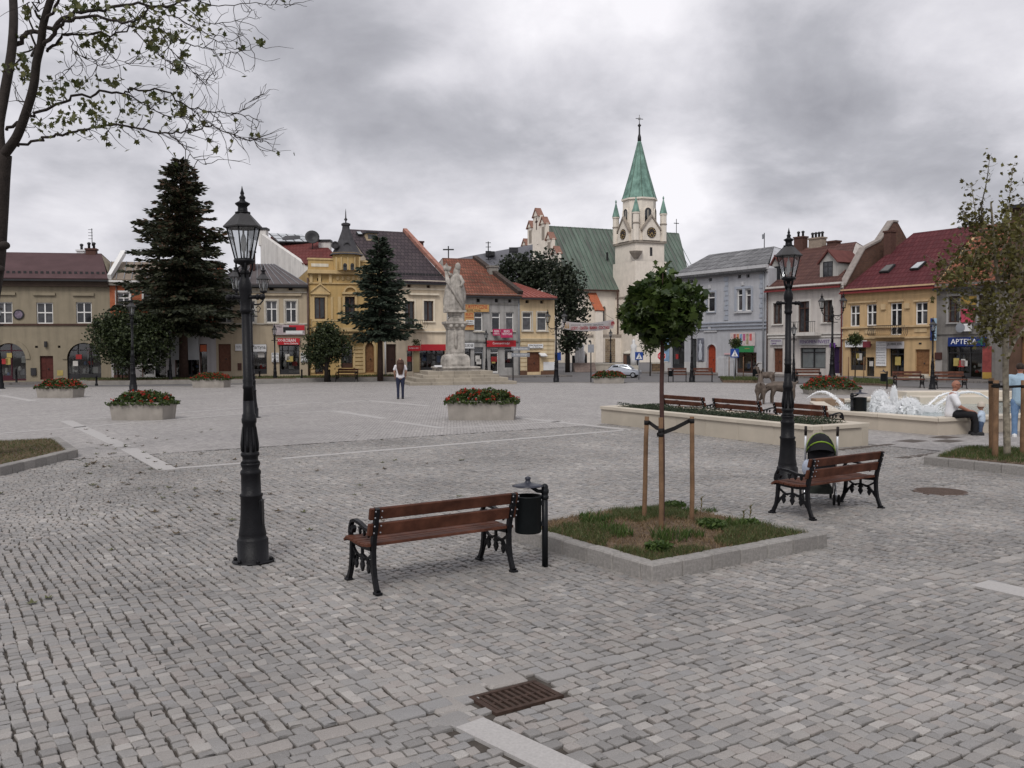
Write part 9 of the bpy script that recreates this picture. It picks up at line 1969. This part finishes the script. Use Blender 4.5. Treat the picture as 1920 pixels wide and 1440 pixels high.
def woman():
 g = G(751, 748); e = empty('person', g, R(100), 'woman with long brown hair, white top and navy jeans standing with her back turned', 'person'); S = PD(751, 672, g.y).z / 1.70
 e.scale = (S * 1.12, S * 1.14, S)
 # facing +x (away from the picture); y to her left
 wt = mat('white top', (.62, .60, .62), .8, .08, 8, .2, 30); nv = mat('navy jeans', (.022, .026, .050), .85, .25, 8, .2, 40); hr = mat('brown hair', (.055, .026, .017), .55, .3, 14, .5, 60)
 skin('body', [(0, 0, .92, .12, .14), (0, 0, 1.10, .10, .12), (0, 0, 1.30, .10, .145), (-.01, 0, 1.41, .055, .06), (0, 0, 1.53, .048), (0, .17, 1.37, .042), (.02, .215, 1.14, .036), (.12, .19, .95, .028), (0, -.17, 1.37, .042), (.02, -.215, 1.14, .036), (.12, -.19, .95, .028), (0, .09, .86, .075), (0, .085, .5, .05), (0, .085, .1, .035), (0, -.09, .86, .075), (.02, -.085, .5, .05), (.03, -.085, .1, .035)], [(0, 1), (1, 2), (2, 3), (3, 4), (2, 5), (5, 6), (6, 7), (2, 8), (8, 9), (9, 10), (0, 11), (11, 12), (12, 13), (0, 14), (14, 15), (15, 16)], SKIN, e)
 skin('top', [(0, 0, .93, .125, .160), (0, 0, 1.08, .112, .138), (0, 0, 1.29, .112, .16), (0, 0, 1.40, .07, .09), (0, .16, 1.38, .058), (.01, .21, 1.24, .054), (0, -.16, 1.38, .058), (.01, -.21, 1.24, .054)], [(0, 1), (1, 2), (2, 3), (2, 4), (4, 5), (2, 6), (6, 7)], wt, e)
 skin('jeans', [(0, 0, .96, .118, .150), (0, .082, .86, .092), (0, .085, .66, .074), (0, .085, .48, .058), (0, .085, .28, .050), (0, .085, .07, .048), (0, -.082, .86, .092), (.01, -.085, .66, .074), (.02, -.085, .48, .058), (.025, -.085, .28, .050), (.03, -.085, .07, .048)], [(0, 1), (1, 2), (2, 3), (3, 4), (4, 5), (0, 6), (6, 7), (7, 8), (8, 9), (9, 10)], nv, e)
 head(e, (.01, 0, 1.59), 0, SKIN)
 h = MB(); nu, nv_ = 18, 18; V = []
 for j in range(nv_ + 1):
  t = j / nv_; z = 1.72 - .70 * t; r = (.095 * math.sin(min(t * 5, 1) * math.pi / 2) + .025 * math.sin(t * 3.0)) * (1 - .35 * max(0, t - .6) / .4)
  for i in range(nu): a = 2 * math.pi * i / nu; k = 1 + .06 * math.sin(a * 7 + t * 4); x = -.035 - .085 * min(1, t * 1.5) + math.cos(a) * r * (.9 if t < .3 else .55) * k + (.04 if t < .25 else 0); V.append((x, math.sin(a) * r * k * 1.12, z + .02 * math.sin(a * 9) * t))
 h.add(V, [(j * nu + i, (j + 1) * nu + i, (j + 1) * nu + (i + 1) % nu, j * nu + (i + 1) % nu) for j in range(nv_) for i in range(nu)] + [tuple(range(nu)), tuple(nv_ * nu + i for i in range(nu))], hr, True); h.build('hair', e)
 hand('hand', e, (.13, .185, .93), (.5, -.1, -.8), (.2, -1, 0), SKIN); hand('hand', e, (.13, -.185, .93), (.5, .1, -.8), (.2, 1, 0), SKIN)
 for s, x in ((.085, 0), (-.085, .03)): MB().bbox(x - .09, x + .15, s - .042, s + .042, 0, .07, .025, M_INKB).build('shoe', e)
woman()
def seated_man():
 A = G(1759, 817); B = G(1960, 806); d = (B - A).normalized(); p = A + d * .62 + Vector((-d.y, d.x, 0)) * .13
 e = empty('person', (p.x, p.y, 0), 0, 'bald man in white short-sleeved shirt and black trousers sitting on the fountain edge', 'person'); z = .405
 yaw = R(-22)  # faces right and a little towards the camera
 e.rotation_euler = (0, 0, yaw); wt = mat('white shirt', (.66, .66, .68), .8, .05, 8, .25, 25); bk = mat('black trousers', (.012, .012, .014), .85, .25, 8, .15, 40)
 skin('body', [(-.02, 0, z + .12, .13, .15), (-.03, 0, z + .32, .13, .15), (-.01, 0, z + .50, .12, .17), (.01, 0, z + .585, .06), (.045, 0, z + .70, .058), (0, .20, z + .50, .058), (.10, .24, z + .27, .046), (.33, .13, z + .17, .034), (0, -.20, z + .50, .058), (.12, -.25, z + .28, .046), (.35, -.12, z + .16, .034)], [(0, 1), (1, 2), (2, 3), (3, 4), (2, 5), (5, 6), (6, 7), (2, 8), (8, 9), (9, 10)], SKIN2, e)
 skin('shirt', [(-.05, 0, z + .10, .150, .175), (-.03, 0, z + .24, .15, .17), (-.01, 0, z + .46, .145, .19), (.02, 0, z + .585, .075, .085), (0, .19, z + .50, .085), (.07, .235, z + .33, .078), (0, -.19, z + .50, .085), (.08, -.24, z + .34, .078)], [(0, 1), (1, 2), (2, 3), (2, 4), (4, 5), (2, 6), (6, 7)], wt, e)
 cl = MB(); cl.lathe([(.075, z + .585), (.082, z + .60), (.070, z + .635), (.066, z + .63), (.07, z + .59)], 16, (.025, 0, 0), wt, True, caps=False); cl.build('collar', e)
 skin('trousers', [(-.03, 0, z + .09, .135, .16), (.05, .10, z + .085, .105), (.22, .12, z + .095, .095), (.42, .12, z + .085, .078), (.46, .11, .30, .066), (.44, .11, .08, .062), (.05, -.10, z + .085, .105), (.22, -.13, z + .095, .095), (.43, -.14, z + .085, .078), (.48, -.13, .30, .066), (.47, -.13, .08, .062)], [(0, 1), (1, 2), (2, 3), (3, 4), (4, 5), (0, 6), (6, 7), (7, 8), (8, 9), (9, 10)], bk, e)
 for y, x in ((.11, .44), (-.13, .47)): MB().bbox(x - .10, x + .19, y - .05, y + .05, 0, .085, .03, M_INKB).build('shoe', e)
 h = head(e, (.055, 0, z + .775), 0, SKIN2, 1.0); g = MB(); g.tube([(.145, -.075, z + .795), (.155, -.03, z + .795), (.155, .03, z + .795), (.145, .075, z + .795)], .006, 6, M_INKB)
 for s in (-1, 1): g.tube([(.145, s * .075, z + .795), (.04, s * .085, z + .795)], .004, 5, M_INKB); g.bbox(.148, .152, s * .035 - .024, s * .035 + .024, z + .775, z + .805, .001, mat('dark lens', (.02, .02, .02), .1))
 g.build('glasses', h); b = MB()
 hand('hand', e, (.35, .12, z + .165), (1, -.25, -.12), (0, -.4, -1), SKIN2, .5, 1.1); hand('hand', e, (.37, -.11, z + .155), (1, .25, -.12), (0, .4, -1), SKIN2, .5, 1.1)
 # the child stands between his knees
 p2 = p + Matrix.Rotation(yaw, 3, 'Z') @ Vector((.60, -.02, 0)); c = empty('person', (p2.x, p2.y, 0), yaw + R(165), 'toddler in pale hat, light top and blue trousers standing before the seated man', 'person'); bl = mat('child trousers', (.05, .075, .13), .85, .2, 8); tp = mat('child top', (.42, .50, .60), .8, .15, 8)
 skin('body', [(0, 0, .34, .075, .085), (0, 0, .50, .08, .09), (0, 0, .58, .035), (0, 0, .65, .035), (.02, .11, .49, .03), (.12, .10, .40, .024), (.02, -.11, .49, .03), (.12, -.10, .40, .024), (0, .055, .28, .045), (0, .06, .06, .03), (0, -.055, .28, .045), (0, -.06, .06, .03)], [(0, 1), (1, 2), (2, 3), (1, 4), (4, 5), (1, 6), (6, 7), (0, 8), (8, 9), (0, 10), (10, 11)], SKIN, c)
 skin('top', [(0, 0, .35, .095, .105), (0, 0, .50, .09, .105), (0, 0, .565, .045), (.02, .105, .48, .045), (.09, .105, .42, .038), (.02, -.105, .48, .045), (.09, -.105, .42, .038)], [(0, 1), (1, 2), (1, 3), (3, 4), (1, 5), (5, 6)], tp, c)
 skin('trousers', [(0, 0, .36, .085, .095), (0, .055, .28, .062), (0, .06, .17, .05), (0, .06, .07, .045), (0, -.055, .28, .062), (.02, -.06, .17, .05), (.02, -.06, .07, .045)], [(0, 1), (1, 2), (2, 3), (0, 4), (4, 5), (5, 6)], bl, c)
 head(c, (.01, 0, .69), 0, SKIN, .78); MB().lathe([(.088, .69), (.092, .70), (.082, .755), (.05, .79), (.01, .80)], 16, m=mat('pale hat', (.45, .40, .34), .9, .1, 8)).lathe([(.085, .695), (.105, .685), (.105, .69), (.085, .705)], 16, m=mat('pale hat', (.45, .40, .34), .9, .1, 8), caps=False).build('hat', c)
 hand('hand', c, (.13, .10, .395), (1, 0, -.1), (0, -.3, -1), SKIN, .5, .55); hand('hand', c, (.13, -.10, .395), (1, 0, -.1), (0, .3, -1), SKIN, .5, .55)
 for y, x in ((.06, 0), (-.06, .02)): MB().bbox(x - .05, x + .09, y - .032, y + .032, 0, .06, .02, M_INKB).build('shoe', c)
seated_man()
def blue_man():
 g = G(1911, 819); e = empty('person', g, R(62), 'man in light blue shirt and jeans standing behind the staked plane tree', 'person'); S = PD(1911, 682, g.y).z / 1.74; e.scale = (S, S, S); sh = mat('pale blue shirt', (.30, .41, .50), .8, .1, 6, .25, 25); jn = mat('washed jeans', (.13, .21, .34), .85, .2, 6, .2, 40); hr = mat('dark hair', (.03, .02, .015), .7, .3, 20, .4, 80)
 skin('body', [(0, 0, .94, .12, .15), (0, 0, 1.14, .12, .15), (0, 0, 1.36, .115, .175), (0, 0, 1.47, .06), (.02, 0, 1.57, .056), (0, .20, 1.41, .056), (.0, .26, 1.15, .045), (.10, .25, .90, .033), (0, -.20, 1.41, .056), (.0, -.26, 1.15, .045), (.10, -.25, .90, .033), (0, .10, .86, .085), (0, .10, .48, .055), (0, .10, .1, .04), (0, -.10, .86, .085), (.03, -.10, .48, .055), (.03, -.10, .1, .04)], [(0, 1), (1, 2), (2, 3), (3, 4), (2, 5), (5, 6), (6, 7), (2, 8), (8, 9), (9, 10), (0, 11), (11, 12), (12, 13), (0, 14), (14, 15), (15, 16)], SKIN2, e)
 skin('shirt', [(0, 0, .86, .140, .172), (0, 0, 1.12, .14, .17), (0, 0, 1.34, .135, .195), (0, 0, 1.46, .075, .085), (0, .20, 1.41, .082), (0, .25, 1.22, .076), (0, -.20, 1.41, .082), (0, -.25, 1.22, .076)], [(0, 1), (1, 2), (2, 3), (2, 4), (4, 5), (2, 6), (6, 7)], sh, e)
 skin('jeans', [(0, 0, .93, .13, .16), (0, .09, .84, .108), (0, .10, .64, .088), (0, .10, .46, .072), (0, .10, .25, .066), (0, .10, .06, .066), (0, -.09, .84, .108), (.02, -.10, .64, .088), (.03, -.10, .46, .072), (.03, -.10, .25, .066), (.03, -.10, .06, .066)], [(0, 1), (1, 2), (2, 3), (3, 4), (4, 5), (0, 6), (6, 7), (7, 8), (8, 9), (9, 10)], jn, e)
 head(e, (.025, 0, 1.63), 0, SKIN2, 1.04); MB().ball((.008, 0, 1.665), .105, hr, 16, 12, (.98, .86, .92)).build('hair', e)
 hand('hand', e, (.11, .25, .875), (.3, -.1, -.9), (.3, -1, 0), SKIN2, .5, 1.1); hand('hand', e, (.11, -.25, .875), (.3, .1, -.9), (.3, 1, 0), SKIN2, .5, 1.1)
 MB().lathe([(.036, -.02), (.04, 0), (.036, .02)], 10, (.095, .25, .92), M_INKB).build('watch', e)
 for y, x in ((.10, 0), (-.10, .03)): MB().bbox(x - .10, x + .19, y - .05, y + .05, 0, .085, .03, M_WSIGN).build('shoe', e)
blue_man()
def goat(label, loc, rz, s, grazing, m):
 e = empty('goat_sculpture', loc, rz, label, 'sculpture', 'bronze goats on the square'); e.scale = (s, s, s)
 hd = [(.42, 0, .56, .115), (.55, 0, .42, .085), (.62, 0, .27, .075), (.70, 0, .13, .045)] if grazing else [(.38, 0, .68, .115), (.50, 0, .86, .085), (.58, 0, .98, .078), (.72, 0, .90, .045)]
 P = [(0, 0, .56, .20, .185), (.24, 0, .58, .185, .16), (-.26, 0, .585, .185, .165), *hd, (.28, .09, .42, .085), (.31, .09, .24, .042), (.30, .09, .03, .030), (.26, -.09, .42, .085), (.33, -.09, .24, .042), (.33, -.09, .03, .030), (-.30, .09, .46, .115), (-.37, .10, .27, .048), (-.33, .10, .03, .032), (-.32, -.09, .46, .115), (-.38, -.10, .27, .048), (-.36, -.10, .03, .032), (-.44, 0, .68, .035), (-.52, 0, .74, .022)]
 b = skin('body', P, [(0, 1), (0, 2), (1, 3), (3, 4), (4, 5), (5, 6), (1, 7), (7, 8), (8, 9), (1, 10), (10, 11), (11, 12), (2, 13), (13, 14), (14, 15), (2, 16), (16, 17), (17, 18), (2, 19), (19, 20)], m, e, vox=.018)
 x, _, z, _ = hd[2][:4]; h = MB()
 for y in (-1, 1):
  if grazing: h.tube([(x - .04, y * .035, z + .05), (x - .02, y * .07, z + .17), (x - .10, y * .12, z + .29), (x - .2, y * .15, z + .34)], [.024, .02, .014, .004], 7, m)
  else: h.tube([(x - .02, y * .03, z + .05), (x - .09, y * .06, z + .18), (x - .20, y * .09, z + .22), (x - .3, y * .12, z + .17)], [.024, .02, .014, .004], 7, m)
 h.build('horns', e); r = MB()
 for y in (-1, 1): r.prism([(0, -.02), (.11, -.025), (.13, 0), (.10, .025), (0, .02)], (x - .03, y * .05, z + .02), (-.15, y, -.25), (.5, 0, .8), (.006, 0, .004), m)
 r.build('ears', e)
 return e
def goats():
 m = mat('patinated bronze', (.105, .082, .066), .55, .30, 6, .4, 30, metal=.25)
 a, b, c = G(1426, 757), G(1466, 757), G(1437, 723)
 goat('bronze goat sculpture seen from behind left of the near lamp post', a, R(75), 1.1, False, m); goat('bronze goat sculpture grazing with lowered head behind the third planter bench', b, R(172), 1.15, True, m); goat('farther bronze goat sculpture on the paving before the dormer house', c, R(140), 1.05, False, m)
goats()
